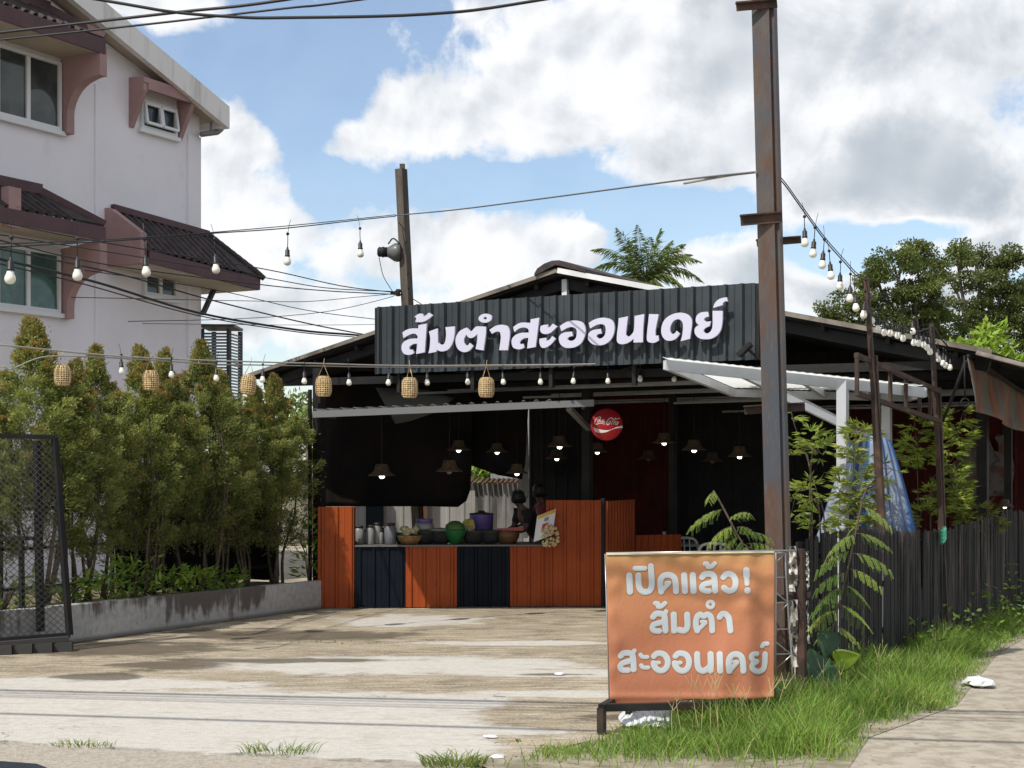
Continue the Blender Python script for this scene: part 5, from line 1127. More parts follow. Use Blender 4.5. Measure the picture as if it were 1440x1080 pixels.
mb = MB()
for (x0, y0, x1, y1) in ((1204, 499, 1322, 551), (1204, 553, 1320, 592)): mb.beam(P(x0, y0, fr_(x0)), P(x1, y1, fr_(x1)), .045, .045)
for x in (1205, 1252, 1274, 1293, 1308): ya = 499+(x-1204)*.44; yb = 553+(x-1204)*.336; mb.beam(P(x, ya+2, fr_(x)), P(x, yb-2, fr_(x)), .035, .035, up=A)
mb.build('ladder_frame', M_rdark, rf)
M_slat = mat('charred_slat', (.034, .033, .033), .75, (.014, .014, .015), 9, .4, .6, streak=True, bump=.4, bscale=30, c3=(.12, .10, .085), s3=3.5, lo3=.54, hi3=.70)
F0 = Vector((2.50, 12.72, 0)); FA = Vector((math.sin(math.radians(32.7)), math.cos(math.radians(32.7)), 0))
fence = thing('slat_fence', 'dark weathered slat fence along the path at the right', 'fence', F0)
mb = MB(); t_ = 0; rr = random.Random(3); side = Vector((FA.y, -FA.x, 0))
while t_ < 9.6:
    w_ = rr.uniform(.032, .052); h_ = 1.30+.05*math.sin(t_*1.3)+rr.uniform(-.015, .03)+(.06 if t_ > 6.3 else 0); b0 = .04+max(0, rr.uniform(-.1, .10)); off = rr.uniform(-.012, .012)
    p0 = F0+FA*t_+side*off; p1 = p0+FA*rr.uniform(-.02, .02)+side*rr.uniform(-.015, .015); p0 = p0+Z*b0; p1 = p1+Z*h_
    n_ = 5; vs = []
    for pp in (p0, p1):
        for k in range(n_+1): a = PI*k/n_; vs.append(pp+FA*(-math.cos(a)*w_/2)+side*math.sin(a)*w_*.42)
    mb.add(vs, [(k, k+1, n_+2+k, n_+1+k) for k in range(n_)]+[(0, n_+1, 2*n_+1, n_), tuple(range(n_+1, 2*n_+2))])
    t_ += w_+(rr.uniform(.002, .010) if rr.random() < .93 else .03)
mb.build('slats', M_slat, fence)
mb = MB()
for z in (.35, .80, 1.15): mb.beam(F0-side*.035+Z*z, F0+FA*9.6-side*.035+Z*z, .04, .05)
mb.build('rail', M_black, fence)
for k in range(5): mb = MB(); q = F0+FA*(.05+2.35*k)-side*.08; mb.beam(q, q+Z*1.28, .06, .06, up=FA); mb.build('post', M_black, fence)
q = hit(1319, 756, F0+side*.03, side)
mb = MB(); q = q+side*.03
for k in range(4): mb.tube(sm([q+Z*(.055-k*.035)-FA*.05+side*.02, q+Z*(.085-k*.035)+side*.035, q+Z*(.10-k*.03)+FA*.06+side*.02], 4), .022, 7)
tag(mb.build('rope_knot', mat('mint_rope', (.10, .50, .32), .5), None, loc=q), 'mint green rope knotted round the fence slats', 'rope')
# dark post with peeling foil next to the banner
fp = thing('foil_post', 'dark square post with torn silver foil hanging from it beside the banner', 'post', Vector((P(1127, 900, 12.0).x, 12.0, 0)))
mb = MB(); mb.beam(Vector((P(1129, 900, 12.0).x, 12.0, 0)), P(1125, 772, 12.0), .065, .06); mb.beam(P(1092, 842, 12.02), P(1140, 836, 12.02), .03, .045); mb.build('shaft', M_rdark, fp)
M_foil = mat('silver_foil', (.55, .53, .48), .4, (.06, .058, .05), 9, .50, .58, metal=.2)
mb = MB(); rr = random.Random(11)
def foil(x0, x1, y0, y1, cols_, rows_, D):
    vs = []
    for j in range(rows_+1):
        for i in range(cols_+1):
            x = x0+(x1-x0)*i/cols_+rr.uniform(-1, 1)+(y0-775)*.0+.03*(y0+(y1-y0)*j/rows_-775); vs.append(P(x, y0+(y1-y0)*j/rows_, D+rr.uniform(-.03, .03)))
    mb.add(vs, [(j*(cols_+1)+i, (j+1)*(cols_+1)+i, (j+1)*(cols_+1)+i+1, j*(cols_+1)+i+1) for j in range(rows_) for i in range(cols_) if rr.random() > .10])
foil(1109, 1120, 768, 832, 3, 8, 11.96); foil(1109, 1119, 843, 938, 3, 10, 11.98); foil(1133, 1137, 775, 830, 2, 12, 11.95); foil(1132, 1135, 845, 905, 2, 14, 11.95)
mb.build('foil', M_foil, fp).modifiers.new('t', 'SOLIDIFY').thickness = .002
# striped awning cloth under the right eave, scalloped roofing edge
M_awn = mat('faded_stripe_canvas', (.15, .145, .135), .85)
def awn_mat():
    m = bpy.data.materials.new('faded_striped_canvas'); m.use_nodes = True; N = NT(m.node_tree); p = N.n['Principled BSDF']
    pos = N.new('ShaderNodeNewGeometry').outputs['Position']; dt = N.new('ShaderNodeVectorMath', operation='DOT_PRODUCT'); N.link(pos, dt.inputs[0]); dt.inputs[1].default_value = A
    s = N.math('SINE', N.math('MULTIPLY', dt.outputs['Value'], 10.5)); n = N.noise(N.mapping(pos, (1, 1, .3)), 6, 5, .6)
    c = N.mix(N.mrange(s, -.35, .05), (.135, .135, .125), (.235, .105, .070)); c = N.mix(N.math('MULTIPLY', N.mrange(n, .45, .65), .55), c, (.07, .055, .045)); N.link(c, p.inputs['Base Color']); p.inputs['Roughness'].default_value = .85; return m
q0 = P(1361, 503, 16.3); vs = []; nI, nJ = 40, 8
for j in range(nJ+1):
    for i in range(nI+1):
        u_, v_ = i/nI*1.5, j/nJ
        vs.append(P(1361+79*u_+4*v_, 503+47*u_+v_*(69-9*u_)+1.5*math.sin(u_*17)*v_, 16.3+3.2*u_)+B*(.05*math.sin(u_*13+v_*2)*(.3+v_)))
mb = MB(); mb.add(vs, [(j*(nI+1)+i, (j+1)*(nI+1)+i, (j+1)*(nI+1)+i+1, j*(nI+1)+i+1) for j in range(nJ) for i in range(nI)], True)
o = mb.build('awning_cloth', awn_mat(), None, loc=q0); o.modifiers.new('t', 'SOLIDIFY').thickness = .006; tag(o, 'ragged grey and rust striped awning cloth hanging under the right eave', 'awning')
sl_ = thing('side_roof', 'narrow ribbed fibre cement roof with scalloped edge below the right eave', 'roof', P(1385, 500, 16.2))
q0 = P(1372, 497, 16.1); v = (B*.86-Z*.26+A*.1); nn = A.cross(v).normalized(); nn = nn if nn.z > 0 else -nn
mb = MB(); mb.corr(q0, A, 8, v, .9, nn, .11, .035, .012, .8); mb.build('sheet', M_trim, sl_)
mb = MB(); mb.beam(P(1361, 500, 16.3), P(1361, 500, 16.3)+A*4-Z*.34, .03); mb.tube([P(1358, 507, 16.2), P(1335, 570, 16.6), P(1322, 600, 16.9)], .018, 6); mb.tube([P(1356, 500, 16.2), P(1357, 560, 16.2)], .010, 5)
mb.tube([P(1357+6*math.cos(t_*.8), 566+6*math.sin(t_*.8), 16.2) for t_ in range(9)], .009, 5); mb.build('bracket', M_black, sl_)
# faded board shaped like bottles on the dining room wall
def board_pts(): return [(1336, 698), (1336, 655), (1352, 640), (1362, 622), (1374, 612), (1392, 620), (1398, 634), (1405, 636), (1404, 622), (1399, 616), (1404, 611), (1416, 612), (1419, 620), (1414, 636), (1424, 642), (1427, 660), (1424, 680), (1416, 686), (1418, 696), (1400, 698)]
bp = [hit(x, y, SL0+A*7.5, A) for x, y in board_pts()]
mb = MB(); mb.prism(bp, -A*.02)
tag(mb.build('poster_board', mat('faded_print_board', (.14, .12, .11), .6, (.13, .045, .03), 3.5, .45, .6, c3=(.05, .05, .055), s3=7, lo3=.5, hi3=.6), None, loc=bp[0]), 'faded printed board with a wavy cut outline on the dark red wall at the right', 'poster board')
# ================================================================== PLANTER, GATE, HEDGE
M_plaster = mat('stained_plaster', (0.40, 0.39, 0.38), .9, (0.33, 0.32, 0.31), 1.5, .4, .6, bump=.25, bscale=18, c3=(.085, .065, .05), s3=1.15, lo3=.50, hi3=.62)
W0, W1 = Vector((-4.81, 16.36, 0)), Vector((-2.56, 20.5, 0)); wd = (W1-W0).normalized(); wn = Vector((wd.y, -wd.x, 0))
def wall_mat():
    m = bpy.data.materials.new('rain_streaked_plaster'); m.use_nodes = True; N = NT(m.node_tree); p = N.n['Principled BSDF']
    pos = N.new('ShaderNodeNewGeometry').outputs['Position']; s = N.new('ShaderNodeSeparateXYZ'); N.link(pos, s.inputs[0])
    n1 = N.noise(N.mapping(pos, (1, 1, .10)), 5.5, 6, .65); n2 = N.noise(pos, 1.1, 4, .6); n3 = N.noise(pos, 14, 5, .65)
    c = N.mix(N.mrange(n3, .35, .7), (0.44, 0.43, 0.42), (0.33, 0.32, 0.31))
    f = N.math('ADD', N.math('MULTIPLY', N.math('SUBTRACT', n1, .5), 2.4), N.math('ADD', N.math('MULTIPLY', N.math('SUBTRACT', s.outputs[2], .26), 2.0), N.math('MULTIPLY', N.math('SUBTRACT', n2, .52), 3.0)))
    f = N.math('ADD', f, N.math('MULTIPLY', N.math('MULTIPLY', N.mrange(s.outputs[1], 17.5, 18.2), N.mrange(s.outputs[1], 19.45, 19.3)), .55))
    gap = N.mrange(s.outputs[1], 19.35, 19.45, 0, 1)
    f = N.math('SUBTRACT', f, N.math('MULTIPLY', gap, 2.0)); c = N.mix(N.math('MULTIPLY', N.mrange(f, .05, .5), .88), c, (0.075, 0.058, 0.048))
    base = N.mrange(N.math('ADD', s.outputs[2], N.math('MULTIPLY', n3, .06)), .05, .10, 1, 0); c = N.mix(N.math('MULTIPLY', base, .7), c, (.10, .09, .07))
    N.link(c, p.inputs['Base Color']); p.inputs['Roughness'].default_value = .9
    b = N.new('ShaderNodeBump'); b.inputs['Strength'].default_value = .3; b.inputs['Distance'].default_value = .02; N.link(n3, b.inputs['Height']); N.link(b.outputs[0], p.inputs['Normal']); return m
mb = MB(); a = W0-wd*4.5; L = (W1-a).length
hh = lambda s_: .44-.06*(s_/L)
mb.hexa([a-wn*.13, W1-wn*.13, W1, a, a-wn*.13+Z*.46, W1-wn*.13+Z*.385, W1+Z*.385, a+Z*.46])
o = mb.build('planter_wall', wall_mat(), None, loc=a, bevel=.012); tag(o, 'low rain stained plaster wall holding the hedge bed', 'wall')
mb = MB(); c = W1-wn*.13; mb.hexa([a-wn*2.2, c-wn*2.2, c, a-wn*.13-wn*0, a-wn*2.2+Z*.34, c-wn*2.2+Z*.33, c+Z*.33, a-wn*.13+Z*.34]); tag(mb.build('planting_bed', M_soil), kind='structure')
rb = thing('railing', 'thin black rail fence behind the hedge stems', 'railing', W0-wn*1.0)
mb = MB(); q0, q1 = W0-wn*1.0-wd*3, W1-wn*.9
for z in (.55, 1.0, 1.45): mb.beam(q0+Z*z, q1+Z*z, .035)
mb.build('rails', M_black, rb); mb = MB()
for k in range(9): q = q0.lerp(q1, k/8); mb.beam(q+Z*.3, q+Z*1.5, .05)
mb.build('posts', M_black, rb)

net = thing('backing_net', 'black netting added as dark backing behind the hedge stems near the shed', 'netting', W0+wd*2.0-wn*1.15)  # dark backing added so the gap behind the stems reads dark
mb = MB(); rr = random.Random(2); cols_ = 24; vs = []
for j in range(5):
    for i in range(cols_+1): vs.append(W0+wd*(1.9+3.3*i/cols_)-wn*(1.12+.05*math.sin(i*.8)+.02*j)+Z*(.36+j*.34+.02*math.sin(i*1.1)))
mb.add(vs, [(j*(cols_+1)+i, j*(cols_+1)+i+1, (j+1)*(cols_+1)+i+1, (j+1)*(cols_+1)+i) for j in range(4) for i in range(cols_)], True); o = mb.build('netting', mat('black_netting', (.012, .013, .012), .9, spec=.1), net); o.modifiers.new('t', 'SOLIDIFY').thickness = .004
mb = MB()
for k in range(4): q = W0+wd*(1.9+1.1*k)-wn*1.2; mb.beam(q, q+Z*1.75, .04)
mb.build('stake', M_black, net)
gate = thing('chain_link_gate', 'leaning black chain link gate panel at the left edge before the planter', 'gate', G(40, 912))
TL, TR, BR, BL = P(-70, 611, 15.2), P(77, 615, 15.75), P(98, 893, 15.75), P(-70, 906, 15.2)
def gp(u_, v_): return TL.lerp(TR, u_).lerp(BL.lerp(BR, u_), v_)
mb = MB()
mb.beam(TL, TR, .045); mb.beam(TR, BR, .06, .05); mb.beam(BL, BR, .055)
mb.beam(P(52, 620, 15.85), P(57, 888, 15.85), .07, .06); mb.beam(P(-70, 757, 15.6), P(57, 757, 15.85), .04); mb.beam(P(30, 760, 15.9), P(31, 890, 15.9), .045)
mb.build('frame', M_black, gate)
mb = MB(); Wg, Hg = (TR-TL).length, (BL-TL).length; st = .068; d_ = -Hg
M_link = mat('chain_link_wire', (.10, .10, .10), .4, metal=.5)
while d_ < Wg:
    for sgn in (1, -1):
        x0, y0, x1, y1 = d_, 0.0, d_+Hg, Hg
        if x0 < 0: y0 = -x0; x0 = 0
        if x1 > Wg: y1 = y1-(x1-Wg); x1 = Wg
        if y1 > y0:
            if sgn == 1: pa, pb_ = gp(x0/Wg, y0/Hg), gp(x1/Wg, y1/Hg)
            else: pa, pb_ = gp(x0/Wg, 1-y0/Hg), gp(x1/Wg, 1-y1/Hg)
            mb.tube([pa+Vector((0, .004*sgn, 0)), pb_+Vector((0, .004*sgn, 0))], .0036, 3, False)
    d_ += st
mb.build('wire_mesh', M_link, gate)
mb = MB(); mb.beam(BL-Z*.03-Vector((0, .05, 0)), BR-Z*.03-Vector((0, .05, 0)), .10, .05); 
for k in range(4): q = BL.lerp(BR, .45+k*.17); q.z = .05; mb.box(q-Vector((0, .06, .0)), (.09, .02, 0), (-.01, .06, 0), (0, 0, .05))
mb.build('foot_blocks', mat('dark_stone', (.05, .048, .045), .9), gate)

M_leaf = leafmat('hedge_foliage', .5, .42); M_bark = mat('hedge_bark', (.11, .085, .06), .9, (.06, .045, .035), 12, obj=True)
def hedge_variant(seed):
    global RNG
    RNG = np.random.default_rng(seed); rr = random.Random(seed); Hh = 3.2; parts = []; nC = 235
    for k in range(nC):
        z = .62+(Hh-.62)*((k+.5)/nC)**.92; r = np.interp(z, [.6, 1.0, 1.5, 1.95, 2.3, 2.6, 2.85, 3.05, 3.2], [.26, .38, .48, .50, .40, .25, .12, .04, .0])
        if z < 1.35 and rr.random() < .45: continue
        a = rr.uniform(0, 2*PI); rad = r*math.sqrt(rr.uniform(.15, 1.0)); c = np.array([math.cos(a)*rad, math.sin(a)*rad, z])
        n = int(rr.uniform(190, 300)*(.6 if z < 1.2 else 1)); up_ = .7 if z < 2.7 else 1.4; ax = np.array([math.cos(a)*.75*(1 if z < 2.8 else .5), math.sin(a)*.75*(1 if z < 2.8 else .5), up_]); ax /= np.linalg.norm(ax)
        t = RNG.uniform(0, 1, (n, 1)); ln = rr.uniform(.14, .24)*(1 if z < 2.5 else .75)
        Cc = c+ax*t*ln+RNG.normal(size=(n, 3))*(.062*(1.12-t*.85))*(1 if z < 2.5 else .62)
        Dv = ax+RNG.normal(size=(n, 3))*.55
        g = rr.random(); base = (np.array([.15, .185, .062])*(1-g)+np.array([.37, .39, .135])*g)*(1.0 if z > 1.3 else .70)  # low leaves darker, upper ones brighter: shade and sun put into the colour
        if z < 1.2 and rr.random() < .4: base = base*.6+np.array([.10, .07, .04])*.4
        colr = base*RNG.uniform(.7, 1.3, (n, 1))
        tip = np.clip((t-.5)*2.0, 0, 1)*(.9 if z > 2.45 else (.65 if rr.random() < .4 else .2))
        new = np.array([.40, .19, .075]) if (z > 2.55 and rr.random() < .8) or rr.random() < .16 else np.array([.46, .43, .14])
        colr = colr*(1-tip)+new*tip
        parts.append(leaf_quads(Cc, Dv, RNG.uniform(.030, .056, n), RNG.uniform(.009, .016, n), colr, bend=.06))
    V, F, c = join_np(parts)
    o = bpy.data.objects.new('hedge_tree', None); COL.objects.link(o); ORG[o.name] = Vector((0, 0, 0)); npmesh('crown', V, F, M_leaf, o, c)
    mb = MB()
    for k in range(4):
        a = rr.uniform(0, 6.28); b0 = Vector((math.cos(a)*.12, math.sin(a)*.10, 0)); tp = Vector((math.cos(a)*.30, math.sin(a)*.28, rr.uniform(1.2, 1.9)))
        mb.tube(sm([b0, b0.lerp(tp, .4)+Vector((rr.uniform(-.08, .08), rr.uniform(-.08, .08), 0)), tp, Vector((tp.x*.3, tp.y*.3, 2.6))], 4), [.024-.0015*i for i in range(13)], 6)
    for k in range(26):
        a = rr.uniform(0, 6.28); z = rr.uniform(.5, 1.5); b0 = Vector((math.cos(a)*.1, math.sin(a)*.1, z)); e_ = b0+Vector((math.cos(a)*rr.uniform(.12, .34), math.sin(a)*rr.uniform(.12, .34), rr.uniform(.05, .45)))
        mb.tube([b0, b0.lerp(e_, .5)+Vector((0, 0, .04)), e_], [.008, .006, .003], 4, False)
    mb.build('trunk', M_bark, o); return o
HV = [hedge_variant(s_) for s_ in (21, 22, 23)]
TREES = [(-1.35, 1.0, 505, .9, 'hedge tree cut by the left edge of the photo behind the gate'), (-.45, .8, 520, .9, 'small hedge tree left of the tallest one, over the gate'), (.12, .7, 437, 1.25, 'tallest hedge tree with a pointed reddish top beside the leftmost lantern'), (.62, .55, 496, .92, 'hedge tree just right of the tallest one, with a lower top'), (1.12, .72, 478, .95, 'hedge tree with a narrow orange tip before the groove in the white wall'),
         (1.75, .6, 477, 1.0, 'hedge tree with slender tip directly above the second lantern'), (2.32, .75, 482, .95, 'hedge tree with red tinged tip before the corner of the white house'), (2.82, .55, 472, 1.08, 'hedge tree with a broad rounded top under the louvred screen'), (3.35, .7, 512, .95, 'lower hedge tree behind the tilted lantern'), (3.95, .6, 535, 1.0, 'hedge tree lower than its neighbours left of the last one'), (4.42, .62, 520, 1.0, 'last hedge tree with brown tip touching the shed eave')]
used = set()
for i, (s_, off, ytop, wsc, lab) in enumerate(TREES):
    base = W0+wd*s_-wn*off; base.z = .30; Ht = CAM_H+(HY-ytop)/FPX*base.y-base.z; hv = HV[i % 3]; sc_ = (wsc, wsc, Ht/3.42)
    if i < 3: q = hv; q.location = base; q.scale = sc_; q.rotation_euler = (0, 0, i*1.3)
    else: q = dup(hv, base, i*1.7, None, None, sc_)
    tag(q, lab, 'tree', 'evergreen trees of the hedge behind the low wall')
def leafy(name, label, cat, base, n, r, h, L, Wd, c1, c2, seed, group=None, droop=.2, m=None):
    global RNG
    RNG = np.random.default_rng(seed); a = RNG.uniform(0, 2*PI, n); q = np.sqrt(RNG.uniform(0, 1, n)); z = RNG.uniform(.1, 1, n)*h
    C = np.stack([np.cos(a)*q*r, np.sin(a)*q*r, z], 1)+np.array(base); Dv = np.stack([np.cos(a)*.8, np.sin(a)*.8, .5-droop*RNG.uniform(0, 3, n)], 1)+RNG.normal(size=(n, 3))*.35
    g = RNG.uniform(0, 1, (n, 1)); col = np.array(c1)*(1-g)+np.array(c2)*g
    roll = np.cross(Dv, np.array([[0, 0, 1.0]]))+RNG.normal(size=(n, 3))*.3; roll = np.cross(roll, Dv)
    V, F, c = leaf_quads(C, Dv, RNG.uniform(.6, 1.1, n)*L, RNG.uniform(.7, 1.1, n)*Wd, col, roll, -.06)
    o = thing(name, label, cat, base, group); npmesh('leaves', V, F, m or M_leaf, o, c)
    mb = MB(); rr = random.Random(seed); bv = Vector(base)
    for k in range(9): a_ = rr.uniform(0, 6.28); mb.tube([bv, bv+Vector((math.cos(a_)*r*.3, math.sin(a_)*r*.3, h*.5)), bv+Vector((math.cos(a_)*r*.8, math.sin(a_)*r*.8, h*rr.uniform(.6, 1)))], [.008, .006, .003], 4)
    mb.build('stem', M_bark, o); return o
gb = 'bright leafy plants at the foot of the hedge'
for k, (s_, off, r, h, lab) in enumerate(((.35, .42, .30, .42, 'bright green leafy plant between the gate and the first bare stems'), (.95, .40, .32, .45, 'lush leafy plant low under the second lantern tree'), (1.45, .45, .34, .62, 'tallest of the bright plants under the hedge with arching leaves'), (2.0, .42, .30, .46, 'leafy plant at the middle of the planter wall'), (2.55, .40, .26, .36, 'low leafy plant right of the middle of the planter wall'), (3.15, .42, .22, .3, 'sparse leafy plant over the dark stained wall part'), (-.5, .5, .34, .5, 'leafy plant seen through the gate mesh'), (4.68, .25, .18, 1.05, 'weedy plant leaning against the orange panel at the planter end'))):
    b_ = W0+wd*s_-wn*off; b_.z = .33; leafy('leafy_plant', lab, 'plant', b_, 150, r, h*.85, .16, .05, (.15, .29, .04), (.36, .47, .08), 40+k, gb)

# ================================================================== GRASS
def poly_sample(poly, n):
    P_ = np.array([(p[0], p[1]) for p in poly]); lo, hi = P_.min(0), P_.max(0); q = RNG.uniform(lo, hi, (n, 2)); ins = np.zeros(n, bool); j = len(P_)-1
    for i in range(len(P_)):
        c = ((P_[i, 1] > q[:, 1]) != (P_[j, 1] > q[:, 1])) & (q[:, 0] < (P_[j, 0]-P_[i, 0])*(q[:, 1]-P_[i, 1])/(P_[j, 1]-P_[i, 1]+1e-12)+P_[i, 0]); ins ^= c; j = i
    return q[ins]
def edge_dist(q, pts):
    d = np.full(len(q), 9e9)
    for a, b in zip(pts[:-1], pts[1:]):
        a, b = np.array(a[:2]), np.array(b[:2]); ab = b-a; t = np.clip(((q-a)@ab)/(ab@ab), 0, 1); d = np.minimum(d, np.linalg.norm(q-a-t[:, None]*ab, axis=1))
    return d
RNG = np.random.default_rng(77)
M_grass = leafmat('grass_blades', .55, .35)
q = poly_sample(vp, 520000); D_ = q[:, 1]
front = [vp[0], vp[1], vp[2]]; outer = [vp[i] for i in (12, 11, 10, 9, 8, 7)]
de = np.minimum(edge_dist(q, [vp[11]]+[vp[10], vp[9], vp[8], vp[7], vp[6]]), edge_dist(q, [vp[0], vp[1], vp[2], vp[3]])*1.1)
patch = np.sin(q[:, 0]*3.1+q[:, 1]*1.3)+np.sin(q[:, 0]*1.7-q[:, 1]*4.1+1)+.8*np.sin(q[:, 0]*7+q[:, 1]*5)
keep = RNG.uniform(0, 1, len(q)) < np.clip(.18+de*2.4+.16*patch, .04, 1)*np.clip(12.5/D_, 0, 1)**1.6*np.clip((D_-9.62)*2.2, .05, 1)
q = q[keep]; de = de[keep]; patch = patch[keep]; n = len(q)
hgt = np.clip(.035+de*.55, .035, np.where(q[:, 0] < 1.45, .10+.09*np.clip((q[:, 0]-.6)/.8, 0, 1), .25))*RNG.uniform(.5, 1.25, n)*(1+.16*patch)
a = RNG.uniform(0, 2*PI, n); tilt = RNG.uniform(.1, .75, n)
Dv = np.stack([np.cos(a)*tilt, np.sin(a)*tilt, np.ones(n)], 1); C = np.stack([q[:, 0], q[:, 1], np.full(n, .0)], 1)
g = np.clip(RNG.normal(.5, .28, (n, 1))+.12*patch[:, None], 0, 1); colr = np.array([.075, .155, .024])*(1-g)+np.array([.30, .47, .085])*g
dry = RNG.uniform(0, 1, n) < (.05+.05*np.clip(patch, 0, 2)); colr[dry] = np.array([.42, .36, .17])
# each blade: a lower and an upper, bent over, quad
S_ = unit(np.cross(Dv, RNG.normal(size=(n, 3)))); wdt = RNG.uniform(.004, .0085, n)[:, None]; hl = hgt[:, None]; Du = unit(Dv)
M1 = C+Du*hl*.55; bendv = np.stack([np.cos(a), np.sin(a), -.35*np.ones(n)], 1)*RNG.uniform(.1, .6, (n, 1)); M2 = M1+unit(Du+bendv)*hl*.5
V = np.stack([C-S_*wdt*.5, C+S_*wdt*.5, M1+S_*wdt*.45, M1-S_*wdt*.45, M2+S_*wdt*.06, M2-S_*wdt*.06], 1).reshape(-1, 3)
k6 = (np.arange(n)*6)[:, None]; F = np.concatenate([k6+np.array([0, 1, 2, 3]), k6+np.array([3, 2, 4, 5])])
tag(npmesh('grass', V, F, M_grass, None, np.repeat(colr, 6, axis=0)), kind='stuff')
print('grass blades', n)
# rank weeds along the foot of the fence
q = poly_sample([Vector((2.6, 12.6, 0)), Vector((2.5, 12.6, 0))+A*10, Vector((2.5, 12.6, 0))+A*10+B*1.2, Vector((2.6, 12.6, 0))+A*5.0+B*.6, Vector((2.6, 12.6, 0))+B*.25], 60000)
rel = (q-np.array([2.5, 12.7])); al = rel@np.array([A.x, A.y]); ac = rel@np.array([B.x, B.y]); keep = RNG.uniform(0, 1, len(q)) < np.clip(.04+al*.035, 0, .34); q, al, ac = q[keep], al[keep], ac[keep]; n = len(q)
top_ = np.clip(.12+al*.075, .1, .72)*(1+.3*np.sin(al*5+ac*3)); C = np.stack([q[:, 0], q[:, 1], RNG.uniform(.02, 1, n)*top_], 1); a = RNG.uniform(0, 2*PI, n)
Dv = np.stack([np.cos(a), np.sin(a), RNG.uniform(-.4, .9, n)], 1); g = RNG.uniform(0, 1, (n, 1)); colr = np.array([.085, .17, .028])*(1-g)+np.array([.21, .31, .05])*g
V, F, c = leaf_quads(C, Dv, RNG.uniform(.04, .10, n), RNG.uniform(.018, .04, n), colr, bend=-.05)
q = poly_sample(vp, 16000); pt = np.sin(q[:, 0]*5.3+1)+np.sin(q[:, 1]*4.1-q[:, 0]*2)+np.sin(q[:, 0]*11+q[:, 1]*9); q = q[pt > 1.25]; n = len(q); a = RNG.uniform(0, 2*PI, n); g = RNG.uniform(0, 1, (n, 1))
w2 = leaf_quads(np.stack([q[:, 0], q[:, 1], RNG.uniform(.01, .15, n)], 1), np.stack([np.cos(a), np.sin(a), RNG.uniform(-.2, .8, n)], 1), RNG.uniform(.03, .075, n), RNG.uniform(.015, .032, n), np.array([.06, .13, .022])*(1-g)+np.array([.20, .29, .06])*g, bend=-.05)
V, F, c = join_np([(V, F, c), w2])
tag(npmesh('weeds', V, F, M_leaf, None, c), kind='stuff')
# yellow seed stalks before the banner
RNG = np.random.default_rng(5)
def tuft(name, lab, px, py, n, r, h, cat='grass tuft', c1=(.09, .15, .025), c2=(.22, .29, .06), dryp=.1, sx=1.0):
    b = np.array(G(px, py)); a = RNG.uniform(0, 2*PI, n); q = np.sqrt(RNG.uniform(0, 1, n))*r; C = np.stack([b[0]+np.cos(a)*q*sx, b[1]+np.sin(a)*q*.6, np.full(n, .0)], 1); hl = (RNG.uniform(.4, 1.1, n)*h)[:, None]
    a = a+RNG.normal(0, .8, n); Du = unit(np.stack([np.cos(a)*.6, np.sin(a)*.6, np.ones(n)], 1)); S_ = unit(np.cross(Du, RNG.normal(size=(n, 3)))); wdt = RNG.uniform(.004, .008, n)[:, None]
    M1 = C+Du*hl*.55; M2 = M1+unit(Du+np.stack([np.cos(a), np.sin(a), -.5*np.ones(n)], 1)*.6)*hl*.5
    V = np.stack([C-S_*wdt*.5, C+S_*wdt*.5, M1+S_*wdt*.45, M1-S_*wdt*.45, M2+S_*wdt*.06, M2-S_*wdt*.06], 1).reshape(-1, 3); k6 = (np.arange(n)*6)[:, None]; F = np.concatenate([k6+np.array([0, 1, 2, 3]), k6+np.array([3, 2, 4, 5])])
    g = RNG.uniform(0, 1, (n, 1)); colr = np.array(c1)*(1-g)+np.array(c2)*g; colr[RNG.uniform(0, 1, n) < dryp] = (.42, .36, .17)
    return tag(npmesh(name, V, F, M_grass, None, np.repeat(colr, 6, axis=0), loc=tuple(b)), lab, cat)
tuft('grass_tuft', 'small grass tuft in the kerb crack at the left', 118, 1049, 110, .16, .06, sx=1.4); tuft('grass_tuft', 'grass tuft in the kerb crack at the middle with long blades', 392, 1059, 120, .20, .10, sx=1.3); tuft('grass_tuft', 'grass tuft at the bottom edge left of the grass verge', 638, 1076, 260, .20, .12); tuft('grass_tuft', 'thin weeds on the yard in front of the counter', 470, 903, 60, .35, .05, sx=1.8)
stalks = thing('seed_grass', 'tall straw coloured grass stalks standing before the banner', 'grass stalks', G(1015, 1025))
mb = MB(); rr = random.Random(8)
for (x, y, tx, ty) in ((985, 1020, 972, 948), (985, 1020, 984, 955), (1000, 1020, 1003, 950), (1010, 1018, 1004, 938), (1012, 1018, 1007, 945), (960, 1020, 950, 968), (1035, 1015, 1030, 960), (945, 1022, 948, 985), (1060, 1010, 1045, 965), (1070, 1010, 1090, 950), (1055, 1010, 1093, 952), (1050, 1015, 1040, 975), (1085, 1000, 1110, 945), (1150, 1000, 1158, 925), (1230, 960, 1238, 905), (1190, 985, 1180, 930), (1120, 1010, 1135, 950)):
    D = 10.55 if x < 1100 else 11.6; p0 = P(x, y, D); p0.z = .0; p1 = P(tx, ty, D+.05); mb.tube(sm([p0, p0.lerp(p1, .6)+Vector((rr.uniform(-.02, .02), 0, .01)), p1], 4), [.003-.0002*i for i in range(9)], 4)
    for s_ in (-1, 1): mb.tube([p0.lerp(p1, .75), p0.lerp(p1, .95)+Vector((s_*.05, 0, .02))], [.003, .0015], 4)
mb.build('stalk', mat('straw', (.44, .38, .18), .7), stalks)

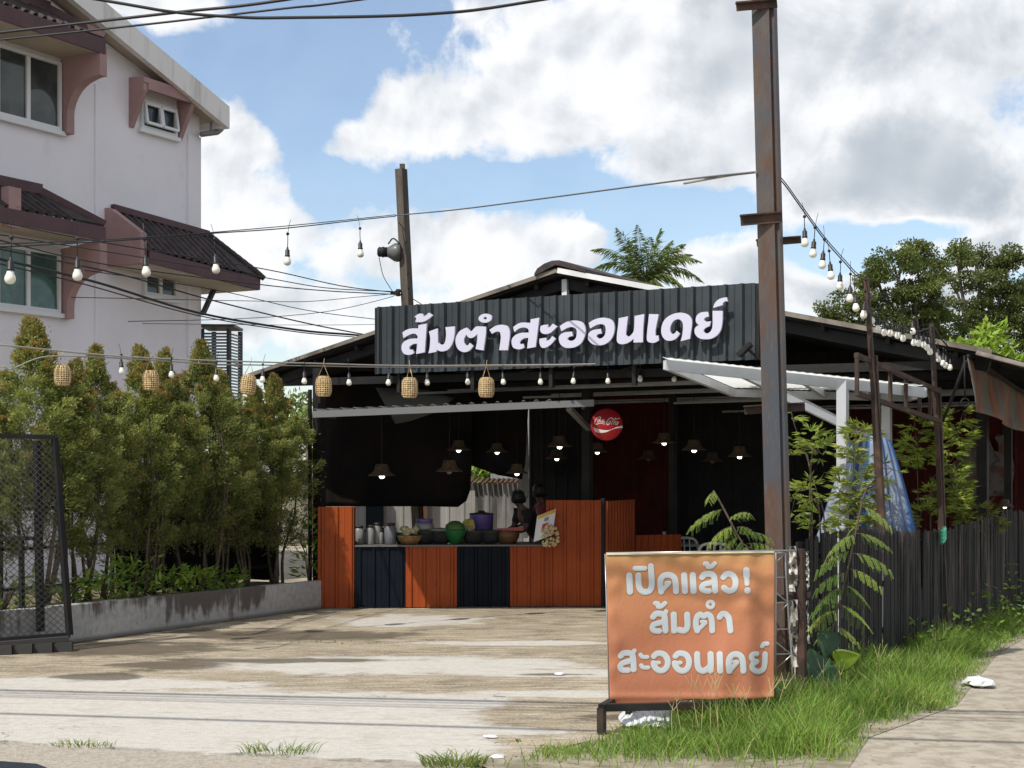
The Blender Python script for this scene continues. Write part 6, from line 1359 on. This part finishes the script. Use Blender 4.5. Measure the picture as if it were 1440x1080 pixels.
# ================================================================== SAPLINGS AND SHRUBS
M_fresh = leafmat('fresh_foliage', .45, .38)
def bipinnate(name, lab, D, stem, leaves, base_px, cs=((.085, .16, .03), (.28, .37, .075)), npair=8, s0=1.0, loc=None):
    global RNG
    RNG = np.random.default_rng(len(lab)); st_ = [P(x, y, D) for x, y in stem]; b = loc or Vector((st_[0].x, D, 0)); o = thing(name, lab, 'sapling', b)
    mb = MB(); mb.tube(sm([b+(st_[0]-b)*.0]+st_ if st_[0].z > .05 else st_, 4), .008, 5); parts = []
    for (x0, y0, x1, y1) in leaves:
        x1 += RNG.uniform(-7, 7)-.10*(x1-x0); y1 += RNG.uniform(-8, 8)
        p0 = np.array(P(x0, y0, D)); p1 = np.array(P(x1, y1, D+RNG.uniform(-.18, .12))); Ld = np.linalg.norm(p1-p0); mid = (p0+p1)/2+np.array([0, 0, .22*Ld]); T_ = np.linspace(0, 1, 14)[:, None]
        cur = (1-T_)**2*p0+2*T_*(1-T_)*mid+T_**2*p1; mb.tube([Vector(c) for c in cur[::3]], .004, 4); g = RNG.random(); base = np.array(cs[0])*(1-g)+np.array(cs[1])*g
        for k in range(npair):
            t = .22+.78*k/(npair-1); i_ = t*13; c = cur[min(13, int(i_))]; tan = unit((cur[min(13, int(i_)+1)]-cur[max(0, int(i_)-1)])[None])[0]
            pl = Ld*RNG.uniform(.36, .46)*(1-.45*abs(t-.5)*1.6)*s0
            for sg in (-1, 1):
                perp = np.cross(tan, [0, 0.25, 1.0]); perp = perp/np.linalg.norm(perp); perp2 = np.cross(perp, tan)
                d = tan*.50+perp*sg*.80+np.array([0, 0, -.55]); d = d/np.linalg.norm(d); nl = 15; tt = np.linspace(.06, 1, nl)[:, None]; base_pt = c+d*tt*pl+np.array([0, 0, -.25*pl])*tt**2
                side = np.cross(d, [0, -.4, 1.0]); side = side/np.linalg.norm(side); lw_ = pl*.16
                for s2 in (-1, 1):
                    parts.append(leaf_quads(base_pt, np.tile(side*s2+d*.55, (nl, 1))+RNG.normal(size=(nl, 3))*.12, lw_*(1-.35*tt[:, 0]), pl*.085, base*RNG.uniform(.8, 1.2, (nl, 1)), roll=np.tile(np.array([0, -.5, 1.0]), (nl, 1))))
    mb.build('stem', M_bark, o); V, F, c = join_np(parts); npmesh('leaves', V, F, M_fresh, o, c); return o
bipinnate('sapling', 'feathery green sapling rising over the top right of the orange banner', 11.75, [(1075, 800), (1045, 765), (1028, 735), (1012, 705), (1003, 690)],
          [(1020, 716, 968, 738), (1032, 740, 988, 765), (1026, 730, 1060, 722), (1040, 755, 1005, 778), (1040, 750, 1092, 752), (1050, 765, 1095, 772), (1045, 760, 1025, 785), (1004, 692, 994, 702), (1036, 742, 1068, 745), (1055, 775, 1080, 790), (1050, 768, 1045, 792), (1030, 735, 1018, 772)], None)
bipinnate('sapling', 'tall feathery sapling growing out of the grass against the slat fence', 12.45, [(1162, 940), (1172, 880), (1190, 810), (1203, 750), (1214, 700), (1222, 680)],
          [(1206, 738, 1190, 752), (1212, 712, 1248, 742), (1203, 752, 1168, 775), (1204, 750, 1252, 765), (1198, 775, 1150, 796), (1198, 778, 1262, 802), (1192, 805, 1142, 826), (1194, 800, 1240, 822), (1186, 825, 1145, 858), (1188, 822, 1222, 852), (1178, 858, 1138, 880), (1180, 850, 1214, 878), (1172, 880, 1140, 905), (1174, 880, 1205, 905), (1166, 915, 1150, 940), (1215, 700, 1205, 715)], None)
def palmate(name, lab, D, stems, clus, L=.14, Wd=.020, cs=((.12, .19, .03), (.34, .40, .08)), seed=1, per=9, dD=.25):
    global RNG
    RNG = np.random.default_rng(seed); s0 = P(*stems[0][0], D); b = Vector((s0.x, D, 0)); o = thing(name, lab, 'shrub', b); mb = MB(); parts = []
    for st in stems: pts = [P(x, y, D) for x, y in st]; mb.tube(sm([Vector((pts[0].x, D, 0))]+pts, 4), [max(.003, .010-.0006*i) for i in range(4*len(pts)+1)], 5)
    for (x, y, r, n) in clus:
        for k in range(n):
            a_ = RNG.uniform(0, 2*PI); q = math.sqrt(RNG.random())*r; c = np.array(P(x+math.cos(a_)*q, y+math.sin(a_)*q*.8, D+RNG.uniform(-dD, dD))); ax = np.array([math.cos(a_)*.7, RNG.uniform(-.8, .5), .25-.5*math.sin(a_)*.5]); ax /= np.linalg.norm(ax)
            sd_ = np.cross(ax, [0, 0, 1.0]); sd_ /= np.linalg.norm(sd_)+1e-9; u_ = np.linspace(-1.15, 1.15, per)[:, None]; Dv = ax*np.cos(u_)+sd_*np.sin(u_)+np.array([0, 0, -.28])+RNG.normal(size=(per, 3))*.12
            g = RNG.random(); base = np.array(cs[0])*(1-g)+np.array(cs[1])*g
            parts.append(leaf_quads(np.tile(c, (per, 1)), Dv, L*(1-.4*np.abs(u_[:, 0])/1.15)*RNG.uniform(.8, 1.15, per), Wd, base*RNG.uniform(.8, 1.2, (per, 1)), bend=.10))
            if k % 3 == 0:
                pc = Vector(c); tgt = min((P(*s_, D) for st in stems for s_ in st), key=lambda v: (v-pc).length); mb.tube([tgt, pc], .0025, 3, False)
    mb.build('stem', M_bark, o); V, F, c = join_np(parts); npmesh('leaves', V, F, M_fresh, o, c); return o
palmate('shrub', 'spindly shrub with fingered leaves just right of the rusty pole', 13.3, [[(1160, 745), (1148, 690), (1130, 630), (1118, 600), (1112, 578)], [(1152, 715), (1120, 690), (1106, 680)], [(1140, 665), (1112, 640)], [(1140, 655), (1158, 640)]],
        [(1112, 585, 10, 5), (1112, 625, 16, 12), (1140, 618, 18, 14), (1155, 635, 16, 10), (1112, 690, 14, 10), (1140, 690, 18, 14), (1150, 730, 20, 12), (1120, 718, 10, 5)], seed=3)
palmate('shrub', 'dense yellow green fingered shrub in front of the striped sheet', 14.9, [[(1205, 760), (1203, 700), (1200, 640), (1205, 605)], [(1203, 720), (1235, 680), (1255, 660)], [(1203, 720), (1180, 690)]],
        [(1208, 608, 18, 16), (1195, 630, 16, 12), (1203, 655, 26, 30), (1192, 690, 24, 26), (1215, 690, 28, 32), (1208, 725, 30, 36), (1245, 662, 20, 10), (1188, 738, 20, 14), (1228, 722, 16, 12), (1222, 612, 12, 8)], seed=4, cs=((.14, .20, .035), (.36, .38, .09)))
palmate('shrub', 'tall light green fingered shrub between the second rusty post and the awning cloth', 17.0, [[(1288, 755), (1291, 700), (1288, 620), (1286, 590)], [(1290, 745), (1320, 670), (1345, 610), (1355, 575)], [(1310, 690), (1330, 660)]],
        [(1288, 600, 16, 14), (1285, 630, 22, 24), (1300, 645, 22, 24), (1345, 590, 22, 26), (1350, 612, 20, 24), (1335, 630, 22, 26), (1340, 660, 20, 22), (1342, 680, 22, 26), (1315, 700, 24, 26), (1330, 705, 20, 20), (1300, 725, 20, 18), (1345, 705, 16, 14)], seed=5, L=.15)
palmate('shrub', 'spiky low shrub spilling over the slat fence under the poster board', 17.9, [[(1375, 760), (1375, 735), (1372, 722)]], [(1375, 728, 26, 50), (1390, 738, 20, 26), (1362, 735, 18, 22)], seed=6, L=.16, Wd=.016, cs=((.10, .14, .03), (.28, .28, .07)), dD=.2)
taro = thing('taro_plant', 'dark green plant with big heart shaped leaves by the foil post', 'plant', G(1155, 1000))
M_taro = mat('taro_leaf', (.022, .060, .022), .35, (.035, .085, .028), 8); M_taro2 = mat('taro_leaf_yellowing', (.13, .20, .02), .45, (.06, .12, .015), 7)
for (x, y, s_, rz, tl_, D, m) in ((1150, 932, .19, .5, .9, 12.2, M_taro), (1168, 955, .17, 1.3, 1.15, 12.1, M_taro), (1185, 928, .15, -1.9, 1.0, 12.25, M_taro2), (1165, 900, .16, .2, 1.2, 12.4, M_taro)):
    mb = MB(); c = P(x, y, D); out = [(0, -.35), (.35, -.62), (.62, -.40), (.66, 0), (.48, .45), (.2, .85), (0, 1.1), (-.2, .85), (-.48, .45), (-.66, 0), (-.62, -.40), (-.35, -.62)]
    R_ = Matrix.Rotation(rz, 3, 'Y') @ Matrix.Rotation(tl_, 3, 'X'); pts = [c+R_ @ Vector((px_*s_, -py_*s_, .10*s_*abs(px_)-.15*s_*py_*py_)) for px_, py_ in out]
    mb.add([c]+pts, [(0, i+1, (i+1) % 12+1) for i in range(12)], True); o = mb.build('leaf', m, taro); o.modifiers.new('sub', 'SUBSURF').levels = 1; o.modifiers['sub'].render_levels = 2; o.modifiers.new('t', 'SOLIDIFY').thickness = .003
    mb = MB(); q = G(1158, 1000); q.y = 12.3; q.x = P(1158, 1000, 12.3).x; mb.tube(sm([q, q.lerp(c, .6)+Vector((0, .05, .03)), c], 4), .007, 5); mb.build('stalk', M_taro2, taro)

# ================================================================== TREES BEHIND
M_far = leafmat('far_foliage', .55, .25); M_trunk = mat('grey_bark', (.14, .12, .10), .9, (.08, .07, .055), 2.5)
def broad_tree(name, lab, D, trunk_px, lobes, L, Wd, c1, c2, seed, per=160, cl=.5, dens=1.0, group=None, dy=None):
    global RNG
    RNG = np.random.default_rng(seed); rr = random.Random(seed); b = Vector(((trunk_px[0]-CX)/FPX*D, D, 0)); o = thing(name, lab, 'tree', b, group); fk = P(trunk_px[0], trunk_px[1], D); mb = MB(); u_ = D/FPX
    mb.tube(sm([b, b.lerp(fk, .5)+Vector((.1, 0, 0)), fk], 4), [.34*u_/.028*(1-.04*i) for i in range(9)], 8); parts = []
    for (x, y, r) in lobes:
        rm = r*u_; dep = rr.uniform(-1, 1)*(dy if dy is not None else rm*1.2); c = P(x, y, D+dep); mid = fk.lerp(c, .55)+Vector((rr.uniform(-.2, .2)*rm, 0, rr.uniform(-.1, .25)*rm)); w_ = .10*u_/.028
        mb.tube(sm([fk-Z*.3*rm, mid, c], 5), [w_*(1.25-.1*i) for i in range(11)], 6); nc = int(max(4, (r/9.0)**2*.62*dens))
        for k in range(nc):
            v = RNG.normal(size=3); v /= np.linalg.norm(v); v *= RNG.uniform(.25, 1)**.45; cc_ = np.array(c)+v*np.array([rm, rm*.9, rm*.72]); rc = cl*rr.uniform(.7, 1.3); tw = Vector(cc_)
            if k % 2 == 0: mb.tube([c.lerp(fk, .15), c.lerp(tw, .55)+Vector((0, 0, .1*rm)), tw], [w_*.42, w_*.28, w_*.12], 4, False)
            n = int(per*rr.uniform(.6, 1.2)); vv = RNG.normal(size=(n, 3)); vv /= np.linalg.norm(vv, axis=1, keepdims=True); rad = RNG.uniform(0, 1, (n, 1))**.5; C = cc_+vv*rad*rc*np.array([1.25, 1.25, .55]); Dv = vv*.7+np.array([0, 0, -.05])+RNG.normal(size=(n, 3))*.5
            g = np.clip(rr.random()*.7+RNG.uniform(0, .4, (n, 1)), 0, 1); parts.append(leaf_quads(C, Dv, RNG.uniform(.7, 1.2, n)*L, RNG.uniform(.7, 1.2, n)*Wd, np.array(c1)*(1-g)+np.array(c2)*g, bend=-.05))
    mb.build('trunk', M_trunk, o); V, F, c = join_np(parts); npmesh('crown', V, F, M_far, o, c); return o
broad_tree('tree', 'large dark spreading tree behind the right eave, left one of two', 58, (1300, 520), [(1258, 372, 34), (1288, 358, 30), (1228, 385, 28), (1245, 415, 36), (1205, 425, 26), (1178, 438, 22), (1285, 400, 28), (1295, 445, 34), (1250, 455, 34), (1318, 368, 20), (1322, 400, 18), (1325, 430, 26), (1310, 475, 36), (1262, 490, 34), (1215, 452, 26), (1180, 455, 20)], .13, .075, (.042, .062, .018), (.135, .16, .042), 31, per=290, cl=.40, dens=1.25)
broad_tree('tree', 'large dark spreading tree at the right edge, right one of two', 61, (1378, 520), [(1345, 362, 26), (1372, 352, 28), (1402, 362, 30), (1340, 395, 26), (1380, 385, 26), (1415, 392, 26), (1432, 425, 32), (1400, 430, 34), (1360, 440, 34), (1420, 365, 14), (1445, 400, 26), (1350, 480, 36), (1420, 470, 36), (1455, 455, 34), (1390, 492, 36), (1452, 500, 34)], .13, .075, (.040, .058, .018), (.125, .15, .040), 32, per=290, cl=.40, dens=1.15)
broad_tree('tree', 'young bright yellow green tree beyond the scalloped side roof', 31, (1400, 560), [(1378, 478, 20), (1396, 476, 22), (1405, 500, 26), (1420, 512, 20), (1370, 492, 18), (1385, 508, 26)], .20, .085, (.12, .22, .02), (.30, .42, .05), 33, per=60, cl=.24)
broad_tree('tree', 'leafy green tree seen in the gap above the red coping tiles', 36, (690, 700), [(672, 662, 22), (695, 665, 24), (715, 662, 20), (690, 645, 26), (700, 685, 20)], .20, .09, (.05, .11, .015), (.22, .32, .05), 34, per=80, cl=.3)
broad_tree('tree', 'pale green tree peeping between the hedge and the black shed post', 40, (433, 680), [(432, 570, 20), (425, 600, 24), (445, 600, 22), (436, 640, 24)], .2, .09, (.08, .13, .03), (.22, .30, .08), 35, per=70, cl=.35)
# coconut palm
RNG = np.random.default_rng(12); rr = random.Random(12); DPm = 70; ct_ = P(907, 398, DPm); palm = thing('coconut_palm', 'coconut palm with feathery fronds rising behind the gable roof', 'palm', Vector((ct_.x+.3, DPm, 0)))
mb = MB(); mb.tube(sm([Vector((ct_.x+.3, DPm, 0)), ct_.lerp(Vector((ct_.x, DPm, 0)), .5)+Vector((.3, 0, 0)), ct_-Z*.2], 5), [.20-.006*i for i in range(11)], 8); mb.build('trunk', M_trunk, palm)
FR = [(-76, -46, 34), (-78, -16, 40), (-60, 14, 34), (-42, -74, 16), (-14, -76, 6), (-24, -58, 10), (6, -62, 4), (24, -80, 8), (40, -62, 14), (58, -56, 22), (80, -30, 36), (84, -2, 40), (58, 18, 34), (-34, 20, 22), (30, 22, 22), (70, -44, 26)]
for (dx, dy_, dr_) in FR:
    u_ = DPm/FPX*1.0; tip = ct_+Vector((dx*u_, rr.uniform(-1.2, 1.2), -dy_*u_)); mid = ct_.lerp(tip, .45)+Z*(dr_*u_+.15); T_ = np.linspace(0, 1, 84)[:, None]; p0, p1, p2 = np.array(ct_), np.array(mid), np.array(tip); cur = (1-T_)**2*p0+2*T_*(1-T_)*p1+T_**2*p2
    tan = unit(np.gradient(cur, axis=0)); sd_ = unit(np.cross(tan, np.array([0, .35, 1.0]))); parts = []; Lf = (.66*np.sin(PI*np.clip(T_[:, 0]*.92+.10, 0, 1))+.10)
    for s2 in (-1, 1): parts.append(leaf_quads(cur[4:], (sd_*s2*.62+tan*.85+np.array([0, 0, -.85]))[4:]+RNG.normal(size=(80, 3))*.16, Lf[4:]*RNG.uniform(.75, 1.25, 80), .055, np.array([.085, .130, .032])*RNG.uniform(.7, 1.5, (80, 1))+np.array([.06, .05, .01])*RNG.uniform(0, 1, (80, 1)), bend=.08))
    mb = MB(); mb.tube([Vector(c) for c in cur[::9]]+[Vector(cur[-1])], [.035-.003*i for i in range(11)], 4); V, F, c = join_np(parts); sp = mb.build('frond', mat('palm_rib', (.20, .19, .07), .6), palm); npmesh('leaflets', V, F, M_far, sp, c)

# ================================================================== PEOPLE
M_skin = mat('brown_skin', (.12, .065, .042), .6); M_hair = mat('black_hair', (.010, .009, .009), .5); M_blackshirt = mat('black_shirt', (.016, .016, .020), .8); M_redshirt = mat('dark_red_shirt', (.16, .014, .020), .8)
def skin(name, pts, edges, rad, m, parent, org, sub=2):
    me = bpy.data.meshes.new(name); me.from_pydata([tuple(p) for p in pts], edges, []); o = bpy.data.objects.new(name, me); COL.objects.link(o); o.parent = parent; ORG[o.name] = org
    md = o.modifiers.new('skin', 'SKIN'); md.use_smooth_shade = True
    if not me.skin_vertices: me.skin_vertices.new()
    for i, r in enumerate(rad): me.skin_vertices[0].data[i].radius = r if isinstance(r, tuple) else (r, r)
    me.skin_vertices[0].data[0].use_root = True; sb = o.modifiers.new('sub', 'SUBSURF'); sb.levels = 1; sb.render_levels = sub; me.materials.append(m); return o
def person(lab, loc, face, lean, shirt, seat, arms):
    """face: heading in the ground plane; lean: how far the trunk tips forward"""
    o = thing('person', lab, 'person', loc); f = Vector(face).normalized(); s = Vector((-f.y, f.x, 0)); up = (Z*math.cos(lean)+f*math.sin(lean)); hip = Z*(.50 if seat else .90)
    chest = hip+up*.36; neck = hip+up*.53; head = neck+(up*.4+Z*.6).normalized()*.14+f*.03
    pts = [hip, hip+up*.18, chest, neck, neck+(head-neck)*.5, head-Z*.02+f*.005, head+Z*.085]; edges = [(0, 1), (1, 2), (2, 3), (3, 4), (4, 5), (5, 6)]; rad = [(.15, .11), (.14, .10), (.16, .11), (.075, .06), .05, (.072, .085), (.06, .075)]
    for sg, hand in ((1, arms[0]), (-1, arms[1])):
        sh_ = chest+s*sg*.19+up*.09; hd = hip+up*hand[1]+f*hand[0]+s*sg*hand[2]; el_ = (sh_+hd)/2-Z*.10-f*.04+s*sg*.06; i0 = len(pts); pts += [sh_, el_, hd]; edges += [(2, i0), (i0, i0+1), (i0+1, i0+2)]; rad += [.062, .044, .030]
        hp_ = hip+s*sg*.09-Z*.04; kn = hp_+(f*.42+Z*.02 if seat else -Z*.42); ft = kn+(-Z*.42 if seat else -Z*.40+f*0); i1 = len(pts); pts += [hp_, kn, ft, ft+f*.16-Z*.03]; edges += [(0, i1), (i1, i1+1), (i1+1, i1+2), (i1+2, i1+3)]; rad += [.088, .06, .045, .04]
    body = skin('body', pts, edges, rad, M_skin, o, Vector(loc))
    # shirt: torso and sleeves a little fuller than the body
    sp = [hip-up*.02, hip+up*.18, chest, hip+up*.49]; se = [(0, 1), (1, 2), (2, 3)]; sr = [(.175, .135), (.165, .125), (.185, .135), (.10, .085)]
    for sg in (1, -1):
        sh_ = pts[7 if sg == 1 else 14]; e2 = sh_.lerp(pts[8 if sg == 1 else 15], .75); i0 = len(sp); sp += [sh_, e2]; se += [(2, i0), (i0, i0+1)]; sr += [.078, .062]
    skin('shirt', sp, se, sr, shirt, o, Vector(loc))
    LV = Vector(loc); mb = MB(); hc = LV+head+Z*.035-f*.014; mb.lathe(hc, [(.088, -.09), (.098, -.02), (.096, .04), (.075, .085), (.03, .105), (0, .108)], 16); mb.lathe(hc-f*.07-Z*.03, [(0, -.07), (.05, -.05), (.06, 0), (.03, .05), (0, .06)], 10); mb.build('hair', M_hair, o)
    mb = MB(); mb.lathe(LV+head+f*.085-Z*.005, [(.006, .03), (.012, .005), (.016, -.012), (.004, -.02)], 8)
    for sg in (1, -1): mb.lathe(LV+head+s*sg*.078-Z*.005, [(0, -.03), (.012, -.02), (.014, .015), (0, .03)], 8)
    mb.build('nose_and_ears', M_skin, o); mb = MB()
    for sg in (1, -1): mb.lathe(LV+head+f*.078+s*sg*.030+Z*.022, [(0, -.008), (.011, 0), (0, .008)], 8)
    mb.beam(LV+head+f*.079-s*.022-Z*.045, LV+head+f*.079+s*.022-Z*.045, .006); mb.build('eyes_and_mouth', M_hair, o)
    for hi_ in (9, 16):
        hp_ = LV+pts[hi_]; mb = MB(); dr_ = (pts[hi_]-pts[hi_-1]).normalized(); sd_ = dr_.cross(Z).normalized(); mb.lathe(hp_, [(.026, 0), (.036, .03), (.036, .07), (.028, .09)], 8, dr_, 1, .5)
        for k in range(4): q = hp_+dr_*.085+sd_*(-.027+.018*k); mb.tube([q, q+dr_*(.035-.004*abs(k-1.5)), q+dr_*.06-Z*.02, q+dr_*.06-Z*.04], [.009, .0085, .008, .006], 6)
        q = hp_+dr_*.03+sd_*.034; mb.tube([q, q+sd_*.02+dr_*.03, q+sd_*.018+dr_*.055-Z*.01], [.010, .009, .007], 6); mb.build('hand', M_skin, o)
    return o
g = P(748, 660, 21.9); person('person in a black shirt bent over the work table behind the counter', (g.x+.12, 21.9, 0), (-.85, -.4, 0), .62, M_blackshirt, False, ((.42, .12, .12), (.40, .15, .1)))
g = P(775, 660, 22.4); person('person in a dark red shirt standing half hidden by the orange partition', (g.x, 22.4, 0), (-.9, -.3, 0), .30, M_redshirt, False, ((.34, .15, .18), (.36, .18, .12)))

# ================================================================== DINING FURNITURE IN THE DARK
M_plw = mat('white_plastic', (.56, .56, .55), .4)
def chair(lab, loc, rz, first=None):
    if first: return dup(first, loc, rz, lab)
    o = thing('plastic_chair', lab, 'chair', (0, 0, 0), 'plastic chairs in the dining room'); mb = MB(); mb.box((0, 0, .44), (.22, 0, 0), (0, .21, 0), (0, 0, .015)); mb.build('seat', M_plw, o, bevel=.01)
    mb = MB(); mb.tube(sm([(-.21, .20, .44), (-.22, .25, .70), (-.15, .27, .84), (.15, .27, .84), (.22, .25, .70), (.21, .20, .44)], 4), .022, 6)
    for x in (-.09, 0, .09): mb.beam((x, .22, .44), (x, .27, .83), .055, .015)
    mb.build('backrest', M_plw, o)
    for sx_ in (-1, 1):
        for sy_ in (-1, 1): mb = MB(); mb.beam((sx_*.19, sy_*.18, .43), (sx_*.23, sy_*.22, 0), .04); mb.build('leg', M_plw, o)
    o.location = loc; o.rotation_euler = (0, 0, rz); return o
g = P(1005, 700, 21.4); c1_ = chair('white plastic chair behind the sapling', (g.x, 21.4, 0), 3.0); g = P(972, 700, 22.6); chair('white plastic chair farther back beside the black post', (g.x, 22.6, 0), .3, c1_)
g = P(925, 700, 23.2); tb = thing('dining_table', 'grey table with a blue tissue box in the dining room', 'table', (g.x, 23.2, 0)); mb = MB(); mb.box(Vector((g.x, 23.2, .74)), (.6, 0, 0), (0, .35, 0), (0, 0, .02)); mb.build('table_top', M_galv, tb, bevel=.01)
for sx_ in (-1, 1):
    for sy_ in (-1, 1): mb = MB(); q = Vector((g.x+sx_*.54, 23.2+sy_*.3, 0)); mb.beam(q, q+Z*.72, .04); mb.build('leg', M_black, tb)
tbx = thing('tissue_box', 'blue tissue box standing on the grey dining table', 'box', (g.x+.05, 23.0, .76)); mb = MB(); mb.box(Vector((g.x+.08, 23.0, .83)), (.12, 0, 0), (0, .07, 0), (0, 0, .065)); mb.build('box', mat('sky_blue_card', (.06, .28, .55), .5), tbx, bevel=.006); mb = MB(); mb.lathe(Vector((g.x+.08, 23.0, .895)), [(.03, 0), (.02, .02), (.035, .05), (0, .045)], 7); mb.build('tissue', M_plw, tbx)
g = P(793, 648, 25.0); fan = thing('wall_fan', 'black wall fan on the dark wall behind the pair of lamps', 'fan', g); mb = MB(); c = g+Vector((0, -.22, 0))
for r in (.12, .2, .26): mb.tube([c+Vector((math.cos(t*PI/14)*r, -.03 if r < .26 else 0, math.sin(t*PI/14)*r)) for t in range(29)], .006, 4, False)
for t in range(24): a = t*PI/12; mb.tube([c+Vector((math.cos(a)*.05, -.04, math.sin(a)*.05)), c+Vector((math.cos(a)*.26, 0, math.sin(a)*.26))], .003, 3, False)
mb.build('guard', M_black, fan); mb = MB(); mb.lathe(c, [(.05, -.03), (.06, .05), (.04, .12)], 12, (0, 1, 0)); mb.beam(c+Vector((0, .1, 0)), c+Vector((0, .36, -.2)), .04); mb.build('motor', M_black, fan)
for k in range(3): a = k*2*PI/3; mb = MB(); u_ = Vector((math.cos(a), 0, math.sin(a))); w_ = Vector((-math.sin(a), .3, math.cos(a))); mb.prism([c+u_*.05-w_*.03, c+u_*.22-w_*.08, c+u_*.23+w_*.05, c+u_*.05+w_*.03], Vector((0, .006, 0))); mb.build('blade', M_dark, fan)

# ================================================================== CAR AT THE BOTTOM LEFT CORNER
car = thing('parked_car', 'dark blue grey car of which only the bonnet edge shows at the bottom left', 'car', (-3.35, 4.25, -.035))
M_paint = mat('dark_blue_grey_paint', (.055, .065, .095), .25, metal=.3); M_tyre = mat('tyre_rubber', (.015, .015, .015), .8); z0 = .0
SEC = [(x+.40, a, b, h) for x, a, b, h in [(-6.0, .45, .80, .70), (-5.85, .32, .95, .84), (-5.2, .25, 1.00, .90), (-4.3, .25, .99, .90), (-3.2, .25, .985, .90), (-2.5, .25, .975, .89), (-1.95, .26, .94, .86), (-1.62, .34, .84, .74), (-1.52, .45, .70, .58)]]
mb = MB(); ring = []
for (x, zl, zh, hw_) in SEC:
    y0 = 4.25; sec = [(-hw_*.92, zl), (-hw_, zl+.12), (-hw_, zh-.18), (-hw_*.93, zh-.06), (-hw_*.75, zh), (0, zh+.02), (hw_*.75, zh), (hw_*.93, zh-.06), (hw_, zh-.18), (hw_, zl+.12), (hw_*.92, zl)]; ring.append([Vector((x, y0+a, z0+b)) for a, b in sec])
nS = len(ring[0]); mb.add([p for r in ring for p in r], [(i*nS+k, i*nS+(k+1) % nS, (i+1)*nS+(k+1) % nS, (i+1)*nS+k) for i in range(len(ring)-1) for k in range(nS)]+[tuple(range(nS)), tuple((len(ring)-1)*nS+k for k in range(nS))], True); o = mb.build('body', M_paint, car)
mb = MB(); cab = [(x+.40, z) for x, z in [(-5.75, .95), (-5.3, 1.40), (-4.4, 1.47), (-3.6, 1.42), (-2.75, .97)]]
lo_ = [Vector((x, 4.25-.80*(.86 if z > 1.2 else 1), z0+z)) for x, z in cab]; hi_ = [Vector((x, 4.25+.80*(.86 if z > 1.2 else 1), z0+z)) for x, z in cab]; mb.add(lo_+hi_, [tuple(range(5)), tuple(range(9, 4, -1))]+[(i, i+1, i+6, i+5) for i in range(4)]); mb.build('cabin_glass', M_glass, car)
mb = MB(); mb.hexa([Vector((x+.40, y, z0+z)) for x, y, z in ((-5.28, 3.57, 1.41), (-3.65, 3.57, 1.425), (-3.65, 4.93, 1.425), (-5.28, 4.93, 1.41), (-5.2, 3.62, 1.46), (-3.75, 3.62, 1.475), (-3.75, 4.88, 1.475), (-5.2, 4.88, 1.46))]); mb.build('roof', M_paint, car, bevel=.02)
for x in (-4.7, -1.95):
    for y in (3.40, 5.10):
        mb = MB(); mb.lathe(Vector((x, y-.1, z0+.31)), [(.2, 0), (.30, .01), (.315, .04), (.315, .16), (.30, .19), (.2, .2)], 24, (0, 1, 0)); w_ = mb.build('wheel', M_tyre, car); mb = MB(); mb.lathe(Vector((x, y-.105, z0+.31)), [(.0, .0), (.19, .0), (.20, .21), (0, .21)], 16, (0, 1, 0)); mb.build('rim', M_galv, w_)
for sg in (-1, 1): mb = MB(); mb.lathe(Vector((-1.20, 4.25+sg*.55, z0+.70)), [(.12, 0), (.11, .05), (.05, .08), (0, .085)], 14, (1, sg*.3, .2), 1, .6); mb.build('headlight', M_clear, car)
